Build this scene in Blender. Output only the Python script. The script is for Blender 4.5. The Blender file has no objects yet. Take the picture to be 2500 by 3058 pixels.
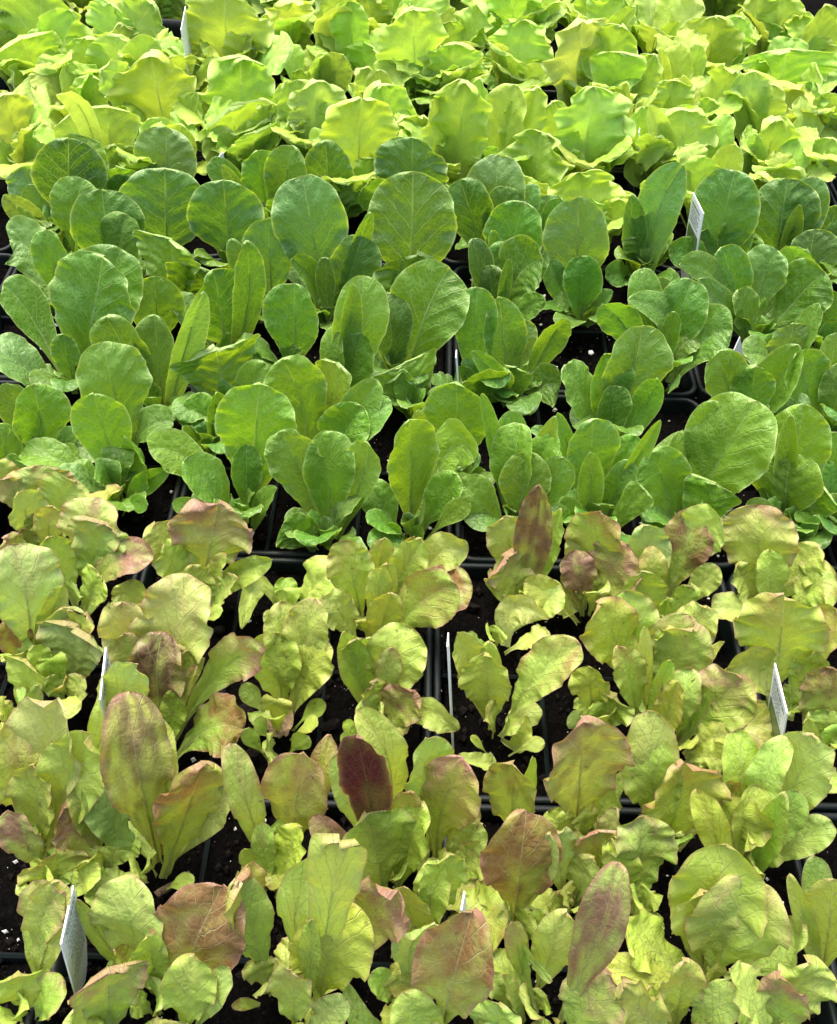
import bpy, math, random
import numpy as np

sc = bpy.context.scene
col = sc.collection
R = math.radians
# ------------------------------------------------------------------ camera
CAM=dict(h=0.42,pitch=50.0,roll=1.5000000000000002,lens=21.9751)
cd = bpy.data.cameras.new('camera'); cam = bpy.data.objects.new('camera', cd); col.objects.link(cam)
cd.sensor_fit = 'VERTICAL'; cd.sensor_height = 24.0; cd.lens = CAM['lens']
cd.clip_start = 0.01; cd.clip_end = 50
cam.location = (0, 0, CAM['h'])
from mathutils import Matrix, Vector
cam.rotation_euler = (Matrix.Rotation(R(90 - CAM['pitch']), 3, 'X') @ Matrix.Rotation(R(CAM['roll']), 3, 'Z')).to_euler()
sc.camera = cam
# ------------------------------------------------------------------ light
SUN_EL, SUN_AZ = 70.0, -25.0          # azimuth measured from the far side (+Y), positive to the right
w = bpy.data.worlds.new('World'); sc.world = w; w.use_nodes = True
nt = w.node_tree; bg = nt.nodes['Background']
sky = nt.nodes.new('ShaderNodeTexSky'); sky.sky_type = 'NISHITA'; sky.sun_disc = False
sky.sun_elevation = R(SUN_EL); sky.sun_rotation = R(SUN_AZ)
sky.air_density = 1.0; sky.dust_density = 6.0; sky.ozone_density = 0.6
nt.links.new(sky.outputs[0], bg.inputs[0]); bg.inputs[1].default_value = 0.15
sd = bpy.data.lights.new('sun', 'SUN'); sun = bpy.data.objects.new('sun', sd); col.objects.link(sun)
sd.energy = 1.4; sd.angle = R(32); sd.color = (1.0, 0.97, 0.9)
dirv = Vector((math.sin(R(SUN_AZ)) * math.cos(R(SUN_EL)), math.cos(R(SUN_AZ)) * math.cos(R(SUN_EL)), math.sin(R(SUN_EL))))
sun.rotation_euler = dirv.to_track_quat('Z', 'Y').to_euler()
sun.location = dirv * 3
sc.view_settings.view_transform = 'Standard'; sc.view_settings.look = 'None'
sc.view_settings.gamma = 1.0; sc.view_settings.exposure = 1.55
sc.view_settings.use_curve_mapping = False
sc.cycles.max_bounces = 4; sc.cycles.diffuse_bounces = 2; sc.cycles.glossy_bounces = 2; sc.cycles.transmission_bounces = 3; sc.cycles.use_adaptive_sampling = True; sc.cycles.adaptive_threshold = .02; sc.cycles.transparent_max_bounces = 4

# ------------------------------------------------------------------ helpers
def link(o, parent=None):
    col.objects.link(o)
    if parent is not None: o.parent = parent
    return o
def mesh(name, verts, faces, mat=None, smooth=True):
    me = bpy.data.meshes.new(name)
    me.from_pydata([tuple(map(float, v)) for v in verts], [], faces)
    if smooth: me.polygons.foreach_set('use_smooth', [True] * len(me.polygons))
    if mat: me.materials.append(mat)
    me.update(); return me
def tag(o, label, cat, group=None, kind=None):
    if label: o['label'] = label
    if cat: o['category'] = cat
    if group: o['group'] = group
    if kind: o['kind'] = kind
    return o
def empty(name, loc):
    e = bpy.data.objects.new(name, None); e.empty_display_size = .01; e.location = loc; col.objects.link(e); return e

class N:
    """tiny node helper"""
    def __init__(s, name):
        s.m = bpy.data.materials.new(name); s.m.use_nodes = True; s.t = s.m.node_tree; s.t.nodes.clear()
        s.out = s.t.nodes.new('ShaderNodeOutputMaterial')
    def n(s, typ, **k):
        x = s.t.nodes.new(typ)
        for a, b in k.items(): setattr(x, a, b)
        return x
    def l(s, a, b): s.t.links.new(a, b)
    def val(s, sock, v):
        if hasattr(v, 'is_linked') or isinstance(v, bpy.types.NodeSocket): s.l(v, sock)
        else: sock.default_value = v
    def math(s, op, a, b=0.0, c=0.0, clamp=False):
        x = s.n('ShaderNodeMath', operation=op, use_clamp=clamp)
        s.val(x.inputs[0], a); s.val(x.inputs[1], b)
        if len(x.inputs) > 2: s.val(x.inputs[2], c)
        return x.outputs[0]
    def noise(s, vec, scale, detail=2, rough=.5):
        x = s.n('ShaderNodeTexNoise'); x.inputs['Scale'].default_value = scale; x.inputs['Detail'].default_value = detail
        x.inputs['Roughness'].default_value = rough
        if vec is not None: s.l(vec, x.inputs['Vector'])
        return x
    def ramp(s, fac, p0, p1, c0=(0, 0, 0, 1), c1=(1, 1, 1, 1)):
        x = s.n('ShaderNodeValToRGB'); e = x.color_ramp.elements
        e[0].position = p0; e[1].position = p1; e[0].color = c0; e[1].color = c1
        s.l(fac, x.inputs[0]); return x.outputs[0]
    def mix(s, fac, a, b, blend='MIX'):
        x = s.n('ShaderNodeMix', data_type='RGBA', blend_type=blend)
        s.val(x.inputs[0], fac); s.val(x.inputs[6], a); s.val(x.inputs[7], b); return x.outputs[2]

def leaf_material(name, vein_col, vein_amt, spots, rough, trans, bump, tint, sheen=.35, rimamt=.5, rimcol=(.45, .60, .22, 1)):
    a = N(name)
    at = a.n('ShaderNodeAttribute', attribute_name='leaf_colour'); c = at.outputs['Color']
    fz = a.n('ShaderNodeAttribute', attribute_name='leaf_flags')       # r: spot amount, g: vein strength
    sp = a.n('ShaderNodeSeparateColor'); a.l(fz.outputs['Color'], sp.inputs[0])
    uv = a.n('ShaderNodeUVMap', uv_map='shape'); cm = a.n('ShaderNodeUVMap', uv_map='cm')
    sx = a.n('ShaderNodeSeparateXYZ'); a.l(uv.outputs[0], sx.inputs[0])
    nz = a.noise(cm.outputs[0], 1.3, 2)
    x = a.math('ABSOLUTE', sx.outputs[0]); v = sx.outputs[1]
    # side veins: sweeping up from the midrib
    wob = a.math('MULTIPLY', a.math('SUBTRACT', nz.outputs[0], .5), .55)
    ph = a.math('ADD', a.math('SUBTRACT', a.math('MULTIPLY', v, 7.0), a.math('MULTIPLY', a.math('POWER', x, .8), 2.6)), wob)
    ph = a.math('ADD', ph, a.math('MULTIPLY', a.math('SIGN', sx.outputs[0]), .23))
    fr = a.math('ABSOLUTE', a.math('SUBTRACT', a.math('FRACT', ph), .5))         # 0.5 at line
    side = a.ramp(fr, .445, .492)
    fade = a.ramp(x, .35, .95, (1, 1, 1, 1), (0, 0, 0, 1))
    side = a.math('MULTIPLY', side, fade)
    # midrib line, narrowing to the tip
    mw = a.math('SUBTRACT', .075, a.math('MULTIPLY', v, .062))
    mid = a.math('SUBTRACT', 1.0, a.math('DIVIDE', x, a.math('MAXIMUM', mw, .006)), clamp=True)
    # fine net
    vo = a.n('ShaderNodeTexVoronoi', feature='DISTANCE_TO_EDGE'); vo.inputs['Scale'].default_value = 3.2
    dv = a.noise(cm.outputs[0], 4.0, 2); 
    dm = a.mix(.12, cm.outputs[0], dv.outputs['Color']); a.l(dm, vo.inputs['Vector'])
    net = a.ramp(vo.outputs[0], .0, .06, (1, 1, 1, 1), (0, 0, 0, 1))
    vs = sp.outputs[1]
    veins = a.math('MAXIMUM', a.math('MULTIPLY', mid, .9), a.math('MAXIMUM', a.math('MULTIPLY', side, .75), a.math('MULTIPLY', net, .32)))
    veins = a.math('MULTIPLY', a.math('MULTIPLY', veins, vs), vein_amt, clamp=True)
    # blotch variation
    big = a.noise(cm.outputs[0], .9, 4, .6)
    k = a.math('ADD', a.math('MULTIPLY', big.outputs[0], .55), .72)
    kk = a.n('ShaderNodeCombineColor'); [a.l(k, kk.inputs[i]) for i in range(3)]
    c1 = a.mix(1.0, c, kk.outputs[0], 'MULTIPLY')
    c2 = a.mix(veins, c1, vein_col)
    if spots:
        sn = a.noise(cm.outputs[0], 9.0, 3, .65)
        s1 = a.ramp(sn.outputs[0], .52, .63)
        c2 = a.mix(a.math('MULTIPLY', a.math('MULTIPLY', s1, sp.outputs[0]), .34, clamp=True), c2, (.19, .085, .03, 1))
        s3 = a.n('ShaderNodeTexVoronoi'); s3.inputs['Scale'].default_value = .85; a.l(cm.outputs[0], s3.inputs['Vector'])
        dot = a.ramp(s3.outputs['Distance'], .05, .085, (1, 1, 1, 1), (0, 0, 0, 1))
        c2 = a.mix(a.math('MULTIPLY', dot, .5), c2, (.08, .05, .02, 1))
    # pale rim
    ed = a.n('ShaderNodeSeparateXYZ'); eu = a.n('ShaderNodeUVMap', uv_map='edge'); a.l(eu.outputs[0], ed.inputs[0])
    rim = a.math('MAXIMUM', a.ramp(a.math('ABSOLUTE', ed.outputs[0]), .945, .985), a.ramp(ed.outputs[1], .978, .995))
    c2 = a.mix(a.math('MULTIPLY', rim, rimamt), c2, rimcol)
    # bump
    h = a.math('ADD', a.math('MULTIPLY', a.math('MAXIMUM', side, a.math('MULTIPLY', mid, .3)), -.35), a.math('MULTIPLY', a.ramp(vo.outputs[0], 0, .5), .35))
    fn = a.noise(cm.outputs[0], 14.0, 2); h = a.math('ADD', h, a.math('MULTIPLY', fn.outputs[0], .25))
    bp = a.n('ShaderNodeBump'); bp.inputs['Strength'].default_value = bump; bp.inputs['Distance'].default_value = .0012
    a.l(h, bp.inputs['Height'])
    pr = a.n('ShaderNodeBsdfPrincipled'); a.l(c2, pr.inputs['Base Color']); pr.inputs['Roughness'].default_value = rough
    pr.inputs['Specular IOR Level'].default_value = sheen
    a.l(bp.outputs[0], pr.inputs['Normal'])
    tr = a.n('ShaderNodeBsdfTranslucent'); a.l(a.mix(1.0, c2, tint, 'MULTIPLY'), tr.inputs[0]); a.l(bp.outputs[0], tr.inputs['Normal'])
    mx = a.n('ShaderNodeMixShader'); mx.inputs[0].default_value = trans
    a.l(pr.outputs[0], mx.inputs[1]); a.l(tr.outputs[0], mx.inputs[2]); a.l(mx.outputs[0], a.out.inputs[0])
    return a.m

M = {}
M['romaine'] = leaf_material('romaine_leaf', (.40, .55, .22, 1), .75, False, .36, .36, .9, (1.75, 1.5, .35, 1), .48)
M['butter'] = leaf_material('butter_lettuce_leaf', (.70, .76, .42, 1), .40, False, .5, .36, .5, (1.25, 1.2, .55, 1), .3)
M['red'] = leaf_material('red_lettuce_leaf', (.58, .58, .30, 1), .5, True, .42, .30, .7, (1.4, 1.25, .5, 1), .4, .35, (.36, .20, .13, 1))

def plain(name, colr, rough=.5, spec=.5, bump=0, bscale=200, var=0):
    a = N(name); pr = a.n('ShaderNodeBsdfPrincipled'); pr.inputs['Roughness'].default_value = rough
    pr.inputs['Specular IOR Level'].default_value = spec
    tc = a.n('ShaderNodeTexCoord')
    if var or bump:
        nz = a.noise(tc.outputs['Object'], bscale, 5, .65)
    if var:
        a.l(a.ramp(nz.outputs[0], .3, .7, tuple(x * (1 - var) for x in colr[:3]) + (1,), tuple(min(1, x * (1 + var)) for x in colr[:3]) + (1,)), pr.inputs['Base Color'])
    else: pr.inputs['Base Color'].default_value = (*colr[:3], 1)
    if bump:
        b = a.n('ShaderNodeBump'); b.inputs['Strength'].default_value = bump; b.inputs['Distance'].default_value = .002
        a.l(nz.outputs[0], b.inputs['Height']); a.l(b.outputs[0], pr.inputs['Normal'])
    a.l(pr.outputs[0], a.out.inputs[0]); return a.m
def rib_material(name, c):
    a = N(name); pr = a.n('ShaderNodeBsdfPrincipled'); pr.inputs['Base Color'].default_value = (*c, 1); pr.inputs['Roughness'].default_value = .4
    tr = a.n('ShaderNodeBsdfTranslucent'); tr.inputs[0].default_value = (*[min(1, x * 1.6) for x in c], 1)
    mx = a.n('ShaderNodeMixShader'); mx.inputs[0].default_value = .6
    a.l(pr.outputs[0], mx.inputs[1]); a.l(tr.outputs[0], mx.inputs[2]); a.l(mx.outputs[0], a.out.inputs[0]); return a.m
M['midrib'] = {'romaine': rib_material('romaine_rib', (.30, .42, .14)), 'butter': rib_material('butter_rib', (.58, .66, .28)), 'red': rib_material('red_rib', (.46, .48, .19))}
M['plastic'] = plain('black_green_plastic', (.0045, .0075, .007), .5, .16, .15, 90, .4)
M['soil'] = plain('potting_soil', (.0024, .0021, .0018), 1.0, .03, 1.0, 420, .75)
M['perlite'] = plain('perlite', (.62, .60, .55), .9, .2, .8, 900, .25)
M['bark'] = plain('bark', (.0085, .0066, .0055), .95, .08, 1.0, 500, .6)
M['twig'] = plain('twig', (.13, .09, .05), .85, .3, 1.0, 500, .5)
M['dry'] = plain('dry_leaf', (.24, .17, .09), .8, .2, .8, 400, .5)
M['tag'] = plain('white_tag_plastic', (.82, .84, .83), .4, .5, 0, 120, .10)
M['ink'] = plain('tag_ink', (.18, .21, .23), .6, .3)
M['greytag'] = plain('grey_tag_plastic', (.30, .32, .31), .45, .5)
M['print'] = plain('tag_picture_print', (.10, .17, .05), .4, .5, 0, 700, .7)
M['bench'] = plain('bench_cloth', (.10, .10, .105), .9, .2, .5, 60, .35)

# ------------------------------------------------------------------ structure
def sheet(name, x0, x1, y0, y1, z, mat):
    o = link(bpy.data.objects.new(name, mesh(name, [(x0, y0, z), (x1, y0, z), (x1, y1, z), (x0, y1, z)], [(0, 1, 2, 3)], mat, False)))
    o['kind'] = 'structure'; return o
sheet('bench_top', -6, 6, -4, 12, -.062, M['bench'])

rng = np.random.default_rng(11)
def vnoise(u, v, nu, nv, rg):
    g = rg.uniform(-1, 1, (nu + 2, nv + 2))
    x = np.clip(u, 0, 1) * nu; y = np.clip(v, 0, 1) * nv
    i = np.minimum(x.astype(int), nu - 1 if nu > 0 else 0); j = np.minimum(y.astype(int), nv - 1 if nv > 0 else 0)
    fx = x - i; fy = y - j; fx = fx * fx * (3 - 2 * fx); fy = fy * fy * (3 - 2 * fy)
    return (g[i, j] * (1 - fx) + g[i + 1, j] * fx) * (1 - fy) + (g[i, j + 1] * (1 - fx) + g[i + 1, j + 1] * fx) * fy

# ---- seedling trays: six-cell packs (three across, two deep)
TW, TD, PX, PY = .1597, .1374, .1605, .1383
def tray_parts():
    r = .011; pts = []
    hx, hy = TW / 2, TD / 2
    for cx, cy, a0 in ((hx - r, hy - r, 0), (-hx + r, hy - r, 90), (-hx + r, -hy + r, 180), (hx - r, -hy + r, 270)):
        for k in range(7):
            a = R(a0 + 15 * k); pts.append((cx, cy, math.cos(a), math.sin(a), r))
    prof = [(.0, -.012), (.0, .0035), (-.0003, .0044), (-.001, .005), (-.0026, .005), (-.0033, .0044), (-.0037, .003), (-.006, -.045)]
    vs, fs = [], []
    n = len(pts)
    for cx, cy, dx, dy, rr in pts:
        for po, pz in prof:
            vs.append((cx + dx * (rr + po), cy + dy * (rr + po), pz))
    m = len(prof)
    for i in range(n):
        for j in range(m - 1):
            a, b = i * m + j, ((i + 1) % n) * m + j
            fs.append((a, b, b + 1, a + 1))
    rim = mesh('rim', vs, fs, M['plastic'])
    def wall(length):
        prof = [(-.0022, -.045), (-.0011, -.0005), (0, .0006), (.0011, -.0005), (.0022, -.045)]
        vs = [(s * length / 2, p, z) for s in (-1, 1) for p, z in prof]
        fs = [(j, j + 1, j + 6, j + 5) for j in range(4)] + [(0, 1, 2, 3, 4), (9, 8, 7, 6, 5)]
        return mesh('cell_divider', vs, fs, M['plastic'], False)
    return rim, wall(TW - .0085), wall((TD - .009) / 2)
rim_me, div_x, div_y = tray_parts()
CW, CD = (TW - .009) / 3 - .0024, (TD - .009) / 2 - .0024
soils = []
for k in range(4):
    n = 40; u, v = np.meshgrid(np.linspace(0, 1, n), np.linspace(0, 1, n), indexing='ij')
    z = vnoise(u, v, 4, 4, rng) * .0016 + vnoise(u, v, 13, 13, rng) * .0013 + vnoise(u, v, 38, 38, rng) * .0011 - .0045
    vs = np.stack([(u - .5) * CW, (v - .5) * CD, z], -1).reshape(-1, 3)
    fs = [(i * n + j, (i + 1) * n + j, (i + 1) * n + j + 1, i * n + j + 1) for i in range(n - 1) for j in range(n - 1)]
    soils.append(mesh('soil', vs, fs, M['soil']))
ROWS = [('front', .1065, .0140, (-2, -1, 0, 1)), ('second', .2447, .0095, (-2, -1, 0, 1)), ('third', .3830, .0205, (-3, -2, -1, 0, 1)),
        ('fourth', .5215, .0205, (-3, -2, -1, 0, 1, 2)), ('fifth', .6600, .012, (-3, -2, -1, 0, 1, 2)), ('sixth', .7985, .012, (-3, -2, -1, 0, 1, 2))]
POSN = {3: ('left', 'middle', 'right'), 4: ('far left', 'left middle', 'right middle', 'far right'), 5: ('far left', 'left', 'middle', 'right', 'far right'),
        6: ('far left', 'second', 'third', 'fourth', 'fifth', 'far right')}
CROP = {'front': 'red lettuce', 'second': 'red lettuce', 'third': 'romaine', 'fourth': 'romaine', 'fifth': 'romaine and pale lettuce', 'sixth': 'pale lettuce'}
for rn, cy, x0, ks in ROWS:
    for q, k in enumerate(ks):
        t = empty('seedling_tray', (x0 - PX / 2 + (k + 1) * PX - PX * 0, cy, 0)); t.rotation_euler.z = R(random.Random(k * 7 + int(cy * 100)).uniform(-.5, .5))
        t.location.x = x0 + k * PX + PX / 2
        tag(t, 'black plastic cell tray of %s, %s tray of the %s row' % (CROP[rn], POSN[len(ks)][q], rn), 'seedling tray', 'black cell trays set edge to edge')
        link(bpy.data.objects.new('rim', rim_me), t)
        link(bpy.data.objects.new('cell_divider', div_x), t)
        for i in (-1, 1):
            for s in (-1, 1):
                d = link(bpy.data.objects.new('cell_divider', div_y), t); d.rotation_euler.z = R(90)
                d.location = (i * (TW - .009) / 6, s * (TD - .009) / 4, -.0006)
        for i in (-1, 0, 1):
            for j in (-.5, .5):
                s = link(bpy.data.objects.new('soil', soils[(i + q + (1 if j > 0 else 0)) % 4]), t)
                s.location = (i * (TW - .009) / 3, j * (TD - .009) / 2, 0)
# loose soil between the far pots, under the thick lettuce
n = 60; u, v = np.meshgrid(np.linspace(0, 1, n), np.linspace(0, 1, n), indexing='ij')
z = vnoise(u, v, 50, 40, rng) * .002 - .004
fl = link(bpy.data.objects.new('far_soil_bed', mesh('far_soil_bed', np.stack([u * 1.3 - .75, v * .42 + .87, z], -1).reshape(-1, 3),
    [(i * n + j, (i + 1) * n + j, (i + 1) * n + j + 1, i * n + j + 1) for i in range(n - 1) for j in range(n - 1)], M['soil'])))
fl['kind'] = 'structure'

# ------------------------------------------------------------------ leaves
SH = {  # widest point, tip power, base width, petiole end, taper power
 'o': (.61, 2.3, .27, .10, .74), 'r': (.61, 2.15, .20, .20, .62), 'n': (.55, 1.9, .34, .0, .9),
 'f': (.86, 4.5, .16, .05, .95), 'l': (.63, 2.4, .28, .04, .72), 'c': (.70, 2.0, .12, .30, .9)}
COL = {
 'romaine': dict(b=(.100, .236, .024), y=(.24, .42, .028), p=(.24, .40, .15), d=(.035, .095, .014), g=(.105, .215, .07)),  # y: yellow tone, in the nearer rows also transmitted light painted into the colour
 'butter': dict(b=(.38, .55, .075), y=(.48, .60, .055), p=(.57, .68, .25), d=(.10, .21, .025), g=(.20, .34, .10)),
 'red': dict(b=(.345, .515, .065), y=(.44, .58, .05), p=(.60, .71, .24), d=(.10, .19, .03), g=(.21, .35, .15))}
def nrm(a): return a / np.maximum(np.linalg.norm(a, axis=-1, keepdims=True), 1e-9)

def build_leaf(parent, kind, s, B, C_, T, Rn, w, ex, seed, small=False, name='leaf'):
    rg = np.random.default_rng(seed)
    vm, p, b, pe, q = SH[s]
    if kind == 'red' and s in 'or': vm, p, b, pe, q = (.70, 2.2, .15, .12, .95) if s == 'o' else (.68, 2.15, .13, .20, .85)
    if kind == 'romaine' and s in 'or': vm, p, b, pe, q = (.66, 2.3, .22, .12, .85) if s == 'o' else (.64, 2.15, .17, .22, .70)
    if s == 'c': kind_c = kind
    L = np.linalg.norm(C_ - B) * .5 + np.linalg.norm(T - C_) * .5
    px = w / .042
    nv = int(np.clip(20 + 28 * px, 16, 54) * (1.35 if kind == 'red' else 1)); nu = int(np.clip(9 + 12 * px, 9, 23)) | 1
    if small or s == 'c': nv, nu = 16, 9
    sN = np.linspace(0, 1, nv + 1); v = 1 - (1 - sN) ** 1.35
    vv = v[:, None]
    mid = (1 - vv) ** 2 * B + 2 * vv * (1 - vv) * C_ + vv ** 2 * T
    tan = nrm(np.gradient(mid, axis=0))
    nr = nrm(Rn[None] - tan * (tan @ Rn)[:, None])
    side = np.cross(tan, nr)
    curl = ex.get('c', (rg.uniform(-5, 52) if kind == 'red' else rg.uniform(0, 40) if kind == 'romaine' else rg.uniform(-10, 25)) if s in 'orl' else 0)
    if curl:
        d = np.diff(mid, axis=0)
        ang = R(curl) * np.clip((v[1:] - .6) / .4, 0, 1) ** 1.3
        ax = side[1:]
        d2 = d * np.cos(ang)[:, None] + np.cross(ax, d) * -np.sin(ang)[:, None]
        mid = np.vstack([mid[:1], mid[:1] + np.cumsum(d2, 0)])
        tan = nrm(np.gradient(mid, axis=0)); nr = nrm(nr - tan * np.sum(tan * nr, 1)[:, None]); side = np.cross(tan, nr)
    # outline
    tt = np.clip((v - pe) / (vm - pe), 0, 1); up = tt ** q; up = up * up * (3 - 2 * up) * .5 + up * .5
    if s == 'f': up = tt ** q
    lo = b + (1 - b) * up
    hi = np.clip(1 - np.clip((v - vm) / (1 - vm), 0, 1) ** p, 0, 1) ** (1 / p)
    h = lo * hi
    hl = []
    rough = {'romaine': (.035, .030), 'butter': (.06, .02), 'red': (.035, .034)}[kind]
    if s == 'c': rough = (.02, 0)
    for sd_ in (0, 1):
        lob = vnoise(v, v * 0, 4, 1, rg) * rough[0] * 1.2
        if s == 'l':
            f = rg.uniform(3.2, 5.2); lob += .045 * np.sin(2 * np.pi * (f * v ** 1.2 + rg.uniform())) * np.clip(v * 3, 0, 1) + vnoise(v, v * 0, 8, 1, rg) * .17
        f = rg.uniform(11, 15) * min(1.0, .6 + px * .4) * (1.6 if kind == 'red' else 1)
        saw = np.abs(((f * v + rg.uniform()) % 1) - .5) * 2 - .5
        th = saw * rough[1] * 1.5 * (1.4 - v if kind == 'romaine' else 1) * (.6 + .4 * vnoise(v, v * 0, 9, 1, rg))
        if small: th = th * .3
        th = th * np.clip((.93 - v) * 5, .12, 1)
        hl.append(np.clip(h * (1 + lob + th * np.clip(v * 4 - .6, 0, 1)), .004, 1.35))
    u = np.linspace(-1, 1, nu); U = np.broadcast_to(u[None], (nv + 1, nu)); V = np.broadcast_to(vv, (nv + 1, nu))
    H = np.where(U < 0, hl[0][:, None], hl[1][:, None])
    X = U * H                                   # -1..1 in half widths
    hw = w / 2
    cup = ex.get('u', {'o': .19, 'r': .17, 'n': .30, 'f': .12, 'l': .08, 'c': .06}[s] * rg.uniform(.2, 2.0))
    zz = cup * np.abs(X) ** 1.45 * hw
    # quilted blade between side veins
    Nq = 7.0; phq = Nq * V - 2.6 * np.abs(X) ** .8 + np.sign(X) * .23
    qa = {'romaine': .045, 'butter': .03, 'red': .036}[kind] * (0 if s == 'c' else 1)
    zz = zz + qa * hw * np.abs(np.cos(np.pi * phq)) * np.clip(np.abs(X) * 4, 0, 1) * np.clip(1.05 - np.abs(U), 0, 1) * 2
    zz = zz - .02 * hw * np.exp(-(X / .07) ** 2)
    zz = zz + vnoise((U + 1) / 2, V, 3, 4, rg) * ((.07 if ex.get('z') else .16) if s == 'l' else (.11 if kind == 'red' else .08)) * hw + vnoise((U + 1) / 2, V, 7, 10, rg) * .028 * hw
    ra = {'romaine': .06, 'butter': .095, 'red': .15}[kind] * (1.7 if s == 'l' else .25 if s == 'c' else 1) * rg.uniform(.6, 1.4) * (.5 if ex.get('z') else 1)
    fq = rg.uniform(2.4, 4.6) if s != 'l' else rg.uniform(3.0, 4.8)
    for sgn in (-1, 1):
        m_ = (U * sgn > 0) * np.abs(U) ** 2.6
        zz = zz + m_ * ra * hw * (np.sin(2 * np.pi * (fq * V + rg.uniform())) + .5 * np.sin(2 * np.pi * (fq * 2.3 * V + rg.uniform()))) * np.clip(V * 3 - .4, 0, 1)
    if s in 'lf':  # wavy top rim
        zz = zz + np.clip(V - .7, 0, 1) ** 1.5 * 4 * ra * hw * np.sin(2 * np.pi * (rg.uniform(1, 2) * U + rg.uniform()))
    tw = R(rg.uniform(-26, 26)) * np.clip(V, 0, 1)
    cx, sx = np.cos(tw), np.sin(tw)
    lx = X * hw * cx - zz * sx; lz = X * hw * sx + zz * cx
    # top rim points of broad leaves swing along the blade so that the tip is not pinched
    top = np.clip((V - .5) / .5, 0, 1)
    irr = vnoise((X + 1.2) / 2.4, V * 0, 7, 1, rg) * .018 * L * top * (2.6 if s in 'lf' else 1)
    Pn = mid[:, None] + side[:, None] * lx[..., None] + nr[:, None] * lz[..., None] + tan[:, None] * irr[..., None]
    Pn[..., 2] = np.maximum(Pn[..., 2], .0008)
    verts = Pn.reshape(-1, 3)
    ii, jj = np.meshgrid(np.arange(nv), np.arange(nu - 1), indexing='ij')
    a = (ii * nu + jj).ravel(); quads = np.stack([a, a + 1, a + nu + 1, a + nu], 1)
    me = bpy.data.meshes.new(name)
    me.vertices.add(len(verts)); me.vertices.foreach_set('co', verts.astype('f4').ravel())
    me.loops.add(quads.size); me.loops.foreach_set('vertex_index', quads.astype('i4').ravel())
    me.polygons.add(len(quads)); me.polygons.foreach_set('loop_start', np.arange(0, quads.size, 4, dtype='i4'))
    me.polygons.foreach_set('loop_total', np.full(len(quads), 4, 'i4'))
    me.polygons.foreach_set('use_smooth', np.ones(len(quads), bool))
    me.update()
    # leaf colour; for romaine, y also carries painted light shining through
    K = COL[kind]; base = np.array(K['b'])
    c = np.broadcast_to(base, (nv + 1, nu, 3)).copy()
    def to(colr, amt):
        nonlocal c
        amt = np.clip(amt, 0, 1)
        amt = amt[..., None] if isinstance(amt, np.ndarray) else amt
        c = c * (1 - amt) + np.array(colr) * amt
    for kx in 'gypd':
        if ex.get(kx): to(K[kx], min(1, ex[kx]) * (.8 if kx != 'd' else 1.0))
    c = c * np.array([1 + rg.uniform(-.14, .14), 1 + rg.uniform(-.09, .09), 1 + rg.uniform(-.2, .2)])
    edge = np.clip(np.maximum(np.abs(U) ** 3, ((V - .3) / .7).clip(0, 1) ** 2), 0, 1)
    nb = vnoise((U + 1) / 2, V, 4, 5, rg); nf = vnoise((U + 1) / 2, V, 9, 13, rg)
    if kind == 'red':
        r = ex.get('r', .08 + .12 * rg.uniform())
        to((.60, .68, .16), np.clip(1 - edge * 1.3, 0, 1) * np.clip(V * 3, 0, 1) * rg.uniform(.05, .55))
        cov = float(np.clip((r - .55) / .35, 0, 1)) * .8
        m_ = np.clip(r * 1.45 * ((.25 + .75 * edge) * (1 - cov) + cov) * np.clip(V * 2.1 - .6 + .5 * cov, 0, 1) + (nb * .30 + nf * .15) * min(r * 1.3, .5), 0, 1)
        m_ = np.clip(m_ * (.82 + .38 * nb + .30 * nf), 0, 1)
        rc = np.array((.33, .165, .065)) if rg.uniform() < .5 else np.array((.37, .185, .135))
        rc = rc * (1 - .45 * np.clip((r - .55) / .4, 0, 1))
        if ex.get('k'): rc = np.array((.055, .007, .020)); m_ = np.clip(V * 6 - .6, 0, 1) * (.9 + .1 * nb)
        to(rc, m_ * (1.08 if ex.get('k') else .95))
        to(np.array((.27, .12, .09)), np.clip(np.abs(U) ** 14 + np.clip((V - .965) * 30, 0, 1), 0, 1) * (.15 + .5 * min(1, r * 1.3)))
        if ex.get('m'): to((.075, .045, .018), np.clip(nf * 1.5 + .35, 0, 1) * np.clip(V * 3 - .4, 0, 1) * ex['m'] * .85)
        low = np.clip(1 - V * 3, 0, 1); to((.42, .47, .17), low * .6)
    else:
        low = np.clip(1 - V * 2.6, 0, 1)
        to((.30, .42, .12) if kind == 'romaine' else (.50, .60, .20), low * .5)
        rimm = np.clip(np.abs(U) ** 16 + np.clip((V - .975) * 40, 0, 1), 0, 1)
        to((.30, .43, .10) if kind == 'romaine' else (.62, .70, .20), rimm * .55)
        c = c * (1 + .10 * nb[..., None])
    ca = me.color_attributes.new('leaf_colour', 'FLOAT_COLOR', 'POINT')
    ca.data.foreach_set('color', np.concatenate([np.clip(c, 0, .9), np.ones((nv + 1, nu, 1))], -1).astype('f4').ravel())
    fa = me.color_attributes.new('leaf_flags', 'FLOAT_COLOR', 'POINT')
    spv = min(1, .15 + ex.get('r', .1) * .8 + ex.get('m', 0) * .5 + ex.get('s', 0)); vsv = rg.uniform(.55, 1.1) if s != 'c' else .25
    if ex.get('k'): spv, vsv = 0., .22
    fa.data.foreach_set('color', np.broadcast_to(np.array([spv, vsv, 0, 1], 'f4'), ((nv + 1) * nu, 4)).astype('f4').ravel())
    arc = np.concatenate([[0], np.cumsum(np.linalg.norm(np.diff(mid, axis=0), axis=1))])
    vi = quads.ravel()
    u1 = np.stack([X.ravel(), V.ravel()], 1)[vi]
    off = rg.uniform(0, 40, 2)
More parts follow.
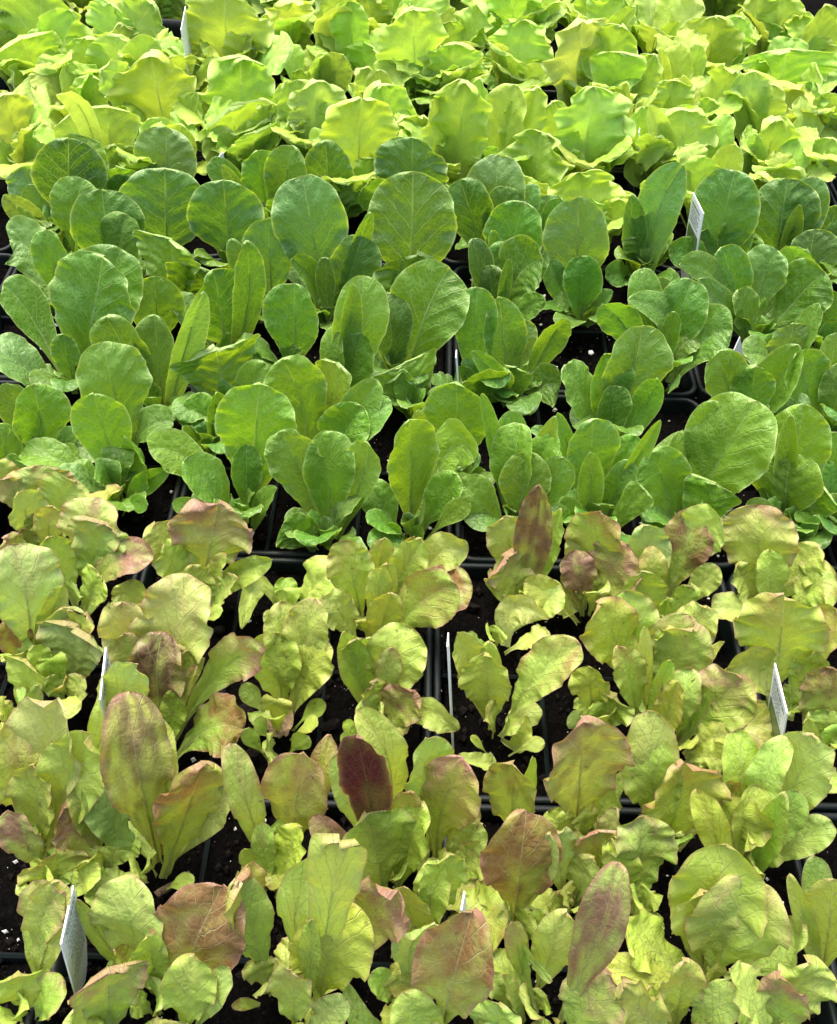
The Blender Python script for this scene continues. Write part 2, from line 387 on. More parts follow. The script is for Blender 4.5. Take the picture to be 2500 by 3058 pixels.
    u2 = np.stack([(X * hw * 100).ravel() + off[0], np.broadcast_to(arc[:, None] * 100, X.shape).ravel() + off[1]], 1)[vi]
    me.uv_layers.new(name='shape').data.foreach_set('uv', u1.astype('f4').ravel())
    me.uv_layers.new(name='edge').data.foreach_set('uv', np.stack([U.ravel(), V.ravel()], 1)[vi].astype('f4').ravel())
    me.uv_layers.new(name='cm').data.foreach_set('uv', u2.astype('f4').ravel())
    me.materials.append(M[kind])
    o = link(bpy.data.objects.new(name, me), parent)
    if not small and w > .006:
        # fleshy midrib along the underside
        k = 5; rows = np.arange(0, int(nv * .66), 2 if nv > 20 else 1)
        rad = np.maximum(w * (.022 if s != 'c' else .035) * np.clip(1 - v[rows] / .75, 0, 1) ** .8, .00018) + .0002
        rad = np.minimum(rad, .0028)
        cen = Pn[rows, nu // 2] - nr[rows] * rad[:, None] * .75
        an = np.arange(k) * 2 * np.pi / k
        ring = cen[:, None] + side[rows][:, None] * (np.cos(an)[None, :, None] * rad[:, None, None]) + nr[rows][:, None] * (np.sin(an)[None, :, None] * rad[:, None, None] * .85)
        n_ = len(rows)
        fs = [(i * k + j, i * k + (j + 1) % k, (i + 1) * k + (j + 1) % k, (i + 1) * k + j) for i in range(n_ - 1) for j in range(k)]
        link(bpy.data.objects.new('midrib', mesh('midrib', ring.reshape(-1, 3), fs, M['midrib'][kind])), o)
    return o

def flags(t):
    d = {}
    for k in t.split(): d[k[0]] = float(k[1:])
    return d
# every plant: kind, place on the soil (m), label, leaves; a leaf is shape, foot, bend, tip (mm from the place), facing, width (mm), look
PLANTS=[
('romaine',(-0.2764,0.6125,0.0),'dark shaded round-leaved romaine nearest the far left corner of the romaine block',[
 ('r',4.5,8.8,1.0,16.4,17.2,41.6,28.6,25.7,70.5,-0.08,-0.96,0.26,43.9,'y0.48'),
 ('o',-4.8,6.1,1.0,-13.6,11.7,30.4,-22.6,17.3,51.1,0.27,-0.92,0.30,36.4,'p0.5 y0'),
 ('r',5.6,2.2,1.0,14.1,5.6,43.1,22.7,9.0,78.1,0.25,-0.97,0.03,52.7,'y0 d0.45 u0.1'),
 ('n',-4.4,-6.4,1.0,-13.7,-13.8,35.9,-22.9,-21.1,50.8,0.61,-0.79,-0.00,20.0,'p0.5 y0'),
 ('c',-3.5,-4.1,1.0,-8.9,-0.8,25.5,-14.2,2.5,45.5,0.53,-0.81,0.25,20.9,'p0.4 y0'),
]),
('romaine',(-0.2666,0.5807,0.0),'yellow-green romaine with a narrow folded leaf, left of the tall grey-green pair',[
 ('n',-4.9,0.7,1.0,-12.2,-0.7,28.9,-19.6,-2.1,50.6,0.95,-0.13,0.27,19.2,'y0.32'),
 ('o',5.8,0.2,1.0,15.8,3.1,37.9,26.0,6.1,66.9,-0.28,-0.94,0.17,39.3,'y0.4'),
]),
('romaine',(-0.2259,0.5521,0.0),'large matt green romaine with one small leaf before a broad one, far left',[
 ('r',2.0,4.2,1.0,5.0,8.2,39.6,8.2,12.3,73.1,0.25,-0.96,0.09,51.7,'y0'),
 ('o',5.1,0.2,1.0,12.9,2.9,33.4,20.7,5.6,59.5,-0.30,-0.94,0.17,32.5,'y0'),
]),
('romaine',(-0.2337,0.628,0.0),'yellow arched romaine leaf over a dark inner leaf, near the far left',[
 ('r',1.0,3.2,1.0,2.5,5.5,29.0,4.1,7.9,53.3,0.21,-0.98,0.08,50.2,'y0.56 c-40'),
 ('o',2.9,-0.6,1.0,7.3,1.0,25.3,11.7,2.5,46.1,-0.22,-0.97,0.11,26.9,'y0 d0.3'),
]),
('romaine',(-0.2047,0.6479,0.0),'grey-green round romaine leaf standing alone against the pale lettuce',[
 ('r',2.4,3.4,1.0,6.0,6.2,37.1,9.6,9.0,68.5,-0.15,-0.98,0.10,52.1,'p0.2 y0 g0.8'),
 ('n',4.4,-1.0,1.0,11.1,-0.1,26.8,17.8,0.7,46.8,0.28,-0.96,-0.05,14.5,'p0.5 y0'),
]),
('romaine',(-0.1929,0.5757,0.0),'broad veined grey-green romaine, biggest round leaf of the left far row',[
 ('r',3.5,2.5,1.0,8.7,6.2,42.0,14.0,10.0,77.6,0.37,-0.93,0.04,65.5,'y0 g0.4'),
]),
('romaine',(-0.1411,0.5678,0.0),'broad dull green romaine right of the biggest round far-left leaf',[
 ('r',0.5,4.0,1.0,1.3,7.6,40.2,2.1,11.3,74.2,-0.10,-0.99,0.10,54.7,'y0 g0.3'),
 ('n',0.8,-1.0,1.0,2.1,0.0,18.8,3.3,0.9,34.0,-0.08,-0.99,0.06,12.4,'y0'),
]),
('romaine',(-0.1199,0.6288,0.0),'yellow-green twin-leaved romaine in front of the small white tag tip',[
 ('o',-6.0,4.6,1.0,-20.9,1.7,36.7,-36.0,-1.2,61.4,0.67,-0.70,0.26,20.9,'y0'),
 ('o',-1.1,4.9,1.0,-2.6,7.5,34.5,-4.3,10.1,63.5,0.54,-0.84,0.10,36.4,'y0.28'),
 ('o',5.3,1.5,1.0,13.2,3.7,38.5,21.3,6.0,69.5,-0.03,-1.00,0.07,31.9,'y0.32'),
 ('n',-5.7,-4.3,1.0,-16.3,-6.7,36.4,-27.0,-9.1,62.7,0.49,-0.87,0.10,12.4,'p0.2 y0'),
 ('f',3.8,-7.3,1.0,9.5,-8.8,22.0,15.2,-10.2,37.2,0.10,-0.99,-0.11,26.0,'y0.32'),
]),
('romaine',(-0.0721,0.6356,0.0),'dark pointed romaine leaf with a yellow leaf before it, far centre',[
 ('n',-0.7,3.4,1.0,-1.8,6.0,38.2,-2.9,8.6,69.8,-0.21,-0.98,0.07,40.8,'y0 d0.15 u0.05'),
 ('r',1.2,-1.0,1.0,2.8,-0.2,19.8,4.5,0.6,36.2,0.26,-0.96,0.02,46.0,'y0.4'),
]),
('romaine',(-0.011,0.6385,0.0),'grey-green oval romaine standing highest in the far centre',[
 ('r',-0.2,5.1,1.0,-0.5,8.0,38.4,-0.8,10.9,70.9,-0.14,-0.99,0.08,59.3,'y0 g0.6'),
 ('o',-5.3,-2.8,1.0,-20.3,-10.6,36.9,-35.5,-18.7,47.5,0.56,-0.82,0.08,29.0,'y0.24'),
 ('n',5.0,-5.7,1.0,20.9,-15.2,38.5,36.8,-24.7,47.7,-0.83,-0.38,0.41,20.3,'y0.4'),
]),
('romaine',(0.0516,0.5972,0.0),'four-leaved romaine with a pale round back leaf, right of the far centre',[
 ('r',-0.7,7.2,1.0,-1.8,10.9,42.4,-2.9,14.6,78.4,-0.19,-0.98,0.09,44.6,'p0.25 y0 g0.5'),
 ('r',5.9,2.3,1.0,14.9,3.5,35.7,24.2,4.7,63.1,-0.16,-0.98,0.08,20.4,'p0.3 y0'),
 ('o',-6.0,-1.2,1.0,-17.1,-0.7,38.5,-28.4,-0.2,67.5,0.08,-1.00,0.04,35.1,'y0 d0.2'),
 ('o',1.2,-3.4,1.0,3.1,-1.2,34.1,5.0,0.9,62.9,-0.09,-0.99,0.07,32.3,'y0.16'),
]),
('romaine',(0.0945,0.5949,0.0),'pair of pale overlapping romaine leaves beside the smooth round leaf far right',[
 ('r',-1.8,3.2,1.0,-4.5,5.7,29.8,-7.2,8.2,54.8,0.08,-0.99,0.10,30.1,'p0.2 y0'),
 ('o',-0.4,-0.1,1.0,-1.0,2.2,30.0,-1.5,4.5,55.3,-0.21,-0.97,0.08,20.5,'y0'),
]),
('romaine',(0.1595,0.575,0.0),'romaine with a tall pale wrinkled leaf leaning right beside a narrow dark one',[
 ('n',-4.8,3.6,1.0,-12.0,6.6,38.5,-19.2,9.6,69.0,0.04,-0.99,0.10,18.4,'y0 d0.1'),
 ('n',2.7,0.5,1.0,-4.2,11.9,63.1,10.8,6.6,93.7,-0.62,-0.78,0.11,33.1,'p0.35 y0 g0.3'),
]),
('romaine',(0.2154,0.5775,0.0),'grey-green round romaine right of the printed tag in the far row',[
 ('r',-2.1,4.3,1.0,-5.3,8.3,45.8,-8.5,12.4,84.7,-0.54,-0.84,0.04,51.2,'y0 g0.6'),
 ('r',1.4,-0.1,1.0,3.4,2.1,31.4,5.4,4.4,57.8,-0.58,-0.80,0.11,24.3,'y0'),
]),
('romaine',(0.2615,0.5836,0.0),'dark glossy round romaine with a slim yellow leaf crossing it, far right',[
 ('r',1.3,5.5,1.0,3.1,9.0,42.2,5.0,12.6,77.9,-0.28,-0.95,0.10,32.0,'y0 g0.4'),
 ('r',-3.4,2.5,1.0,-8.5,6.2,41.4,-13.7,10.0,76.4,-0.28,-0.96,0.06,51.1,'y0 d0.3'),
 ('n',-0.6,-1.4,1.0,-1.4,1.4,34.1,-2.2,4.1,62.2,0.17,-0.98,0.09,13.8,'y0.4'),
]),
('romaine',(0.2967,0.5811,0.0),'half-seen round romaine at the right edge of the far row',[
 ('r',-2.7,3.7,1.0,-6.6,6.9,32.3,-10.6,10.1,59.4,-0.21,-0.98,0.08,35.1,'y0'),
 ('o',-1.2,0.0,1.0,-2.9,2.4,28.4,-4.7,4.9,52.2,-0.38,-0.92,0.06,24.2,'y0'),
]),
('romaine',(-0.2501,0.5195,0.0),'romaine leaning left with a pale wrinkled leaf, second from the left edge',[
 ('o',-0.5,7.7,1.0,-1.2,12.1,32.7,-1.9,16.5,59.7,0.24,-0.96,0.15,25.7,'y0.458333'),
 ('o',-4.6,5.1,1.0,-22.1,37.1,42.8,-33.4,27.9,45.1,0.57,-0.52,0.64,38.9,'p0.35 y0.0583333'),
 ('n',5.3,1.4,1.0,13.1,5.9,35.4,21.0,10.3,62.4,0.69,-0.72,-0.07,4.3,'y0.0583333'),
 ('c',0.3,0.7,1.0,0.7,8.9,23.7,1.2,17.1,41.0,0.10,-0.92,0.38,9.9,'p0.4 y0.0583333'),
]),
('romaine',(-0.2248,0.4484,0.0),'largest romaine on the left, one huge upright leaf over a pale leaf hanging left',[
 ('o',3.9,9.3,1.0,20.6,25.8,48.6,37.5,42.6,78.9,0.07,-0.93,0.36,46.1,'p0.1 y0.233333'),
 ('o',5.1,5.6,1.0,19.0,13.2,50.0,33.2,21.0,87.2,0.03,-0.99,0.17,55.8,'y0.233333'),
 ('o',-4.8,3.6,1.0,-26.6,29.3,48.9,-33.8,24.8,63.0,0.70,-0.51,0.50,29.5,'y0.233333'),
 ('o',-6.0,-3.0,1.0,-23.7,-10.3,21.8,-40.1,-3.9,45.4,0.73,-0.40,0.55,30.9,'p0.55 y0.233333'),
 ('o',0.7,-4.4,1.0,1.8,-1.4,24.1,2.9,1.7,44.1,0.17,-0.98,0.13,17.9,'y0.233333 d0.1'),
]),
('romaine',(-0.18,0.4765,0.0),'half-hidden dull green romaine leaf behind the largest left romaine',[
 ('r',2.7,3.0,1.0,6.6,7.6,32.5,10.7,12.3,59.4,0.48,-0.87,0.07,36.5,'y0.166667 g0.4'),
]),
('romaine',(-0.1656,0.4213,0.0),'dark-hearted romaine with a pale narrow leaf pointing up right and two seed leaves',[
 ('o',-4.5,8.7,1.0,-12.6,13.2,38.7,-20.9,17.8,68.3,0.25,-0.95,0.19,33.0,'y0.3125'),
 ('o',1.7,7.0,1.0,4.2,12.7,37.3,6.8,18.5,68.0,0.14,-0.98,0.16,26.6,'y0.3125 d0.35 u0.3'),
 ('n',5.6,2.2,1.0,22.7,9.2,52.2,39.8,16.1,89.6,0.41,-0.91,-0.02,20.0,'p0.3 y0.3125'),
 ('c',4.7,-3.5,1.0,11.8,-4.0,17.1,18.9,-4.6,20.7,-0.66,-0.60,0.45,12.2,'y0.3125'),
 ('c',2.6,-10.2,1.0,8.4,-19.7,20.2,14.1,-29.3,18.6,-0.50,0.40,0.76,9.1,'y0.3125'),
]),
('romaine',(-0.2259,0.3722,0.0),'short broad romaine with scalloped edge at the left, above the red lettuce',[
 ('o',-1.8,8.2,1.0,-4.6,13.2,32.3,-7.4,18.4,57.8,0.16,-0.97,0.19,24.2,'y0.45 d0.2'),
 ('r',2.1,5.3,1.0,5.2,10.8,32.0,8.4,16.4,57.6,0.40,-0.91,0.13,35.2,'y0.45'),
 ('c',5.5,1.2,1.0,15.1,6.0,20.5,24.7,10.7,31.5,0.01,-0.96,0.30,12.5,'p0.1 y0.45'),
 ('c',5.9,-4.3,1.0,18.0,-3.8,23.9,30.1,-3.3,27.4,-0.43,-0.80,0.42,13.2,'y0.45'),
]),
('romaine',(-0.2399,0.3532,0.0),'cut-off dark romaine leaf at the left edge above the red lettuce',[
 ('o',1.5,4.8,1.0,3.8,9.4,26.2,6.1,14.2,46.9,0.58,-0.81,0.11,21.1,'y0.5 d0.3'),
 ('o',3.0,0.3,1.0,7.5,3.1,18.8,12.1,5.9,32.6,-0.04,-0.98,0.19,13.1,'y0.5 d0.3'),
]),
('romaine',(-0.1774,0.3876,0.0),'pale broad romaine leaf with toothed lower edge, left of the bare tray rim',[
 ('o',-0.2,4.0,1.0,-0.5,9.9,41.0,-0.8,16.0,75.6,0.48,-0.87,0.14,43.8,'p0.1 y0.528333'),
]),
('romaine',(-0.1754,0.3542,0.0),'front left romaine with a shadowed yellow leaf and a leaf curling right',[
 ('o',-5.9,8.3,1.0,-29.5,9.2,32.3,-53.6,10.1,28.9,0.46,-0.39,0.80,20.8,'y0.58'),
 ('o',-1.1,10.3,1.0,-2.7,16.1,36.2,-4.4,22.0,64.8,0.45,-0.87,0.18,32.6,'y0.86'),
 ('n',2.3,5.8,1.0,28.3,11.4,25.7,9.2,13.7,41.1,-0.55,-0.80,0.25,36.5,'y0.82'),
 ('o',-5.8,1.3,1.0,-14.5,3.2,20.9,-23.5,5.2,25.6,0.73,-0.36,0.58,16.9,'y0.5'),
 ('n',6.0,-3.2,1.0,17.7,-2.9,22.9,36.3,-5.1,35.5,-0.36,-0.89,0.27,13.5,'y0.58'),
 ('r',-0.6,-8.9,1.0,-1.6,-12.7,15.2,-2.7,-16.5,18.8,0.98,-0.18,0.03,19.0,'y0.5'),
 ('c',4.5,-11.2,1.0,16.0,-18.0,25.8,27.5,-24.8,26.9,-0.79,-0.33,0.52,11.6,'y0.5'),
]),
('romaine',(-0.1792,0.53,0.0),'romaine with a yellow fan-shaped leaf cut flat across its top',[
 ('f',1.9,4.2,1.0,4.7,8.1,29.0,7.4,11.9,52.5,-0.18,-0.97,0.17,58.6,'y0.561667'),
 ('f',6.0,-0.9,1.0,15.8,0.3,23.9,25.5,1.5,38.6,0.33,-0.94,-0.11,41.9,'y0.201667 d0.2'),
]),
('romaine',(-0.1321,0.475,0.0),'romaine with a wide dark veined leaf and a slim leaf rising at its right',[
 ('r',-4.8,7.2,1.0,-16.9,14.5,27.7,-29.3,22.0,43.1,0.51,-0.68,0.53,22.2,'p0.3 y0.175'),
 ('r',0.4,4.8,1.0,0.9,9.6,35.4,1.5,14.4,65.3,0.55,-0.83,0.12,56.0,'y0.175 d0.1'),
 ('n',5.3,1.7,1.0,26.3,9.9,55.1,23.5,13.1,89.2,0.21,-0.97,0.08,21.5,'y0.175'),
 ('n',1.5,-3.8,1.0,3.8,-2.3,16.2,6.1,-0.8,29.1,-0.13,-0.98,0.13,8.8,'y0.175'),
]),
('romaine',(-0.108,0.5218,0.0),'tall smooth grey-green romaine leaf right of the yellow fan',[
 ('o',1.2,6.4,1.0,2.9,11.2,39.1,4.6,16.1,72.2,0.03,-0.99,0.13,35.2,'p0.1 y0.0666667 g0.4'),
 ('n',-2.5,0.9,1.0,-6.2,2.3,18.8,-9.9,3.7,33.2,0.52,-0.83,0.19,13.1,'y0.306667'),
 ('r',-4.6,-1.7,1.0,-11.6,0.5,35.5,-18.7,2.8,64.5,0.07,-0.99,0.09,15.4,'y0.146667'),
]),
('romaine',(-0.1222,0.4244,0.0),'romaine with a yellow drooping fan leaf above a grey stake',[
 ('f',-0.5,4.3,1.0,-1.4,8.4,27.8,-2.2,12.5,50.6,0.23,-0.96,0.17,59.9,'y0.748333 u-0.15 c-25'),
 ('o',5.9,-0.2,1.0,15.8,2.0,26.1,25.9,4.3,43.3,-0.52,-0.79,0.33,22.6,'y0.428333'),
]),
('romaine',(-0.1272,0.3908,0.0),'small upright romaine pair with a rolled leaf, in front of the grey stake',[
 ('o',-0.6,5.6,1.0,-1.7,9.1,23.0,-2.7,12.7,41.2,0.01,-0.98,0.17,24.6,'y0.404167'),
 ('n',2.1,2.6,1.0,5.2,6.5,25.5,8.2,10.3,45.8,0.69,-0.72,0.03,17.4,'y0.404167'),
 ('n',-2.9,-2.9,1.0,-7.2,-2.4,17.0,-11.6,-2.0,29.2,0.74,-0.62,0.25,10.3,'y0.724167'),
]),
('romaine',(-0.0999,0.3404,0.0),'front romaine with a pale leaf reaching left and a small dark heart',[
 ('o',2.8,11.3,1.0,8.4,18.8,46.7,14.0,26.5,83.5,-0.25,-0.95,0.21,45.2,'y0.78'),
 ('o',-5.8,5.2,1.0,-32.5,27.0,41.8,-48.9,13.3,45.5,0.42,-0.72,0.54,24.6,'y0.74'),
 ('o',1.3,4.4,1.0,3.1,8.7,27.2,5.0,13.1,49.4,0.02,-0.98,0.17,18.3,'y0.5 d0.25'),
 ('o',-5.9,-0.1,1.0,-13.5,3.9,28.3,-28.6,5.5,45.8,0.76,-0.47,0.44,24.9,'p0.15 y0.5'),
 ('n',5.4,-4.1,1.0,13.6,-3.1,20.9,21.7,-2.0,33.9,-0.67,-0.65,0.37,14.4,'y0.66'),
 ('c',-5.3,-8.8,1.0,-18.7,-12.8,29.9,-32.1,-16.8,35.6,0.75,-0.45,0.48,11.3,'y0.5'),
]),
('romaine',(-0.0661,0.5235,0.0),'romaine with a large wrinkled grey-green leaf and a folded yellow leaf before it',[
 ('o',-3.2,11.1,1.0,-8.0,15.8,53.1,-12.8,20.7,98.2,0.26,-0.96,0.12,48.8,'p0.15 y0.0666667 g0.4'),
 ('r',-4.4,7.7,1.0,-19.9,20.1,30.0,-35.7,32.7,43.9,0.48,-0.56,0.67,21.6,'p0.4 y0.0666667'),
 ('n',5.5,3.5,1.0,17.7,8.0,45.8,30.0,12.5,80.3,0.42,-0.91,-0.03,17.7,'y0.386667'),
 ('o',5.7,0.6,1.0,15.1,4.0,37.1,24.6,7.6,65.6,0.05,-0.99,0.09,34.5,'p0.15 y0.0666667'),
 ('n',-5.5,-4.1,1.0,-6.4,7.5,41.6,-22.1,-2.0,54.2,0.80,-0.53,0.27,17.4,'y0.386667'),
 ('o',0.1,-6.1,1.0,0.2,-3.3,29.7,0.3,-0.5,54.6,0.04,-0.99,0.10,13.9,'y0.0666667 d0.1'),
]),
('romaine',(-0.0081,0.5259,0.0),'romaine with the broadest round leaf at the centre and a yellow hood below it',[
 ('r',-0.4,8.1,1.0,-0.9,13.1,55.4,-1.5,18.1,102.6,-0.08,-0.99,0.10,61.8,'y0.0666667 g0.15'),
 ('r',0.4,4.0,1.0,1.0,7.6,27.5,1.5,11.2,50.6,0.28,-0.95,0.13,61.7,'y0.546667 c-30'),
 ('o',-2.3,-0.2,1.0,-5.9,1.8,21.7,-9.5,3.8,39.6,0.54,-0.82,0.19,17.9,'y0.146667'),
 ('n',-1.7,-3.0,1.0,-4.3,-0.3,28.1,-7.0,2.4,51.2,-0.13,-0.99,0.09,9.2,'y0.466667'),
]),
('romaine',(0.0515,0.5303,0.0),'crowded dark-hearted romaine with a big folded leaf at its right',[
 ('r',2.4,15.1,1.0,7.3,21.2,43.8,12.2,27.4,77.7,-0.44,-0.88,0.20,43.8,'y0.0625'),
 ('n',-1.7,12.7,1.0,-4.1,17.4,33.7,-6.6,22.1,58.9,0.35,-0.92,0.18,15.1,'y0.4625'),
 ('r',5.3,7.5,1.0,15.8,10.3,31.2,26.5,13.2,52.4,-0.58,-0.74,0.32,24.8,'y0.0625'),
 ('o',0.9,5.8,1.0,2.2,9.8,30.0,3.6,13.8,54.9,-0.14,-0.98,0.15,29.6,'y0.1825'),
 ('o',-4.8,2.0,1.0,-12.1,5.1,33.6,-19.5,8.2,60.0,0.26,-0.95,0.16,19.1,'y0.0625 d0.5 u0.4'),
 ('r',-2.1,-1.7,1.0,-5.1,0.6,23.4,-8.3,3.0,42.8,-0.09,-0.99,0.10,26.1,'y0.0625 d0.45'),
 ('o',5.9,-5.7,1.0,7.1,7.3,43.8,26.3,-4.2,56.0,-0.73,-0.62,0.29,40.8,'y0.1425 d0.1'),
 ('n',1.0,-7.9,1.0,2.6,-5.3,30.0,4.2,-2.8,54.7,0.19,-0.98,0.08,9.4,'y0.0625'),
 ('n',4.4,-13.7,1.0,16.3,-19.8,32.2,28.1,-25.8,38.9,-0.80,-0.50,0.34,17.7,'y0.3825'),
]),
('romaine',(-0.0864,0.4635,0.0),'romaine with a tall net-veined yellow-green leaf, left of centre',[
 ('o',1.6,3.2,1.0,3.9,8.0,36.2,6.2,12.9,66.7,0.12,-0.98,0.14,36.6,'y0.368333'),
]),
('romaine',(-0.055,0.4255,0.0),'romaine with a dark smooth leaf and a small cupped one, left of centre',[
 ('o',4.4,7.7,1.0,13.2,14.4,51.3,22.1,21.3,92.7,0.21,-0.97,0.10,33.9,'p0.1 y0.3125'),
 ('n',3.7,5.6,1.0,9.1,11.7,51.0,14.5,17.9,93.4,0.60,-0.80,0.04,15.7,'y0.3125'),
 ('r',4.5,1.3,1.0,11.2,5.6,34.8,18.0,10.1,62.7,-0.15,-0.97,0.17,27.2,'y0.3125 d0.2'),
 ('o',0.3,-1.8,1.0,0.6,2.8,36.5,1.0,7.4,67.3,-0.17,-0.98,0.14,16.3,'y0.3125'),
]),
('romaine',(-0.0175,0.463,0.0),'romaine with a tall net-veined leaf leaning right over a dark cupped leaf',[
 ('o',-5.9,3.3,1.0,-18.7,23.6,44.5,-31.8,4.4,46.2,0.61,-0.70,0.37,23.0,'y0.696667'),
 ('o',5.5,2.3,1.0,16.8,7.2,46.0,28.2,12.1,81.9,-0.58,-0.78,0.26,49.0,'y0.216667'),
 ('o',-1.0,-0.5,1.0,-2.6,3.7,35.0,-4.3,8.0,64.5,0.39,-0.91,0.14,27.7,'y0.216667 d0.45 u0.35'),
]),
('romaine',(0.0316,0.4536,0.0),'half-hidden romaine leaf behind the tall net-veined one',[
 ('o',0.2,5.0,1.0,0.7,10.2,39.4,1.1,15.5,72.7,0.14,-0.98,0.14,27.3,'y0.245833'),
 ('n',-2.4,-1.2,1.0,-5.9,-0.6,13.9,-9.4,0.0,23.8,0.57,-0.79,0.22,16.5,'y0.245833 d0.2'),
]),
('romaine',(-0.0036,0.4274,0.0),'romaine with a wide flat-topped yellow leaf folded toward the right',[
 ('f',-1.7,3.6,1.0,-4.2,6.6,22.4,-6.7,9.6,39.9,0.38,-0.91,0.19,55.0,'y0.7125 u-0.15'),
 ('n',-2.4,0.0,1.0,-6.0,2.4,21.7,-9.6,4.8,39.0,0.62,-0.75,0.21,14.8,'y0.3125'),
]),
('romaine',(-0.063,0.3766,0.0),'romaine with a long pale leaf arching left and a flat yellow flap',[
 ('f',3.3,9.8,1.0,9.3,16.1,41.0,15.3,22.4,72.3,-0.16,-0.97,0.20,24.5,'y0.854167'),
 ('o',-3.7,6.7,1.0,-2.6,22.1,52.8,-15.0,17.1,75.0,0.01,-0.99,0.14,35.5,'y0.534167'),
 ('r',5.7,1.7,1.0,21.5,6.2,41.0,37.6,10.9,69.2,-0.30,-0.92,0.26,22.3,'y0.454167'),
 ('o',5.9,-2.0,1.0,24.3,0.5,38.5,43.0,3.0,62.8,-0.69,-0.55,0.46,22.4,'p0.1 y0.454167'),
 ('r',5.9,-4.3,1.0,16.8,-1.2,33.7,27.9,2.1,57.9,-0.62,-0.72,0.32,30.6,'y0.454167'),
]),
('romaine',(-0.0518,0.3261,0.0),'front centre-left romaine, dark heart between two pale leaves above bare soil',[
 ('o',-4.6,8.8,1.0,-9.9,19.7,45.1,-22.2,19.1,68.3,0.21,-0.96,0.20,30.9,'p0.1 y0.5'),
 ('o',1.1,7.0,1.0,2.8,12.6,37.7,4.6,18.4,69.0,-0.21,-0.96,0.17,28.0,'y0.5 d0.2'),
 ('o',5.2,3.0,1.0,25.1,15.5,46.9,24.1,13.8,69.5,-0.38,-0.89,0.25,22.1,'p0.15 y0.5'),
 ('r',3.5,-5.5,1.0,8.8,-9.1,14.3,14.2,-12.7,15.5,-0.77,0.12,0.63,24.4,'y0.5'),
 ('r',-5.5,-5.8,1.0,-13.6,-4.9,19.0,-21.9,-3.9,22.9,0.37,-0.86,0.35,27.1,'y0.5 d0.15'),
]),
('romaine',(0.0273,0.3745,0.0),'smooth oval romaine leaf between the two front centre clumps',[
 ('r',-2.1,5.0,1.0,-5.3,10.1,36.5,-8.6,15.3,67.0,-0.19,-0.97,0.13,38.7,'y0.470833 d0.05 g0.2'),
 ('n',2.7,-2.4,1.0,6.7,-3.6,13.5,10.7,-4.7,18.5,-0.85,-0.41,0.33,12.9,'p0.2 y0.470833'),
]),
('romaine',(-0.0043,0.3313,0.0),'front centre romaine with a large yellow leaf crossed by a dark shadow',[
 ('n',0.7,14.4,1.0,1.9,21.3,42.7,3.1,28.1,75.3,-0.14,-0.97,0.18,16.3,'y0.9'),
 ('o',5.4,8.7,1.0,21.4,48.8,60.0,33.4,15.6,49.4,-0.71,-0.51,0.48,29.9,'y0.94'),
 ('o',-0.3,8.8,1.0,-0.7,14.8,41.3,-1.2,20.8,75.7,0.31,-0.94,0.15,32.4,'y0.9'),
 ('r',5.6,3.4,1.0,15.0,6.3,27.5,24.5,9.3,46.0,-0.40,-0.87,0.28,21.7,'y0.58'),
 ('r',-5.4,1.4,1.0,-14.9,6.6,21.9,-24.7,11.8,34.4,0.20,-0.90,0.39,20.6,'y0.5'),
 ('n',1.8,-4.9,1.0,4.4,-5.2,12.6,7.0,-5.4,18.5,-0.67,-0.72,0.18,9.7,'y0.5'),
 ('c',6.0,-6.5,1.0,19.1,-4.6,30.0,32.2,-2.7,38.3,-0.63,-0.59,0.50,12.4,'y0.5'),
 ('c',-2.9,-11.0,1.0,-7.3,-10.8,19.7,-11.6,-10.5,28.4,0.43,-0.89,0.15,8.3,'y0.5'),
]),
('romaine',(0.0607,0.4515,0.0),'romaine with a pointed leaf and a long slim leaf reaching up right',[
 ('r',0.6,12.6,1.0,1.7,17.2,27.6,2.7,21.8,47.5,-0.42,-0.89,0.19,22.3,'p0.45 y0.254167'),
 ('n',-3.6,9.6,1.0,-9.1,14.6,36.9,-14.7,19.7,64.9,0.35,-0.91,0.20,29.2,'y0.334167'),
 ('n',5.5,4.6,1.0,20.0,18.6,42.6,27.4,11.0,56.1,0.00,-0.99,0.11,19.0,'y0.454167'),
 ('o',5.8,-1.4,1.0,16.3,-3.9,19.1,27.0,-6.5,19.6,-0.64,-0.49,0.59,29.1,'y0.254167'),
 ('o',-5.2,-5.4,1.0,-10.2,-8.6,22.9,-35.3,-20.0,30.0,0.50,-0.86,0.08,35.3,'y0.254167 d0.3'),
 ('f',-0.5,-5.5,1.0,-1.3,-4.2,16.2,-2.0,-2.9,29.2,-0.35,-0.93,0.07,25.3,'y0.574167'),
 ('n',-5.9,-8.6,1.0,-10.6,-7.8,27.4,-30.9,-7.5,44.9,0.24,-0.96,0.16,13.5,'y0.654167'),
]),
('romaine',(0.0547,0.3444,0.0),'front romaine right of centre, cluster of rounded leaves behind a brown upright leaf',[
 ('r',-1.1,14.3,1.0,-2.9,20.5,36.7,-4.8,26.8,64.2,-0.16,-0.97,0.18,20.9,'y0.5 d0.1'),
 ('n',-4.2,10.3,1.0,-13.5,17.1,46.0,-22.9,23.8,80.5,0.64,-0.72,0.27,10.5,'y0.5'),
 ('n',4.1,8.0,1.0,10.9,13.6,39.3,17.7,19.3,69.2,-0.12,-0.98,0.18,12.7,'y0.82'),
 ('o',3.7,4.8,1.0,9.3,9.5,34.1,14.9,14.3,61.1,-0.57,-0.79,0.23,18.2,'y0.74'),
 ('o',-1.0,1.9,1.0,-2.4,7.1,36.3,-3.9,12.3,66.9,-0.41,-0.90,0.13,27.4,'y0.74'),
 ('r',5.8,-3.0,1.0,14.4,-0.2,30.6,23.2,2.6,53.3,-0.21,-0.96,0.17,24.0,'p0.1 y0.5'),
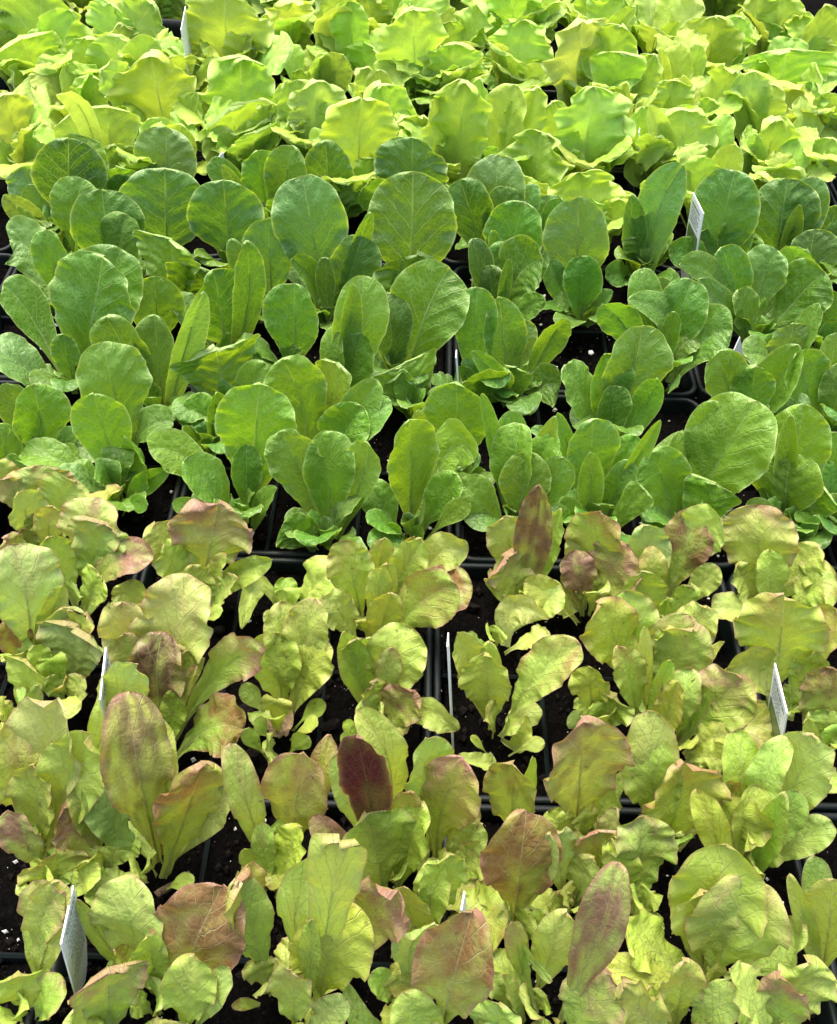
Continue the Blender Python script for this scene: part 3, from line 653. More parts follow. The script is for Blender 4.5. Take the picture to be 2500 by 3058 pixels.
 ('r',1.0,-5.4,1.0,2.5,-1.5,30.1,4.0,2.5,55.4,-0.18,-0.97,0.15,29.0,'y0.58'),
 ('o',-5.9,-9.6,1.0,-19.1,-8.0,31.6,-32.5,-6.4,41.3,0.34,-0.89,0.30,23.7,'y0.62'),
]),
('romaine',(0.1114,0.5309,0.0),'romaine rosette with a pale oval leaf and a small net-veined leaf in front',[
 ('r',-3.1,9.9,1.0,-7.8,15.0,46.3,-12.7,20.3,84.7,-0.01,-0.99,0.12,45.1,'p0.1 y0.0666667 g0.5'),
 ('n',-5.5,4.8,1.0,-17.2,8.7,27.1,-28.9,12.7,43.0,-0.03,-0.99,0.17,19.5,'p0.3 y0.0666667'),
 ('n',4.3,-0.3,1.0,10.7,-0.7,17.5,17.1,-1.2,28.5,-0.79,-0.49,0.35,15.3,'p0.2 y0.0666667'),
 ('n',2.1,-4.3,1.0,5.2,-5.9,13.7,8.3,-7.5,19.2,-0.38,-0.92,-0.03,12.7,'p0.2 y0.0666667'),
 ('o',-1.5,-4.4,1.0,-3.9,-1.5,28.8,-6.3,1.5,53.0,0.20,-0.97,0.13,27.2,'y0.0666667'),
]),
('romaine',(0.1574,0.5776,0.0),'romaine with a sharply folded yellow leaf, left of the printed tag in the dark gap',[
 ('f',1.4,3.1,1.0,3.5,5.2,19.5,5.6,7.3,35.0,0.17,-0.98,0.10,49.9,'y0.28'),
 ('o',-4.6,-5.0,1.0,-16.7,-14.7,24.6,-29.2,-24.6,23.9,0.78,-0.43,0.46,19.2,'y0 d0.3'),
]),
('romaine',(0.222,0.5825,0.0),'broad low yellow-green romaine leaf below the printed far-right tag',[
 ('f',-5.5,4.3,1.0,-13.7,6.1,23.9,-22.0,7.8,39.4,0.04,-0.99,0.11,34.2,'y0.16'),
 ('r',1.8,1.4,1.0,4.5,3.5,22.4,7.2,5.7,41.0,-0.64,-0.75,0.17,48.7,'y0.28'),
 ('o',-5.5,-4.7,1.0,-27.7,-12.8,37.4,-50.2,-21.0,39.4,0.67,-0.44,0.59,23.2,'y0 d0.2'),
]),
('romaine',(0.2781,0.5609,0.0),'round dull green romaine leaf near the right edge, behind the pale one',[
 ('r',-2.4,2.5,1.0,-6.0,6.2,29.0,-9.7,10.0,53.1,-0.22,-0.97,0.11,40.9,'y0.0166667 g0.2'),
]),
('romaine',(0.2315,0.5175,0.0),'romaine with an oval pale leaf leaning right over a folded dark one',[
 ('o',4.3,11.4,1.0,19.2,32.5,49.8,20.0,19.5,60.0,-0.34,-0.92,0.22,24.7,'p0.35 y0.108333'),
 ('r',-5.5,7.2,1.0,-20.9,11.5,37.9,-36.6,15.9,62.6,0.04,-0.99,0.16,28.6,'y0.108333'),
 ('r',-0.1,6.3,1.0,-4.6,20.4,43.9,-0.5,15.6,61.0,-0.52,-0.84,0.13,33.8,'p0.35 y0.108333'),
 ('o',6.0,0.3,1.0,20.4,4.2,37.0,27.7,1.1,56.6,-0.83,-0.44,0.33,41.2,'y0.188333 d0.2'),
 ('n',-5.9,-3.2,1.0,-42.0,16.3,60.0,-69.5,-10.1,66.3,0.67,-0.45,0.60,20.2,'y0.228333'),
 ('n',-5.9,-5.9,1.0,-30.5,-8.4,37.7,-55.1,-10.9,56.5,0.62,-0.61,0.49,16.6,'p0.25 y0.108333'),
 ('o',-5.8,-8.5,1.0,-14.9,-6.9,26.5,-24.1,-5.4,44.5,0.34,-0.92,0.21,24.0,'y0.268333'),
]),
('romaine',(0.2724,0.5014,0.0),'slim dark romaine leaf at the right edge',[
 ('o',-1.4,4.2,1.0,-3.6,7.9,24.9,-5.8,11.7,45.1,-0.06,-0.98,0.16,22.1,'y0.15 d0.2'),
 ('o',1.1,-0.6,1.0,2.7,0.9,15.7,4.3,2.4,28.5,-0.36,-0.92,0.14,20.7,'y0.15'),
]),
('romaine',(0.1591,0.4732,0.0),'romaine with a wide wrinkled leaf stretched right and teeth along its rim',[
 ('o',-1.9,14.1,1.0,-5.2,20.1,35.8,-8.5,26.3,62.4,-0.34,-0.93,0.15,19.9,'y0.208333 d0.15'),
 ('o',-4.4,10.1,1.0,-13.8,16.0,40.0,-23.4,22.0,69.4,0.05,-0.98,0.19,23.4,'y0.208333'),
 ('r',1.9,8.1,1.0,4.7,13.2,36.3,7.5,18.3,65.9,-0.45,-0.88,0.18,34.1,'y0.208333'),
 ('o',-6.0,1.6,1.0,-30.4,14.5,43.2,-45.7,3.2,55.2,0.15,-0.98,0.14,25.6,'p0.15 y0.208333'),
 ('n',-5.9,-0.1,1.0,13.6,19.4,49.1,-31.7,6.3,59.3,0.56,-0.76,0.33,21.1,'p0.1 y0.208333'),
 ('o',-0.3,-2.4,1.0,-0.7,1.1,28.6,-1.1,4.8,52.6,-0.41,-0.90,0.12,13.4,'y0.208333 d0.2'),
 ('o',6.0,-5.9,1.0,21.5,10.0,35.8,36.8,0.7,42.7,-0.64,-0.53,0.56,38.3,'p0.1 y0.208333'),
 ('c',0.1,-14.4,1.0,0.4,-22.8,21.5,0.7,-31.1,22.1,-0.92,0.29,0.25,14.6,'p0.4 y0.208333'),
]),
('romaine',(0.1177,0.4097,0.0),'compact bowl-shaped romaine with a grey-green back leaf beside open black soil',[
 ('c',-3.8,11.8,1.0,-16.0,22.8,27.2,-28.1,33.8,39.3,0.42,-0.65,0.64,13.8,'y0.375'),
 ('n',0.5,10.5,1.0,1.3,16.7,41.0,2.1,22.8,73.7,-0.28,-0.95,0.17,14.4,'p0.2 y0.375'),
 ('r',2.7,7.1,1.0,6.6,12.9,42.5,10.7,18.9,77.7,-0.01,-0.99,0.15,45.0,'y0.375 g0.3'),
 ('r',-2.3,3.3,1.0,-5.9,8.2,33.8,-9.5,13.2,62.0,0.29,-0.94,0.19,30.1,'y0.575'),
 ('o',-5.9,-1.5,1.0,-19.2,1.8,36.1,-32.7,5.2,61.1,0.58,-0.74,0.34,27.1,'y0.375 g0.2'),
 ('o',-1.0,-4.2,1.0,-2.6,-0.9,25.8,-4.2,2.5,47.3,-0.24,-0.96,0.12,20.9,'y0.375 d0.35 u0.3'),
 ('n',4.2,-7.7,1.0,20.1,4.0,42.8,16.7,-2.0,59.0,-0.65,-0.73,0.21,18.0,'p0.1 y0.375'),
]),
('romaine',(0.2078,0.4263,0.0),'upright romaine trio with tiny holes in the right leaf, left of the right edge',[
 ('o',-5.5,4.7,1.0,-18.1,8.6,31.8,-30.9,12.6,52.4,-0.00,-0.99,0.15,28.9,'y0.3375'),
 ('n',3.7,2.8,1.0,9.2,7.1,34.3,14.7,11.4,61.7,-0.82,-0.52,0.22,27.6,'y0.3375 d0.1'),
 ('o',-1.8,-0.6,1.0,-4.5,3.2,25.9,-7.3,7.1,47.5,-0.44,-0.89,0.10,26.6,'y0.3375'),
]),
('romaine',(0.2397,0.473,0.0),'romaine with a pale crumpled leaf and a thin seed leaf, beside the bare tag point',[
 ('n',2.6,5.9,1.0,6.4,10.0,30.6,10.3,14.1,54.5,-0.76,-0.62,0.20,18.1,'p0.1 y0.216667'),
 ('o',-0.7,2.3,1.0,-1.7,5.8,23.2,-2.7,9.3,42.4,-0.02,-0.99,0.17,32.1,'p0.3 y0.216667'),
 ('c',-2.5,1.4,1.0,-6.1,8.4,18.9,-9.7,15.3,31.1,0.10,-0.89,0.44,18.1,'p0.2 y0.216667'),
]),
('romaine',(0.2565,0.4236,0.0),'large romaine leaning left off the right edge of the middle rows',[
 ('o',-2.9,7.3,1.0,-7.2,13.4,36.9,-11.6,19.6,66.1,-0.29,-0.95,0.14,21.6,'y0.35'),
 ('o',-5.7,1.8,1.0,-20.8,9.6,36.8,-34.6,10.9,57.7,0.23,-0.94,0.27,29.8,'y0.35'),
 ('o',-0.9,-0.2,1.0,-2.2,4.3,28.4,-3.5,8.8,52.2,-0.15,-0.97,0.16,23.5,'y0.35'),
]),
('romaine',(0.1007,0.3435,0.0),'front romaine between the brown upright leaf and the largest front leaf',[
 ('n',-4.2,13.9,1.0,-15.4,20.7,39.5,-26.7,27.4,65.7,-0.10,-0.98,0.17,9.9,'p0.1 y0.5'),
 ('r',3.8,11.8,1.0,11.1,16.9,31.8,18.4,22.2,53.8,-0.35,-0.89,0.27,21.1,'y0.5 d0.05'),
 ('o',-1.9,10.3,1.0,-4.8,16.1,36.9,-7.7,22.0,66.0,0.22,-0.96,0.19,30.5,'p0.15 y0.5'),
 ('c',5.2,5.4,1.0,25.9,16.3,36.1,46.7,27.2,53.8,-0.29,-0.78,0.55,10.9,'p0.2 y0.5'),
 ('n',5.3,2.8,1.0,15.2,8.1,43.0,25.1,13.4,75.8,-0.10,-0.98,0.17,10.0,'y0.66'),
 ('o',3.1,-0.9,1.0,7.8,2.6,27.3,12.6,6.1,49.5,-0.46,-0.86,0.21,16.6,'y0.5 d0.3'),
 ('n',-2.2,-3.5,1.0,-5.6,0.9,31.5,-9.0,5.3,57.3,-0.29,-0.95,0.11,14.8,'y0.58'),
 ('f',5.2,-9.3,1.0,13.0,-8.9,29.4,20.8,-8.4,43.6,-0.49,-0.85,0.20,18.1,'y0.58'),
 ('n',-5.4,-12.1,1.0,-14.8,-6.9,25.9,-24.8,-11.5,35.7,0.42,-0.87,0.25,14.6,'y0.5'),
]),
('romaine',(0.1524,0.344,0.0),'largest front romaine with one great veined leaf leaning right',[
 ('o',0.8,10.7,1.0,2.1,17.7,43.3,3.3,24.9,78.2,-0.12,-0.98,0.18,22.0,'y0.74'),
 ('o',-3.0,6.8,1.0,-7.6,12.1,33.1,-12.2,17.6,58.8,0.25,-0.94,0.22,21.1,'y0.5'),
 ('o',4.7,3.7,1.0,6.3,7.5,48.6,20.9,16.3,86.1,-0.57,-0.79,0.22,49.0,'y0.62'),
 ('o',-5.8,-1.0,1.0,-12.2,5.0,34.2,-28.2,6.9,54.9,0.15,-0.97,0.20,31.1,'p0.05 y0.5'),
 ('f',2.4,-4.9,1.0,5.9,-2.6,21.8,9.5,-0.3,39.5,-0.23,-0.96,0.16,32.9,'y0.58'),
]),
('romaine',(0.2133,0.3387,0.0),'front right romaine with a round yellow leaf over a darker shaded one',[
 ('r',-1.9,11.7,1.0,-5.7,19.9,43.3,-9.5,28.3,76.8,-0.12,-0.97,0.20,35.7,'y0.74'),
 ('n',-3.5,8.5,1.0,-10.4,16.4,43.0,-17.2,24.3,75.5,-0.42,-0.90,0.11,12.6,'y0.58'),
 ('r',-3.3,5.1,1.0,-8.3,10.5,30.8,-13.4,15.9,54.5,-0.45,-0.89,0.09,39.6,'y0.62 d0.1'),
 ('f',1.6,0.7,1.0,12.0,8.8,28.4,6.4,7.5,41.0,-0.74,-0.64,0.20,34.2,'y0.5'),
 ('o',-6.0,-4.4,1.0,-19.5,-4.4,29.1,-33.4,-4.5,35.9,0.66,-0.54,0.52,13.1,'y0.5'),
 ('n',1.2,-7.5,1.0,3.0,-6.6,16.2,4.9,-5.7,28.9,-0.43,-0.90,0.11,9.7,'p0.1 y0.5'),
]),
('romaine',(0.2376,0.3444,0.0),'romaine cut by the right edge above the red lettuce',[
 ('o',-2.7,7.4,1.0,-6.8,13.6,34.2,-10.9,19.9,60.6,-0.53,-0.84,0.10,24.9,'y0.5'),
 ('o',-2.8,2.9,1.0,-6.9,7.4,25.4,-11.2,11.9,45.1,0.02,-0.98,0.20,20.7,'y0.5'),
 ('o',-1.3,-1.6,1.0,-3.2,0.8,16.4,-5.2,3.3,29.6,0.06,-0.98,0.18,18.3,'y0.5 d0.1'),
]),
('romaine',(0.0867,0.3958,0.0),'tiny pointed romaine shoot in the black soil gap',[
 ('n',-1.3,3.1,1.0,-3.2,5.5,17.2,-5.1,7.9,30.3,0.12,-0.98,0.17,8.0,'y0.4125'),
 ('n',-3.5,-1.4,1.0,-8.7,-1.1,15.0,-14.0,-0.7,24.6,0.32,-0.93,0.17,10.3,'y0.4125'),
]),
('butter',(-0.3589,0.8522,0.0),'big smooth yellow-green lettuce leaf in the far left corner',[
 ('l',5.6,-0.5,1.0,14.1,-1.3,47.9,22.6,-2.1,87.4,0.22,-0.97,-0.06,78.6,'y0.1'),
]),
('butter',(-0.301,0.8898,0.0),'pale ruffled lettuce behind the curved black pot rim',[
 ('l',5.8,1.0,1.0,28.5,-5.6,43.2,51.1,-12.1,68.6,-0.58,-0.78,0.24,54.2,'y0'),
 ('l',3.6,-0.2,1.0,9.0,-0.4,34.4,14.4,-0.6,62.7,-0.23,-0.97,0.03,52.6,'p0.3 y0'),
 ('l',4.9,-5.9,1.0,14.6,-11.4,30.5,24.3,-16.9,50.6,0.16,-0.95,-0.27,44.2,'p0.3 y0'),
]),
('butter',(-0.1902,0.8486,0.0),'tall scalloped yellow lettuce right of the far white tag',[
 ('l',3.6,-0.8,1.0,8.9,-2.1,50.8,14.3,-3.3,93.2,0.20,-0.98,-0.05,74.8,'y0'),
]),
('butter',(-0.1381,0.8958,0.0),'pair of upright far lettuce leaves with a deep notch, left of centre',[
 ('l',-2.4,0.9,1.0,-5.9,-0.1,31.0,-9.4,-1.1,56.5,0.31,-0.95,0.00,32.3,'y0'),
 ('l',2.5,-2.0,1.0,6.4,-2.8,38.0,10.3,-3.5,69.4,0.35,-0.93,-0.06,49.6,'p0.2 y0'),
]),
('butter',(-0.3394,0.8145,0.0),'folded yellow lettuce leaf lying flat at the left edge',[
 ('l',-3.8,3.9,1.0,-9.6,5.0,21.4,-15.4,6.1,36.5,0.50,-0.84,0.21,27.5,'y0 d0.2'),
 ('f',-0.9,-2.9,1.0,-2.2,-7.3,37.1,-3.4,-11.7,67.9,0.71,-0.70,-0.06,57.5,'y0'),
 ('l',-1.3,-8.2,1.0,-5.8,-27.0,38.1,-10.2,-45.8,45.1,0.96,0.07,0.25,35.9,'y0 d0.1'),
]),
('butter',(-0.2893,0.8142,0.0),'yellow pair of lettuce leaves just below the curved black pot rim',[
 ('l',-1.1,3.1,1.0,-2.8,3.0,35.4,-4.6,2.9,64.7,0.17,-0.98,0.01,43.7,'y0.1'),
 ('o',6.0,-0.2,1.0,16.2,-0.5,37.4,26.3,-0.7,65.4,-0.19,-0.98,0.05,52.9,'p0.2 y0'),
 ('r',5.6,-4.5,1.0,34.8,-14.2,48.9,64.0,-23.9,74.9,-0.58,-0.77,0.26,30.1,'y0 d0.2'),
]),
('butter',(-0.2199,0.8212,0.0),'small frilled lettuce below the far white tag',[
 ('l',-1.6,3.2,1.0,-4.0,3.2,28.9,-6.4,3.3,52.7,0.15,-0.99,0.02,35.0,'p0.2 y0'),
 ('l',3.2,-0.3,1.0,8.2,-0.6,24.3,13.1,-1.0,43.4,0.06,-1.00,-0.03,43.7,'y0'),
 ('l',5.4,-4.9,1.0,19.9,-10.3,33.3,34.4,-15.6,53.4,-0.54,-0.83,0.13,14.5,'y0'),
]),
('butter',(-0.1783,0.8395,0.0),'bright lettuce leaf drooping right with a rounded pale rim, upper left of centre',[
 ('l',4.7,1.5,1.0,11.8,1.3,33.5,18.8,1.1,59.9,-0.12,-0.99,0.02,40.1,'p0.1 y0'),
 ('r',5.2,-4.2,1.0,31.3,-18.7,50.5,57.3,-33.1,57.5,-0.76,-0.47,0.46,54.9,'p0.2 y0'),
]),
('butter',(-0.3283,0.693,0.0),'yellow lettuce with tiny curled heart at the left edge, above the romaine',[
 ('l',0.5,6.1,1.0,1.3,8.1,37.8,2.1,10.0,69.2,0.65,-0.76,0.03,45.6,'y0.15'),
 ('l',2.5,0.9,1.0,6.3,-0.1,23.6,10.2,-1.1,42.9,0.12,-0.99,-0.07,19.7,'p0.2 y0'),
 ('l',-1.9,-3.2,1.0,-4.6,-5.5,23.4,-7.4,-7.8,39.0,0.59,-0.81,-0.01,19.6,'y0.15'),
 ('l',5.5,-6.0,1.0,18.0,-9.6,34.7,30.5,-13.1,47.1,-0.21,-0.98,-0.04,21.0,'y0'),
]),
('butter',(-0.3017,0.7653,0.0),'pale blistered lettuce leaf hanging toward the viewer, left',[
 ('l',1.4,4.1,1.0,3.4,5.4,33.0,5.5,6.7,60.2,0.56,-0.83,-0.00,25.3,'y0'),
 ('l',6.0,-0.3,1.0,15.5,-0.9,31.3,25.1,-1.4,53.5,-0.10,-0.99,0.02,32.7,'y0 d0.1'),
 ('l',-2.0,-8.0,1.0,-9.9,-28.3,39.5,-17.7,-48.5,45.0,0.89,0.13,0.43,58.0,'p0.35 y0'),
]),
('butter',(-0.2564,0.6763,0.0),'wide lettuce skirt leaf below a bright curled ribbon edge, left',[
 ('f',3.0,6.5,1.0,7.6,9.0,37.4,12.1,11.5,68.4,0.19,-0.98,0.05,45.8,'y0 d0.1'),
 ('f',-4.0,1.2,1.0,-10.0,0.5,36.0,-16.0,-0.2,65.8,0.54,-0.83,0.08,33.0,'y0'),
 ('l',4.3,-2.1,1.0,10.7,-2.9,24.2,17.1,-3.8,41.8,-0.02,-1.00,-0.03,32.2,'y0 d0.2'),
 ('n',-0.6,-9.5,1.0,6.3,3.8,85.9,-3.4,-36.6,101.1,0.19,-0.95,-0.25,17.2,'p0.2 y0.15'),
]),
('butter',(-0.2171,0.7304,0.0),'brightest upright yellow lettuce leaf with a long pale midrib, left of centre',[
 ('l',-5.6,0.3,1.0,-29.5,14.4,64.9,-33.5,-12.4,77.0,0.61,-0.79,0.09,33.9,'p0.25 y0'),
 ('l',0.2,0.5,1.0,0.4,1.3,47.4,0.6,2.0,87.0,0.03,-1.00,0.02,65.0,'y0.175'),
 ('l',5.9,-3.4,1.0,18.0,-4.4,36.5,30.1,-5.4,62.1,-0.50,-0.85,0.17,28.4,'y0.1'),
]),
('butter',(-0.208,0.6837,0.0),'low yellow lettuce leaves hugging the grey-green romaine leaf',[
 ('r',-1.3,2.5,1.0,-3.2,3.7,32.8,-5.1,5.0,59.9,0.55,-0.83,0.07,41.0,'y0.15'),
 ('r',4.6,-0.9,1.0,11.5,0.1,32.6,18.4,1.1,58.2,-0.24,-0.97,0.09,31.6,'y0.1'),
]),
('butter',(-0.1598,0.7334,0.0),"round domed lettuce leaf left of the picture's upper centre",[
 ('l',3.1,0.8,1.0,7.7,2.0,46.2,12.4,3.3,84.7,0.06,-1.00,0.02,63.5,'y0.05'),
]),
('butter',(-0.1451,0.6971,0.0),'arched lettuce leaf with a bright rolled rim behind the small tag tip',[
 ('l',5.7,5.6,1.0,14.3,6.9,37.2,23.0,8.2,65.6,0.06,-1.00,0.02,32.8,'p0.1 y0'),
 ('f',-2.4,2.2,1.0,-6.0,3.1,37.6,-9.6,4.1,68.7,0.35,-0.94,0.06,61.8,'y0.125 c-50'),
 ('r',3.5,0.1,1.0,8.8,2.7,28.9,14.1,5.2,52.1,-0.15,-0.98,0.13,42.7,'y0.15'),
 ('o',-4.6,-7.5,1.0,-13.4,-13.1,36.9,-22.3,-18.8,54.2,0.64,-0.77,0.05,32.2,'y0 d0.4'),
]),
('butter',(-0.0673,0.869,0.0),'far lettuce with a curl reaching up right beside a black gap',[
 ('l',-1.5,2.8,1.0,-3.7,2.2,41.0,-5.9,1.6,75.1,0.19,-0.98,-0.01,34.9,'y0'),
 ('l',-0.8,-0.2,1.0,-49.7,14.8,51.7,-3.2,-0.7,64.1,0.36,-0.93,0.01,32.2,'p0.1 y0'),
 ('l',4.1,-5.2,1.0,10.1,-8.2,24.8,16.2,-11.2,42.3,-0.55,-0.83,0.04,45.1,'y0'),
]),
('butter',(-0.0112,0.8265,0.0),'tallest pale scalloped lettuce leaf at the upper centre',[
 ('l',-1.3,1.0,1.0,-3.2,0.2,50.0,-5.2,-0.7,91.7,0.11,-0.99,-0.01,59.3,'p0.25 y0.05'),
 ('l',-4.9,-4.6,1.0,-12.5,-9.4,29.1,-20.2,-14.1,41.5,0.35,-0.93,-0.09,36.9,'p0.3 y0'),
]),
('butter',(0.0187,0.9015,0.0),'two-horned far lettuce right of the tallest pale leaf',[
 ('l',5.8,-0.3,1.0,16.4,-3.8,38.3,27.0,-7.3,66.5,-0.52,-0.85,0.08,49.7,'p0.1 y0'),
 ('l',-0.6,-1.7,1.0,-1.6,-1.9,27.4,-2.5,-2.2,49.9,0.23,-0.97,-0.00,33.4,'y0.05'),
]),
('butter',(0.0888,0.9199,0.0),'broad ruffled lettuce at the top edge, right of centre',[
 ('l',-4.3,0.4,1.0,-10.7,-1.4,40.2,-17.1,-3.3,73.5,0.11,-0.99,-0.03,68.6,'y0'),
 ('l',4.1,-3.2,1.0,10.2,-5.7,39.4,16.4,-8.2,71.9,-0.25,-0.97,-0.03,32.3,'y0'),
]),
('butter',(-0.1069,0.8181,0.0),'small cupped lettuce curl beside a dark hollow',[
 ('r',5.9,1.2,1.0,19.3,-2.5,34.0,32.7,-6.2,56.3,-0.23,-0.97,-0.02,33.1,'y0 d0.45'),
 ('n',3.4,0.0,1.0,8.4,0.0,30.0,13.4,0.1,54.7,0.26,-0.96,-0.05,26.3,'y0.05'),
 ('l',-1.8,-3.9,1.0,-4.4,-5.0,23.3,-7.1,-6.0,42.3,0.24,-0.97,-0.02,21.7,'y0'),
]),
('butter',(-0.0494,0.7907,0.0),'slender lobed lettuce leaf left of the black hollow',[
 ('l',-1.0,2.0,1.0,-2.4,2.8,29.8,-3.9,3.5,54.3,0.20,-0.98,0.04,31.8,'p0.1 y0'),
 ('o',1.9,-1.4,1.0,4.8,-0.9,29.8,7.6,-0.5,54.3,-0.05,-1.00,0.02,24.1,'y0 d0.2'),
]),
('butter',(0.017,0.8187,0.0),'lettuce leaf with a pointed corner beside the black hollow, upper centre',[
 ('l',0.7,0.3,1.0,1.7,0.7,36.3,2.7,1.1,66.4,-0.04,-1.00,0.01,55.1,'p0.15 y0'),
]),
('butter',(0.0759,0.8474,0.0),'spoon-shaped pale lettuce with an upturned white rim, right of centre',[
 ('l',0.5,3.3,1.0,1.2,3.6,38.8,1.9,3.8,71.0,0.04,-1.00,0.01,56.9,'p0.3 y0'),
 ('n',-5.7,-1.8,1.0,-7.7,4.8,41.9,-23.4,-7.1,55.5,0.25,-0.97,-0.01,21.8,'p0.3 y0'),
 ('n',3.5,-7.3,1.0,14.5,-21.4,37.8,25.5,-35.6,46.6,-0.84,-0.55,0.06,24.8,'y0.05'),
]),
('butter',(-0.0947,0.7048,0.0),'many-lobed pale lettuce like a flower, above the pointed dark romaine',[
 ('l',-1.8,4.1,1.0,-4.5,5.6,44.4,-7.1,7.0,81.3,0.18,-0.98,0.05,36.8,'y0 d0.1'),
 ('l',2.1,1.1,1.0,5.3,2.7,44.2,8.5,4.4,81.0,0.37,-0.93,0.01,55.8,'p0.25 y0'),
 ('l',-2.9,-4.7,1.0,-7.1,-7.0,31.0,-11.4,-9.2,56.2,0.48,-0.88,0.00,26.2,'p0.2 y0'),
]),
('butter',(-0.0608,0.6615,0.0),'large bright lettuce leaf hanging like a tongue above a black gap, centre',[
 ('l',3.2,3.1,1.0,8.0,5.3,48.1,12.9,7.6,88.1,0.24,-0.97,0.02,62.1,'y0.125'),
 ('l',4.7,-2.1,1.0,11.7,-2.9,27.9,18.7,-3.6,48.6,0.05,-1.00,-0.05,23.4,'p0.1 y0'),
]),
('butter',(-0.0208,0.7085,0.0),'heart-notched yellow lettuce leaf just behind the highest centre romaine',[
 ('l',-4.0,3.8,1.0,-9.9,4.7,42.3,-15.9,5.6,77.4,0.02,-1.00,0.03,47.4,'y0'),
 ('l',4.2,0.2,1.0,10.5,0.5,31.9,16.9,0.9,57.3,-0.18,-0.98,0.05,27.8,'y0 d0.15'),
 ('r',-0.3,-4.6,1.0,-0.8,-6.7,34.2,-1.2,-8.8,62.5,0.38,-0.92,-0.06,50.8,'y0.175'),
]),
('butter',(0.0196,0.685,0.0),'tall narrow-waisted lettuce leaf with a strong midrib, right of centre',[
 ('l',-2.5,4.4,1.0,-6.3,6.3,45.9,-10.0,8.1,84.2,0.33,-0.94,0.07,34.0,'y0.05'),
 ('l',4.4,0.7,1.0,11.1,1.8,53.1,17.8,2.8,97.5,-0.45,-0.89,0.08,17.6,'y0'),
 ('l',1.7,-2.3,1.0,4.2,-1.0,52.4,6.8,0.3,96.1,-0.37,-0.93,0.05,46.5,'y0'),
]),
('butter',(0.0556,0.6944,0.0),'upright lettuce with one tapering pointed leaf, right of centre',[
 ('l',5.9,3.5,1.0,15.1,4.0,48.3,24.2,4.6,87.7,-0.35,-0.93,0.09,34.5,'p0.1 y0'),
 ('o',1.7,1.0,1.0,4.1,2.6,47.9,6.6,4.2,87.8,-0.45,-0.89,0.06,42.5,'p0.1 y0'),
 ('n',5.7,-4.5,1.0,14.9,-6.7,33.9,24.1,-8.9,58.5,-0.60,-0.79,0.13,23.9,'y0.05'),
]),
('butter',(0.0824,0.6517,0.0),'deep green shaded lettuce leaf low behind the far right romaine',[
 ('l',0.1,1.5,1.0,0.3,3.8,39.4,0.4,6.1,72.1,-0.43,-0.90,0.06,51.9,'y0 d0.45'),
]),
('butter',(0.1471,0.927,0.0),'cupped crinkled lettuce at the top edge, left of the far right corner',[
 ('l',0.5,2.8,1.0,1.3,2.2,36.3,2.0,1.6,66.5,-0.05,-1.00,-0.02,41.0,'y0'),
 ('l',5.4,-2.7,1.0,15.1,-7.8,39.1,24.8,-12.8,68.3,-0.29,-0.96,-0.06,45.0,'y0'),
 ('n',4.5,-6.3,1.0,20.3,-19.0,42.6,36.1,-31.7,68.8,-0.49,-0.87,-0.10,19.9,'y0'),
]),
('butter',(0.2171,0.9459,0.0),'far lettuce with a smooth rounded flap pointing right',[
 ('r',5.1,-1.9,1.0,20.4,-11.9,42.7,35.8,-21.9,57.6,-0.83,-0.49,0.28,42.4,'p0.15 y0'),
 ('n',3.8,-5.7,1.0,9.9,-12.3,30.4,16.0,-18.9,44.0,-0.50,-0.86,-0.12,18.3,'y0.15'),
]),
('butter',(0.262,0.8811,0.0),'crowded far lettuce with a notched flap, right of the smooth rounded flap',[
 ('l',3.4,0.2,1.0,8.4,-2.0,38.7,13.5,-4.2,70.7,-0.33,-0.94,-0.01,35.5,'p0.1 y0'),
 ('l',-2.7,-1.9,1.0,-6.9,-2.4,37.6,-11.0,-2.8,68.8,-0.42,-0.91,-0.06,54.0,'y0 d0.1'),
]),
('butter',(0.3289,0.9452,0.0),'blistered lettuce at the top edge near the right corner',[
 ('l',-5.9,2.2,1.0,-14.7,0.6,35.7,-23.5,-1.0,62.8,0.25,-0.97,0.02,41.0,'y0 d0.1'),
 ('l',1.3,-1.2,1.0,3.3,-3.1,34.8,5.3,-4.9,63.6,-0.06,-1.00,-0.05,46.0,'p0.1 y0'),
 ('l',1.6,-5.7,1.0,4.1,-9.5,24.4,6.6,-13.2,38.4,-0.71,-0.70,-0.05,40.7,'p0.1 y0'),
]),
('butter',(0.3686,0.9044,0.0),'pointed dark lettuce leaf below the grey patch in the top right corner',[
 ('n',-2.8,2.9,1.0,-7.1,2.5,38.5,-11.4,2.1,70.4,0.09,-1.00,-0.00,42.5,'y0 d0.3'),
 ('o',-3.4,-0.4,1.0,-8.5,-1.1,24.6,-13.6,-1.8,43.7,-0.21,-0.98,-0.08,39.1,'y0 d0.15'),
 ('r',1.5,-5.1,1.0,3.6,-8.0,24.0,5.7,-10.9,39.1,-0.56,-0.83,-0.06,33.3,'y0.1'),
]),
('butter',(0.137,0.8191,0.0),'broad pale lettuce leaf with a white midrib, upper right of centre',[
 ('l',5.4,1.9,1.0,13.6,-0.1,46.4,21.8,-2.1,84.7,-0.02,-1.00,-0.04,48.7,'y0 d0.15'),
 ('l',-3.1,-0.4,1.0,-7.7,-1.0,48.4,-12.2,-1.5,88.7,0.21,-0.98,0.01,61.0,'p0.25 y0'),
 ('l',1.3,-3.4,1.0,3.3,-3.7,26.2,5.3,-4.0,47.6,-0.50,-0.87,0.03,31.7,'p0.1 y0.05'),
]),
('butter',(0.1645,0.8022,0.0),'smooth yellow square-topped lettuce leaf right of the white-ribbed one',[
 ('l',5.4,0.4,1.0,13.4,-1.5,39.0,21.4,-3.4,70.2,-0.48,-0.87,0.06,33.1,'y0 d0.25'),
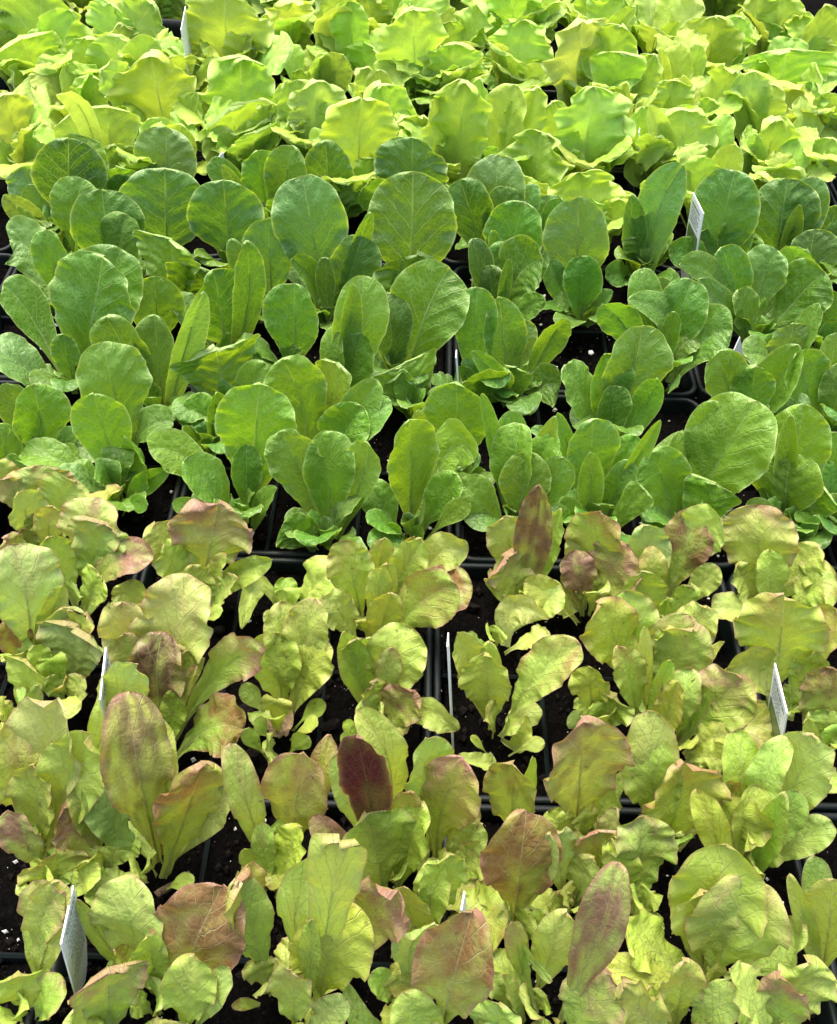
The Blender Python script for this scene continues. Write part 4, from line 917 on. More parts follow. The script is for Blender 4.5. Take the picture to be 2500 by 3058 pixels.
 ('f',-1.5,-1.3,1.0,-3.8,-0.8,38.0,-6.1,-0.4,69.5,-0.11,-0.99,0.01,47.4,'y0.2'),
]),
('butter',(0.2224,0.8363,0.0),'oval lettuce leaf turned edge-on beside a grey-green one',[
 ('o',2.9,2.8,1.0,7.2,2.3,33.7,11.5,1.8,61.4,-0.50,-0.86,0.06,23.4,'y0 g0.3'),
 ('r',-1.4,0.3,1.0,-3.6,0.7,33.0,-5.8,1.1,60.3,-0.40,-0.92,-0.02,35.7,'p0.1 y0'),
 ('n',-5.7,-4.1,1.0,-15.2,-5.7,35.3,-24.7,-7.3,61.3,-0.03,-1.00,-0.06,13.3,'y0.15'),
]),
('butter',(0.3091,0.8162,0.0),'widest flat yellow lettuce flap below the right corner',[
 ('f',-1.1,2.0,1.0,-2.8,2.6,36.8,-4.5,3.2,67.3,-0.13,-0.99,0.01,85.1,'y0.15'),
 ('f',4.1,-5.6,1.0,12.5,-13.7,37.0,20.9,-21.9,53.7,-0.91,-0.37,0.18,39.7,'p0.1 y0'),
]),
('butter',(0.2828,0.7564,0.0),'folded upright lettuce with a crumpled heart under the widest yellow flap',[
 ('l',-6.0,1.9,1.0,-15.8,2.5,42.5,-25.7,3.0,75.6,-0.01,-1.00,0.01,31.9,'p0.15 y0'),
 ('l',-2.2,-0.9,1.0,-5.4,0.2,36.5,-8.7,1.3,66.8,-0.28,-0.96,0.00,37.2,'y0'),
]),
('butter',(0.1253,0.6953,0.0),'large blistered bright lettuce leaf facing the viewer, right of centre',[
 ('l',-5.9,4.4,1.0,-19.0,4.4,42.8,-32.2,4.4,74.2,-0.12,-0.99,-0.04,30.7,'y0.1'),
 ('l',3.5,2.3,1.0,8.8,3.3,39.8,14.1,4.4,72.8,-0.44,-0.89,0.09,35.4,'y0'),
 ('l',-0.6,-0.5,1.0,-1.6,1.1,47.7,-2.5,2.7,87.4,-0.05,-1.00,0.04,61.4,'p0.3 y0.05'),
 ('l',-4.4,-6.6,1.0,-11.0,-9.3,28.7,-17.7,-12.0,42.8,0.27,-0.96,-0.04,24.3,'y0'),
]),
('butter',(0.1686,0.7645,0.0),'small pointed lettuce leaf right of the blistered bright one',[
 ('n',-1.8,0.6,1.0,-4.5,1.6,33.3,-7.2,2.6,60.7,-0.43,-0.90,-0.01,24.9,'y0.1'),
]),
('butter',(0.1782,0.7107,0.0),'lettuce with a bright hook-shaped rim around a thin white tag',[
 ('l',-1.9,4.4,1.0,-4.8,6.3,35.0,-7.6,8.1,64.0,0.24,-0.97,0.08,29.9,'y0'),
 ('l',0.5,0.6,1.0,1.3,1.5,24.9,2.1,2.3,45.3,-0.05,-1.00,0.04,27.2,'y0 d0.3'),
 ('n',2.8,-6.3,1.0,-30.7,-11.9,27.7,11.3,-15.6,45.5,-0.22,-0.96,-0.16,17.6,'p0.2 y0.1'),
]),
('butter',(0.2133,0.7697,0.0),'shallow bowl-shaped lettuce leaf below the edge-on oval',[
 ('l',5.9,2.4,1.0,31.1,8.1,52.5,30.8,-5.9,71.9,-0.78,-0.59,0.21,31.8,'y0'),
 ('n',-1.2,2.3,1.0,-3.0,3.5,35.0,-4.8,4.7,64.0,-0.37,-0.93,0.01,24.0,'p0.1 y0'),
 ('l',-3.4,-1.2,1.0,-8.4,-0.7,33.9,-13.3,-0.1,61.9,-0.42,-0.91,-0.05,42.0,'y0'),
 ('l',4.5,-7.6,1.0,11.5,-12.1,31.5,18.6,-16.6,54.1,-0.42,-0.91,-0.04,26.1,'y0 d0.2'),
]),
('butter',(0.211,0.7046,0.0),'bright crumpled lettuce beside a smooth oval leaf, right',[
 ('n',-6.0,3.8,1.0,-23.7,2.4,43.4,-41.4,1.1,72.6,0.11,-0.99,0.02,19.4,'p0.1 y0'),
 ('r',5.4,0.8,1.0,13.5,-0.5,36.8,21.7,-1.7,65.7,-0.73,-0.67,0.16,32.2,'y0.15'),
 ('l',-3.3,-0.6,1.0,-8.3,0.8,37.6,-13.3,2.3,68.8,-0.17,-0.99,0.02,48.5,'p0.2 y0'),
 ('l',1.9,-5.3,1.0,4.7,-6.1,25.5,7.6,-6.9,46.3,-0.13,-0.99,-0.02,25.8,'y0.1'),
]),
('butter',(0.2114,0.6532,0.0),'round yellow lettuce pair behind the printed far tag',[
 ('o',4.1,3.8,1.0,10.1,4.7,36.5,16.2,5.6,66.6,-0.24,-0.97,0.07,26.3,'y0.15'),
 ('r',-1.0,1.3,1.0,-2.5,3.2,31.8,-4.1,5.1,58.1,-0.40,-0.91,0.04,35.0,'y0.15'),
 ('c',-5.4,-4.9,1.0,-30.5,-15.2,45.8,-55.6,-25.5,51.4,0.53,-0.83,0.19,16.0,'y0.2'),
]),
('butter',(0.2742,0.6926,0.0),'looping ribbon-edged lettuce near the right edge',[
 ('l',-6.0,3.2,1.0,-16.9,0.7,27.6,-27.8,-1.8,45.2,0.51,-0.84,0.16,30.9,'y0 d0.1'),
 ('l',-2.0,2.9,1.0,-5.0,5.0,37.0,-8.0,7.1,67.6,-0.20,-0.98,0.04,38.5,'p0.1 y0'),
 ('n',-5.9,-1.4,1.0,-14.8,-1.1,33.6,-23.7,-0.8,58.6,0.14,-0.99,0.05,19.4,'p0.1 y0.05'),
 ('n',1.0,-5.7,1.0,2.6,-7.0,22.8,4.1,-8.3,38.6,-0.73,-0.68,0.01,14.2,'p0.2 y0'),
]),
('butter',(0.3124,0.7175,0.0),'bright drooping lettuce flap at the right edge above the romaine',[
 ('l',-3.0,3.5,1.0,-7.6,4.1,24.5,-12.2,4.7,43.7,-0.47,-0.88,-0.08,32.0,'y0.05'),
 ('l',2.2,-0.6,1.0,5.5,-1.4,24.1,8.8,-2.1,43.7,-0.42,-0.91,0.03,40.4,'p0.2 y0.05'),
 ('l',-1.7,-8.2,1.0,-6.6,-23.3,30.1,-11.5,-38.3,33.7,-0.60,0.67,0.44,32.7,'p0.2 y0'),
]),
('butter',(0.3154,0.775,0.0),'pale lettuce leaf in the shade under the wide yellow flap',[
 ('l',0.2,2.2,1.0,0.6,3.1,31.7,0.9,3.9,57.8,-0.65,-0.76,0.03,45.8,'p0.1 y0'),
 ('l',1.7,-6.8,1.0,4.3,-14.7,26.6,6.9,-22.6,37.0,-0.56,-0.78,-0.26,25.7,'y0'),
]),
('butter',(0.3384,0.7649,0.0),'dark round leaf at the right edge among the pale lettuce',[
 ('r',-2.4,0.7,1.0,-6.0,1.7,31.4,-9.5,2.8,57.2,-0.16,-0.99,0.02,34.8,'y0 d0.5'),
]),
('butter',(0.1252,0.6152,0.0),'low pale lettuce leaf with a white rib, lying just behind the right romaine',[
 ('l',-3.8,4.5,1.0,-9.5,6.5,33.9,-15.3,8.4,61.2,0.26,-0.96,0.11,54.2,'y0 d0.1'),
 ('l',-2.2,2.0,1.0,-5.5,5.1,23.5,-8.8,8.1,42.1,-0.32,-0.94,0.09,48.6,'p0.1 y0'),
 ('l',3.6,-3.7,1.0,8.9,-4.4,27.7,14.2,-5.1,49.5,-0.20,-0.98,0.01,20.3,'y0 d0.1'),
]),
('butter',(0.2774,0.6658,0.0),'shaded low lettuce leaves between the round romaine leaves and the ribbon edge',[
 ('l',-5.1,0.7,1.0,-12.6,-0.8,24.5,-20.2,-2.2,41.5,-0.22,-0.96,-0.15,27.0,'y0 d0.3'),
 ('l',0.5,-1.0,1.0,1.3,-0.2,25.3,2.1,0.6,46.0,-0.14,-0.99,0.04,29.8,'y0 d0.3'),
]),
('butter',(-0.2351,0.6749,0.0),'low shaded lettuce leaf left of the grey-green round leaf',[
 ('l',0.8,2.4,1.0,2.1,3.5,23.3,3.4,4.7,42.2,0.21,-0.98,0.04,19.4,'y0 d0.3'),
 ('l',-2.0,-1.8,1.0,-5.0,-2.2,26.0,-8.0,-2.6,47.2,0.35,-0.94,0.03,25.8,'y0 d0.2'),
]),
('butter',(-0.3818,0.8476,0.0),'dull lettuce leaves at the left edge in the far corner',[
 ('l',2.4,3.3,1.0,5.8,3.5,38.1,9.3,3.7,69.7,0.35,-0.94,-0.03,32.7,'y0 d0.2'),
 ('l',2.8,0.2,1.0,6.9,0.6,29.7,11.0,1.0,54.0,0.55,-0.83,-0.07,31.1,'y0 d0.2'),
 ('l',5.7,-4.5,1.0,43.7,-17.0,56.8,81.6,-29.4,84.8,-0.58,-0.75,0.30,23.0,'y0 d0.15'),
]),
('butter',(-0.1162,0.7141,0.0),'upright thin lettuce stalk left of the many-lobed pale one',[
 ('n',-0.9,2.6,1.0,-2.3,4.0,36.5,-3.6,5.4,66.6,-0.09,-1.00,0.04,17.2,'y0 d0.1'),
 ('l',1.7,-0.6,1.0,4.2,0.8,41.7,6.8,2.3,76.3,0.10,-0.99,0.03,24.2,'p0.1 y0'),
]),
('butter',(-0.049,0.9374,0.0),'shaded lettuce leaves in the far centre gap',[
 ('l',-3.0,4.0,1.0,-7.7,2.9,30.6,-12.3,1.7,55.8,0.04,-1.00,-0.04,44.2,'y0 d0.3'),
 ('l',3.3,0.9,1.0,8.2,0.0,32.3,13.1,-0.9,58.9,-0.41,-0.91,0.04,45.1,'y0 d0.2'),
 ('l',4.9,-4.8,1.0,31.6,-23.5,60.1,58.2,-42.3,73.1,-0.80,-0.49,0.34,38.8,'p0.1 y0'),
 ('l',-4.0,-8.1,1.0,-29.2,-33.9,63.5,-54.3,-59.7,74.3,0.69,-0.72,-0.04,39.3,'y0'),
]),
('butter',(-0.4198,0.9842,0.0),'shaded lettuce foliage cut by the top edge, left-hand corner',[
 ('l',-2.6,0.1,1.0,-6.4,-4.4,34.5,-10.3,-8.9,62.9,0.36,-0.93,-0.09,68.0,'y0 d0.15'),
 ('l',5.8,-1.6,1.0,22.8,-6.3,38.1,39.8,-11.0,61.9,-0.33,-0.94,0.04,64.9,'y0 d0.1'),
 ('l',2.6,-4.9,1.0,6.4,-7.5,28.0,10.2,-10.0,50.4,0.12,-0.99,-0.12,67.6,'y0'),
]),
('butter',(-0.3509,0.9885,0.0),'shaded lettuce foliage cut by the top edge, a little right of the left corner',[
 ('l',-3.2,0.2,1.0,-8.0,-4.4,34.6,-12.8,-9.0,63.0,0.68,-0.73,-0.00,67.8,'y0 d0.15'),
 ('l',5.8,-1.7,1.0,21.6,-6.4,37.8,37.5,-11.1,62.0,-0.36,-0.93,0.04,65.2,'y0 d0.1'),
 ('l',2.1,-4.9,1.0,5.3,-7.5,27.9,8.5,-10.2,50.5,0.23,-0.96,-0.13,67.1,'y0'),
]),
('butter',(-0.2816,0.9929,0.0),'shaded lettuce foliage cut by the top edge, above the far white tag',[
 ('l',-3.8,0.1,1.0,-9.5,-4.5,34.9,-15.3,-9.2,63.1,0.27,-0.96,-0.09,68.7,'y0 d0.15'),
 ('l',5.7,-1.8,1.0,20.4,-6.6,37.5,35.1,-11.3,62.1,-0.35,-0.94,0.02,65.0,'y0 d0.1'),
 ('l',1.7,-5.0,1.0,4.2,-7.7,27.8,6.7,-10.4,50.6,-0.18,-0.98,-0.09,72.1,'y0'),
]),
('butter',(-0.2102,0.9975,0.0),'shaded lettuce foliage cut by the top edge, above the tall scalloped lettuce',[
 ('l',-4.4,0.0,1.0,-11.1,-4.7,35.3,-17.8,-9.4,63.2,0.29,-0.95,-0.08,68.1,'y0 d0.15'),
 ('l',5.7,-2.0,1.0,19.2,-6.8,37.2,32.7,-11.6,62.3,-0.58,-0.80,0.13,69.5,'y0 d0.1'),
 ('l',1.2,-5.1,1.0,3.1,-7.9,27.9,4.9,-10.6,50.7,0.32,-0.94,-0.13,68.6,'y0'),
]),
('butter',(-0.1397,1.0019,0.0),'shaded lettuce foliage cut by the top edge, above the notched pair',[
 ('l',-5.1,0.1,1.0,-12.7,-4.7,35.8,-20.4,-9.5,63.3,0.46,-0.89,-0.02,67.1,'y0 d0.15'),
 ('l',5.6,-2.1,1.0,17.9,-6.9,36.9,30.2,-11.8,62.4,-0.51,-0.86,0.07,66.8,'y0 d0.1'),
 ('l',0.8,-5.1,1.0,2.0,-7.9,27.9,3.1,-10.7,50.8,0.08,-0.99,-0.12,67.7,'y0'),
]),
('butter',(-0.0657,1.0066,0.0),'shaded lettuce foliage cut by the top edge, above the far centre gap',[
 ('l',-5.5,0.1,1.0,-14.3,-4.8,36.2,-23.1,-9.8,63.5,0.66,-0.75,0.07,71.1,'y0 d0.15'),
 ('l',5.5,-2.4,1.0,16.6,-7.2,36.6,27.6,-12.0,62.5,-0.59,-0.81,0.09,68.2,'y0 d0.1'),
 ('l',0.3,-5.1,1.0,0.7,-8.0,27.9,1.2,-10.9,50.9,0.29,-0.95,-0.12,70.0,'y0'),
]),
('butter',(0.0087,1.0114,0.0),'shaded lettuce foliage cut by the top edge, directly above the two-horned lettuce',[
 ('l',-5.6,0.2,1.0,-15.7,-4.9,36.7,-25.7,-10.1,63.6,0.32,-0.95,-0.05,67.5,'y0 d0.15'),
 ('l',5.4,-2.7,1.0,15.2,-7.5,36.2,25.1,-12.3,62.6,-0.37,-0.93,-0.03,65.3,'y0 d0.1'),
 ('l',-0.2,-5.2,1.0,-0.4,-8.2,28.0,-0.7,-11.1,50.9,0.26,-0.96,-0.11,70.4,'y0'),
]),
('butter',(0.0802,1.0159,0.0),'shaded lettuce foliage cut by the top edge, above the broad ruffled lettuce',[
 ('l',-5.6,0.4,1.0,-17.0,-4.9,37.2,-28.4,-10.2,63.7,0.26,-0.96,-0.07,67.8,'y0 d0.15'),
 ('l',5.3,-2.9,1.0,13.9,-7.7,36.0,22.5,-12.4,62.7,-0.40,-0.92,-0.03,65.5,'y0 d0.1'),
 ('l',-0.6,-5.2,1.0,-1.6,-8.2,28.0,-2.6,-11.2,51.0,0.10,-0.99,-0.11,69.0,'y0'),
]),
('butter',(0.1508,1.0204,0.0),'shaded lettuce foliage cut by the top edge, above the cupped crinkled lettuce',[
 ('l',-5.7,0.5,1.0,-18.3,-5.0,37.6,-31.0,-10.5,63.8,0.61,-0.79,0.11,72.7,'y0 d0.15'),
 ('l',5.0,-3.2,1.0,12.5,-7.9,35.7,20.0,-12.6,62.8,-0.53,-0.85,-0.00,66.2,'y0 d0.1'),
 ('l',-1.1,-5.2,1.0,-2.8,-8.3,28.0,-4.5,-11.3,51.0,0.17,-0.98,-0.11,70.8,'y0'),
]),
('butter',(0.2232,1.025,0.0),'shaded lettuce foliage cut by the top edge, above the smooth rounded flap',[
 ('l',-5.8,0.6,1.0,-19.7,-5.1,38.1,-33.7,-10.8,63.9,0.42,-0.91,0.02,68.9,'y0 d0.15'),
 ('l',4.3,-3.2,1.0,10.9,-8.0,35.4,17.4,-12.9,62.9,-0.37,-0.93,-0.07,66.3,'y0 d0.1'),
 ('l',-1.6,-5.3,1.0,-4.0,-8.3,28.1,-6.4,-11.4,51.1,-0.20,-0.97,-0.14,68.9,'y0'),
]),
('butter',(0.2995,1.0298,0.0),'shaded lettuce foliage cut by the top edge, left of the top right corner',[
 ('l',-5.8,0.7,1.0,-21.2,-5.2,38.6,-36.6,-11.0,64.1,0.16,-0.98,-0.10,68.7,'y0 d0.15'),
 ('l',3.6,-3.2,1.0,9.2,-8.1,35.1,14.7,-13.0,63.0,-0.76,-0.65,0.03,70.2,'y0 d0.1'),
 ('l',-2.1,-5.2,1.0,-5.2,-8.3,28.3,-8.4,-11.4,51.1,-0.44,-0.88,-0.16,71.8,'y0'),
]),
('red',(-0.2116,0.3184,0.0),'pinkish lettuce cluster at the left edge touching the romaine',[
 ('r',-3.5,15.7,1.0,-11.2,20.9,26.8,-19.1,26.3,42.5,0.33,-0.88,0.35,16.8,'r0.4'),
 ('r',0.7,14.4,1.0,1.7,19.7,24.7,2.8,25.1,40.6,0.50,-0.84,0.20,39.2,'r0.35 p0.2'),
 ('f',-3.5,10.6,1.0,-8.9,14.4,23.3,-14.2,18.3,38.2,0.46,-0.84,0.30,17.8,'r0.5 y0.4'),
 ('r',5.1,6.8,1.0,15.4,11.5,25.1,25.9,16.4,39.6,-0.40,-0.82,0.42,33.7,'r0.3 p0.2'),
 ('n',6.0,2.0,1.0,29.9,4.4,32.0,53.8,6.8,45.7,-0.59,-0.44,0.68,15.5,'r0.35 p0.2'),
 ('r',0.5,0.1,1.0,1.1,2.7,13.8,1.8,5.4,24.8,0.58,-0.80,0.14,17.6,'r0.2 d0.3'),
 ('r',-0.4,-2.1,1.0,-0.9,1.9,22.7,-1.5,6.1,41.4,0.68,-0.71,0.16,24.2,'p0.2'),
 ('r',-0.6,-7.2,1.0,-1.5,-5.9,12.6,-2.3,-4.7,22.6,0.66,-0.74,0.14,19.3,'r0.6'),
 ('o',4.4,-8.8,1.0,11.0,-5.1,22.4,17.7,-1.4,38.5,-0.19,-0.95,0.25,17.1,'y0.2'),
 ('r',-1.5,-15.1,1.0,-3.7,-16.2,21.4,-6.0,-17.3,30.3,0.65,-0.76,0.04,16.7,'r0.5'),
]),
('red',(-0.1804,0.2767,0.0),'lettuce with an orange-edged folded leaf and a brown leaf stretched right',[
 ('r',3.6,9.6,1.0,10.8,17.1,35.8,18.1,24.7,61.4,-0.08,-0.96,0.26,34.7,'r0.45 p0.2'),
 ('f',4.6,6.2,1.0,13.5,12.5,31.5,22.4,18.8,52.6,-0.08,-0.96,0.26,31.5,'r0.25 y0.2 g0.3'),
 ('o',-1.3,3.1,1.0,-3.4,7.9,26.0,-5.5,12.8,47.0,0.25,-0.94,0.22,22.8,'r0.2'),
 ('o',6.0,-2.0,1.0,18.5,14.0,38.1,46.8,3.4,45.3,-0.49,-0.68,0.54,20.8,'r0.7'),
 ('f',5.2,-4.9,1.0,12.9,-2.5,20.6,20.6,-0.2,33.7,-0.42,-0.85,0.32,21.5,'r0.1 y0.2'),
]),
('red',(-0.196,0.2387,0.0),'tallest pale cream lettuce leaf at the left edge with a pink cap',[
 ('n',4.9,5.9,1.0,15.8,12.6,31.7,26.7,19.2,51.9,0.21,-0.96,0.16,13.2,'y0.1'),
 ('o',3.2,5.1,1.0,8.2,13.3,41.0,13.3,21.7,73.5,0.59,-0.80,0.10,34.4,'r0.25 p0.6'),
 ('r',-0.2,-0.1,1.0,-0.7,4.7,18.7,-1.1,9.6,33.6,0.48,-0.84,0.26,17.2,'r0.8'),
]),
('red',(-0.1901,0.2074,0.0),'small toothed yellow lettuce left of the tag, with a curled tan leaf',[
 ('f',2.3,6.4,1.0,5.7,11.1,22.7,9.2,15.8,38.6,0.01,-0.97,0.24,23.4,'r0.1 y0.2'),
 ('n',-1.6,1.1,1.0,-3.9,2.8,11.1,-6.3,4.5,18.7,0.89,-0.35,0.30,12.1,'r0.4 p0.3'),
 ('n',4.0,-0.6,1.0,10.0,3.2,19.6,16.1,7.1,32.7,-0.23,-0.92,0.31,9.3,'d0.2'),
]),
('red',(-0.1716,0.2261,0.0),'lettuce with one grey-green folded fan leaf left of the printed tag',[
 ('r',0.7,11.5,1.0,1.8,16.7,26.4,3.0,21.9,45.1,0.23,-0.95,0.21,23.9,'r0.2 p0.35'),
 ('f',3.4,8.4,1.0,8.4,13.7,27.2,13.5,19.0,45.9,-0.28,-0.92,0.28,21.3,'r0.45 y0.4'),
 ('f',2.6,4.9,1.0,6.5,9.7,24.3,10.4,14.5,41.8,0.05,-0.97,0.22,36.1,'r0.15 g0.45'),
 ('o',-2.3,0.7,1.0,-5.9,4.0,20.0,-9.4,7.4,35.5,0.61,-0.74,0.27,12.3,''),
 ('o',-0.9,-3.6,1.0,-2.2,-1.9,11.6,-3.6,-0.2,20.7,0.60,-0.77,0.22,12.4,'d0.3'),
 ('o',3.0,-6.6,1.0,7.5,-4.5,13.5,12.0,-2.4,22.3,-0.42,-0.84,0.34,14.7,'g0.3'),
]),
('red',(-0.1216,0.1998,0.0),'lettuce with one dark brown mottled leaf in front of a tall cream-pink leaf',[
 ('r',-1.4,15.4,1.0,-4.5,23.0,44.8,-7.6,30.8,79.1,0.45,-0.87,0.21,28.2,'r0.25 p0.3'),
 ('r',3.2,12.2,1.0,11.4,21.4,51.9,19.8,30.8,92.0,-0.33,-0.91,0.25,34.4,'r0.35 p0.4'),
 ('r',-1.8,10.3,1.0,-4.6,16.2,36.3,-7.5,22.2,64.7,0.30,-0.93,0.20,21.5,'r0.3'),
 ('f',4.3,6.5,1.0,12.1,12.8,34.8,19.8,19.1,59.8,-0.40,-0.87,0.29,18.6,'r0.1 y0.3'),
 ('o',5.8,1.5,1.0,37.2,28.4,56.4,53.9,13.5,66.2,-0.55,-0.65,0.53,21.7,'r0.55 p0.2'),
 ('n',5.4,0.2,1.0,15.5,6.1,33.8,25.5,12.1,57.5,-0.54,-0.76,0.35,11.2,'r0.65'),
 ('r',2.5,-1.6,1.0,6.2,5.6,40.7,9.9,13.0,75.1,-0.18,-0.96,0.21,25.8,'r1 m1'),
 ('o',4.2,-6.2,1.0,10.6,-1.0,27.8,17.1,4.2,49.5,-0.26,-0.93,0.27,13.4,'d0.1'),
 ('r',5.9,-10.8,1.0,30.2,3.1,35.0,43.8,-9.3,39.8,-0.67,-0.31,0.67,30.0,'r0.7'),
]),
('red',(-0.1475,0.2641,0.0),'small green leaf tuft between the pale pink leaf and the tray corner',[
 ('o',0.7,3.8,1.0,1.7,7.1,17.5,2.7,10.5,30.8,0.31,-0.93,0.19,19.2,'y0.1 d0.1'),
 ('c',2.9,1.3,1.0,7.1,5.6,14.3,11.4,9.9,22.8,-0.07,-0.92,0.39,8.2,'d0.2'),
]),
('red',(-0.1188,0.2797,0.0),'lettuce by the tray corner with a half brown, half pink upright leaf',[
 ('r',-3.5,13.3,1.0,-9.8,17.9,27.3,-16.2,22.6,45.0,0.67,-0.66,0.33,26.1,'r0.15 p0.2'),
 ('r',3.5,10.8,1.0,10.6,17.5,35.0,17.9,24.2,60.0,0.06,-0.98,0.21,43.2,'r0.65'),
 ('n',5.9,4.6,1.0,25.0,9.0,24.7,45.2,7.7,37.0,-0.44,-0.72,0.54,14.4,'y0.1 g0.2'),
 ('r',-2.6,4.1,1.0,-6.4,7.9,23.8,-10.3,11.7,42.0,0.71,-0.65,0.26,23.2,'p0.25 y0.1'),
 ('n',5.1,0.9,1.0,12.7,4.6,23.9,20.3,8.3,39.7,-0.34,-0.89,0.30,12.2,'r0.3 y0.5'),
 ('n',6.0,-3.8,1.0,16.9,-2.4,20.7,27.8,-1.0,31.5,-0.61,-0.62,0.49,15.3,'r0.35'),
 ('r',1.4,-5.7,1.0,3.6,-2.3,20.5,5.8,1.2,37.3,0.46,-0.88,0.11,20.3,'y0.1 d0.1'),
 ('c',5.0,-11.8,1.0,12.8,-12.8,18.9,20.6,-13.9,20.8,-0.77,-0.30,0.57,8.4,'d0.1'),
]),
('red',(-0.0657,0.276,0.0),'sparse young lettuce with a drooping narrow left leaf on black soil',[
 ('n',-5.1,1.7,1.0,-19.9,21.2,31.3,-23.3,-14.1,10.9,0.45,0.04,0.89,11.4,'y0.1'),
 ('o',5.9,3.5,1.0,19.6,4.9,21.6,33.6,6.4,31.5,-0.50,-0.69,0.52,14.3,'g0.3'),
 ('o',5.8,1.6,1.0,7.3,5.6,22.5,25.3,7.0,36.1,-0.70,-0.54,0.47,25.8,'r0.15'),
 ('c',-1.7,-1.4,1.0,-4.3,1.4,11.5,-6.9,4.1,19.3,0.62,-0.69,0.38,9.6,'g0.3'),
 ('c',-3.2,-7.0,1.0,-7.9,-8.0,13.2,-12.7,-9.0,15.4,0.84,-0.14,0.53,8.6,'g0.3'),
]),
('red',(-0.0243,0.2638,0.0),'full lettuce left of the tray rim with two overlapping red-brown leaves at right',[
 ('o',1.4,17.8,1.0,4.3,23.5,30.4,7.2,29.3,50.6,-0.01,-0.97,0.23,14.1,'y0.1'),
 ('n',3.9,14.1,1.0,13.3,20.2,34.0,22.7,26.2,55.9,-0.20,-0.94,0.27,12.0,'r0.7'),
 ('o',4.5,11.1,1.0,15.1,16.9,34.3,25.9,22.7,57.1,-0.19,-0.94,0.27,19.2,'r0.15 p0.1'),
 ('o',5.7,6.8,1.0,35.1,31.6,51.4,45.1,15.6,58.1,-0.69,-0.47,0.55,20.2,'r0.15'),
 ('r',-2.7,6.5,1.0,-6.8,11.4,33.5,-11.0,16.5,60.2,0.30,-0.93,0.20,23.3,'r0.3 c30'),
 ('r',6.0,0.3,1.0,32.4,7.4,34.2,48.9,2.7,48.8,-0.61,-0.55,0.57,27.3,'r0.75'),
 ('o',2.4,0.0,1.0,6.1,4.8,30.4,9.7,9.7,55.9,0.10,-0.98,0.16,14.0,'d0.1'),
 ('o',1.9,-3.3,1.0,4.6,1.5,30.6,7.4,6.4,56.2,0.13,-0.98,0.16,13.8,'r0.1 p0.2'),
 ('r',6.0,-7.9,1.0,24.8,2.8,39.9,40.9,-4.4,54.2,-0.46,-0.81,0.36,30.7,'r0.6'),
 ('r',-4.9,-11.4,1.0,-9.3,-1.8,32.5,-19.9,-7.1,44.1,0.60,-0.75,0.28,20.1,'r0.15 p0.15'),
 ('o',3.0,-13.3,1.0,7.4,-9.2,28.1,11.9,-5.1,51.6,0.06,-0.99,0.15,17.9,'d0.1'),
]),
('red',(-0.0641,0.2084,0.0),'young lettuce with oval seed leaves around a dry brown leaf scrap',[
 ('r',0.7,17.9,1.0,2.2,24.0,37.0,3.8,30.1,63.8,0.24,-0.96,0.17,20.1,'y0.1'),
 ('r',3.2,14.6,1.0,10.7,21.3,40.5,18.2,28.1,69.9,-0.04,-0.98,0.20,22.6,'r0.3'),
 ('o',-0.3,12.6,1.0,-0.6,17.2,30.1,-1.0,21.8,52.6,0.01,-0.98,0.17,26.1,'p0.2 y0.1'),
 ('o',4.3,9.0,1.0,12.0,14.1,32.1,19.9,19.2,54.8,-0.60,-0.74,0.31,23.2,'r0.1 y0.15'),
 ('c',-4.5,5.8,1.0,-11.3,9.8,16.1,-18.0,13.7,24.0,0.33,-0.82,0.48,9.9,'g0.2'),
 ('c',5.5,1.9,1.0,13.9,4.7,14.9,22.2,7.5,21.2,-0.56,-0.55,0.62,9.0,'y0.1'),
 ('c',4.9,-2.7,1.0,12.2,-1.8,15.4,19.5,-1.0,17.3,-0.71,-0.24,0.66,9.8,'d0.1'),
 ('c',-2.5,-5.3,1.0,-6.3,-3.8,13.6,-10.0,-2.2,19.6,0.79,-0.47,0.40,8.7,'d0.1'),
 ('r',-0.6,-11.8,1.0,-1.6,-15.0,16.4,-2.5,-18.3,20.1,0.97,0.20,0.16,16.2,'p0.2 y0.3'),
 ('c',4.1,-12.6,1.0,10.2,-12.4,19.0,16.3,-12.2,24.0,-0.62,-0.70,0.35,10.1,'d0.1'),
 ('c',-3.3,-14.9,1.0,-8.2,-13.2,20.0,-13.2,-11.6,27.8,0.73,-0.59,0.34,8.2,'d0.1'),
]),
('red',(-0.019,0.2106,0.0),'lettuce hugging the tray rim with a round brown leaf bent toward the viewer',[
 ('f',-2.4,15.0,1.0,-6.7,19.7,32.5,-10.9,24.3,55.5,0.45,-0.87,0.22,15.8,'d0.2 c-40'),
 ('n',-3.1,12.3,1.0,-8.0,16.9,33.4,-12.9,21.4,57.8,0.35,-0.91,0.21,16.3,''),
 ('r',3.3,9.7,1.0,8.2,14.6,34.2,13.1,19.6,60.4,-0.58,-0.78,0.23,29.4,'r0.1 p0.15'),
 ('o',2.2,6.1,1.0,5.4,10.6,29.2,8.7,15.1,52.4,0.05,-0.98,0.17,12.1,'r0.4'),
 ('f',-0.1,2.0,1.0,-0.3,4.9,18.7,-0.6,7.9,33.7,0.27,-0.95,0.18,13.5,'r0.3 y0.3'),
 ('r',4.4,-1.7,1.0,10.9,0.5,22.1,17.6,2.8,37.9,-0.72,-0.61,0.33,21.7,'r0.8'),
 ('o',5.7,-6.7,1.0,22.8,8.9,33.9,38.5,-13.0,29.1,-0.65,-0.32,0.68,15.4,'r0.2 p0.2'),
 ('c',-3.3,-8.3,1.0,-8.4,-6.4,15.3,-13.5,-4.5,20.5,0.68,-0.57,0.47,7.0,'y0.1'),
 ('c',-3.5,-12.9,1.0,-8.9,-13.0,18.7,-14.3,-13.1,24.1,0.56,-0.79,0.25,7.2,'y0.1'),
]),
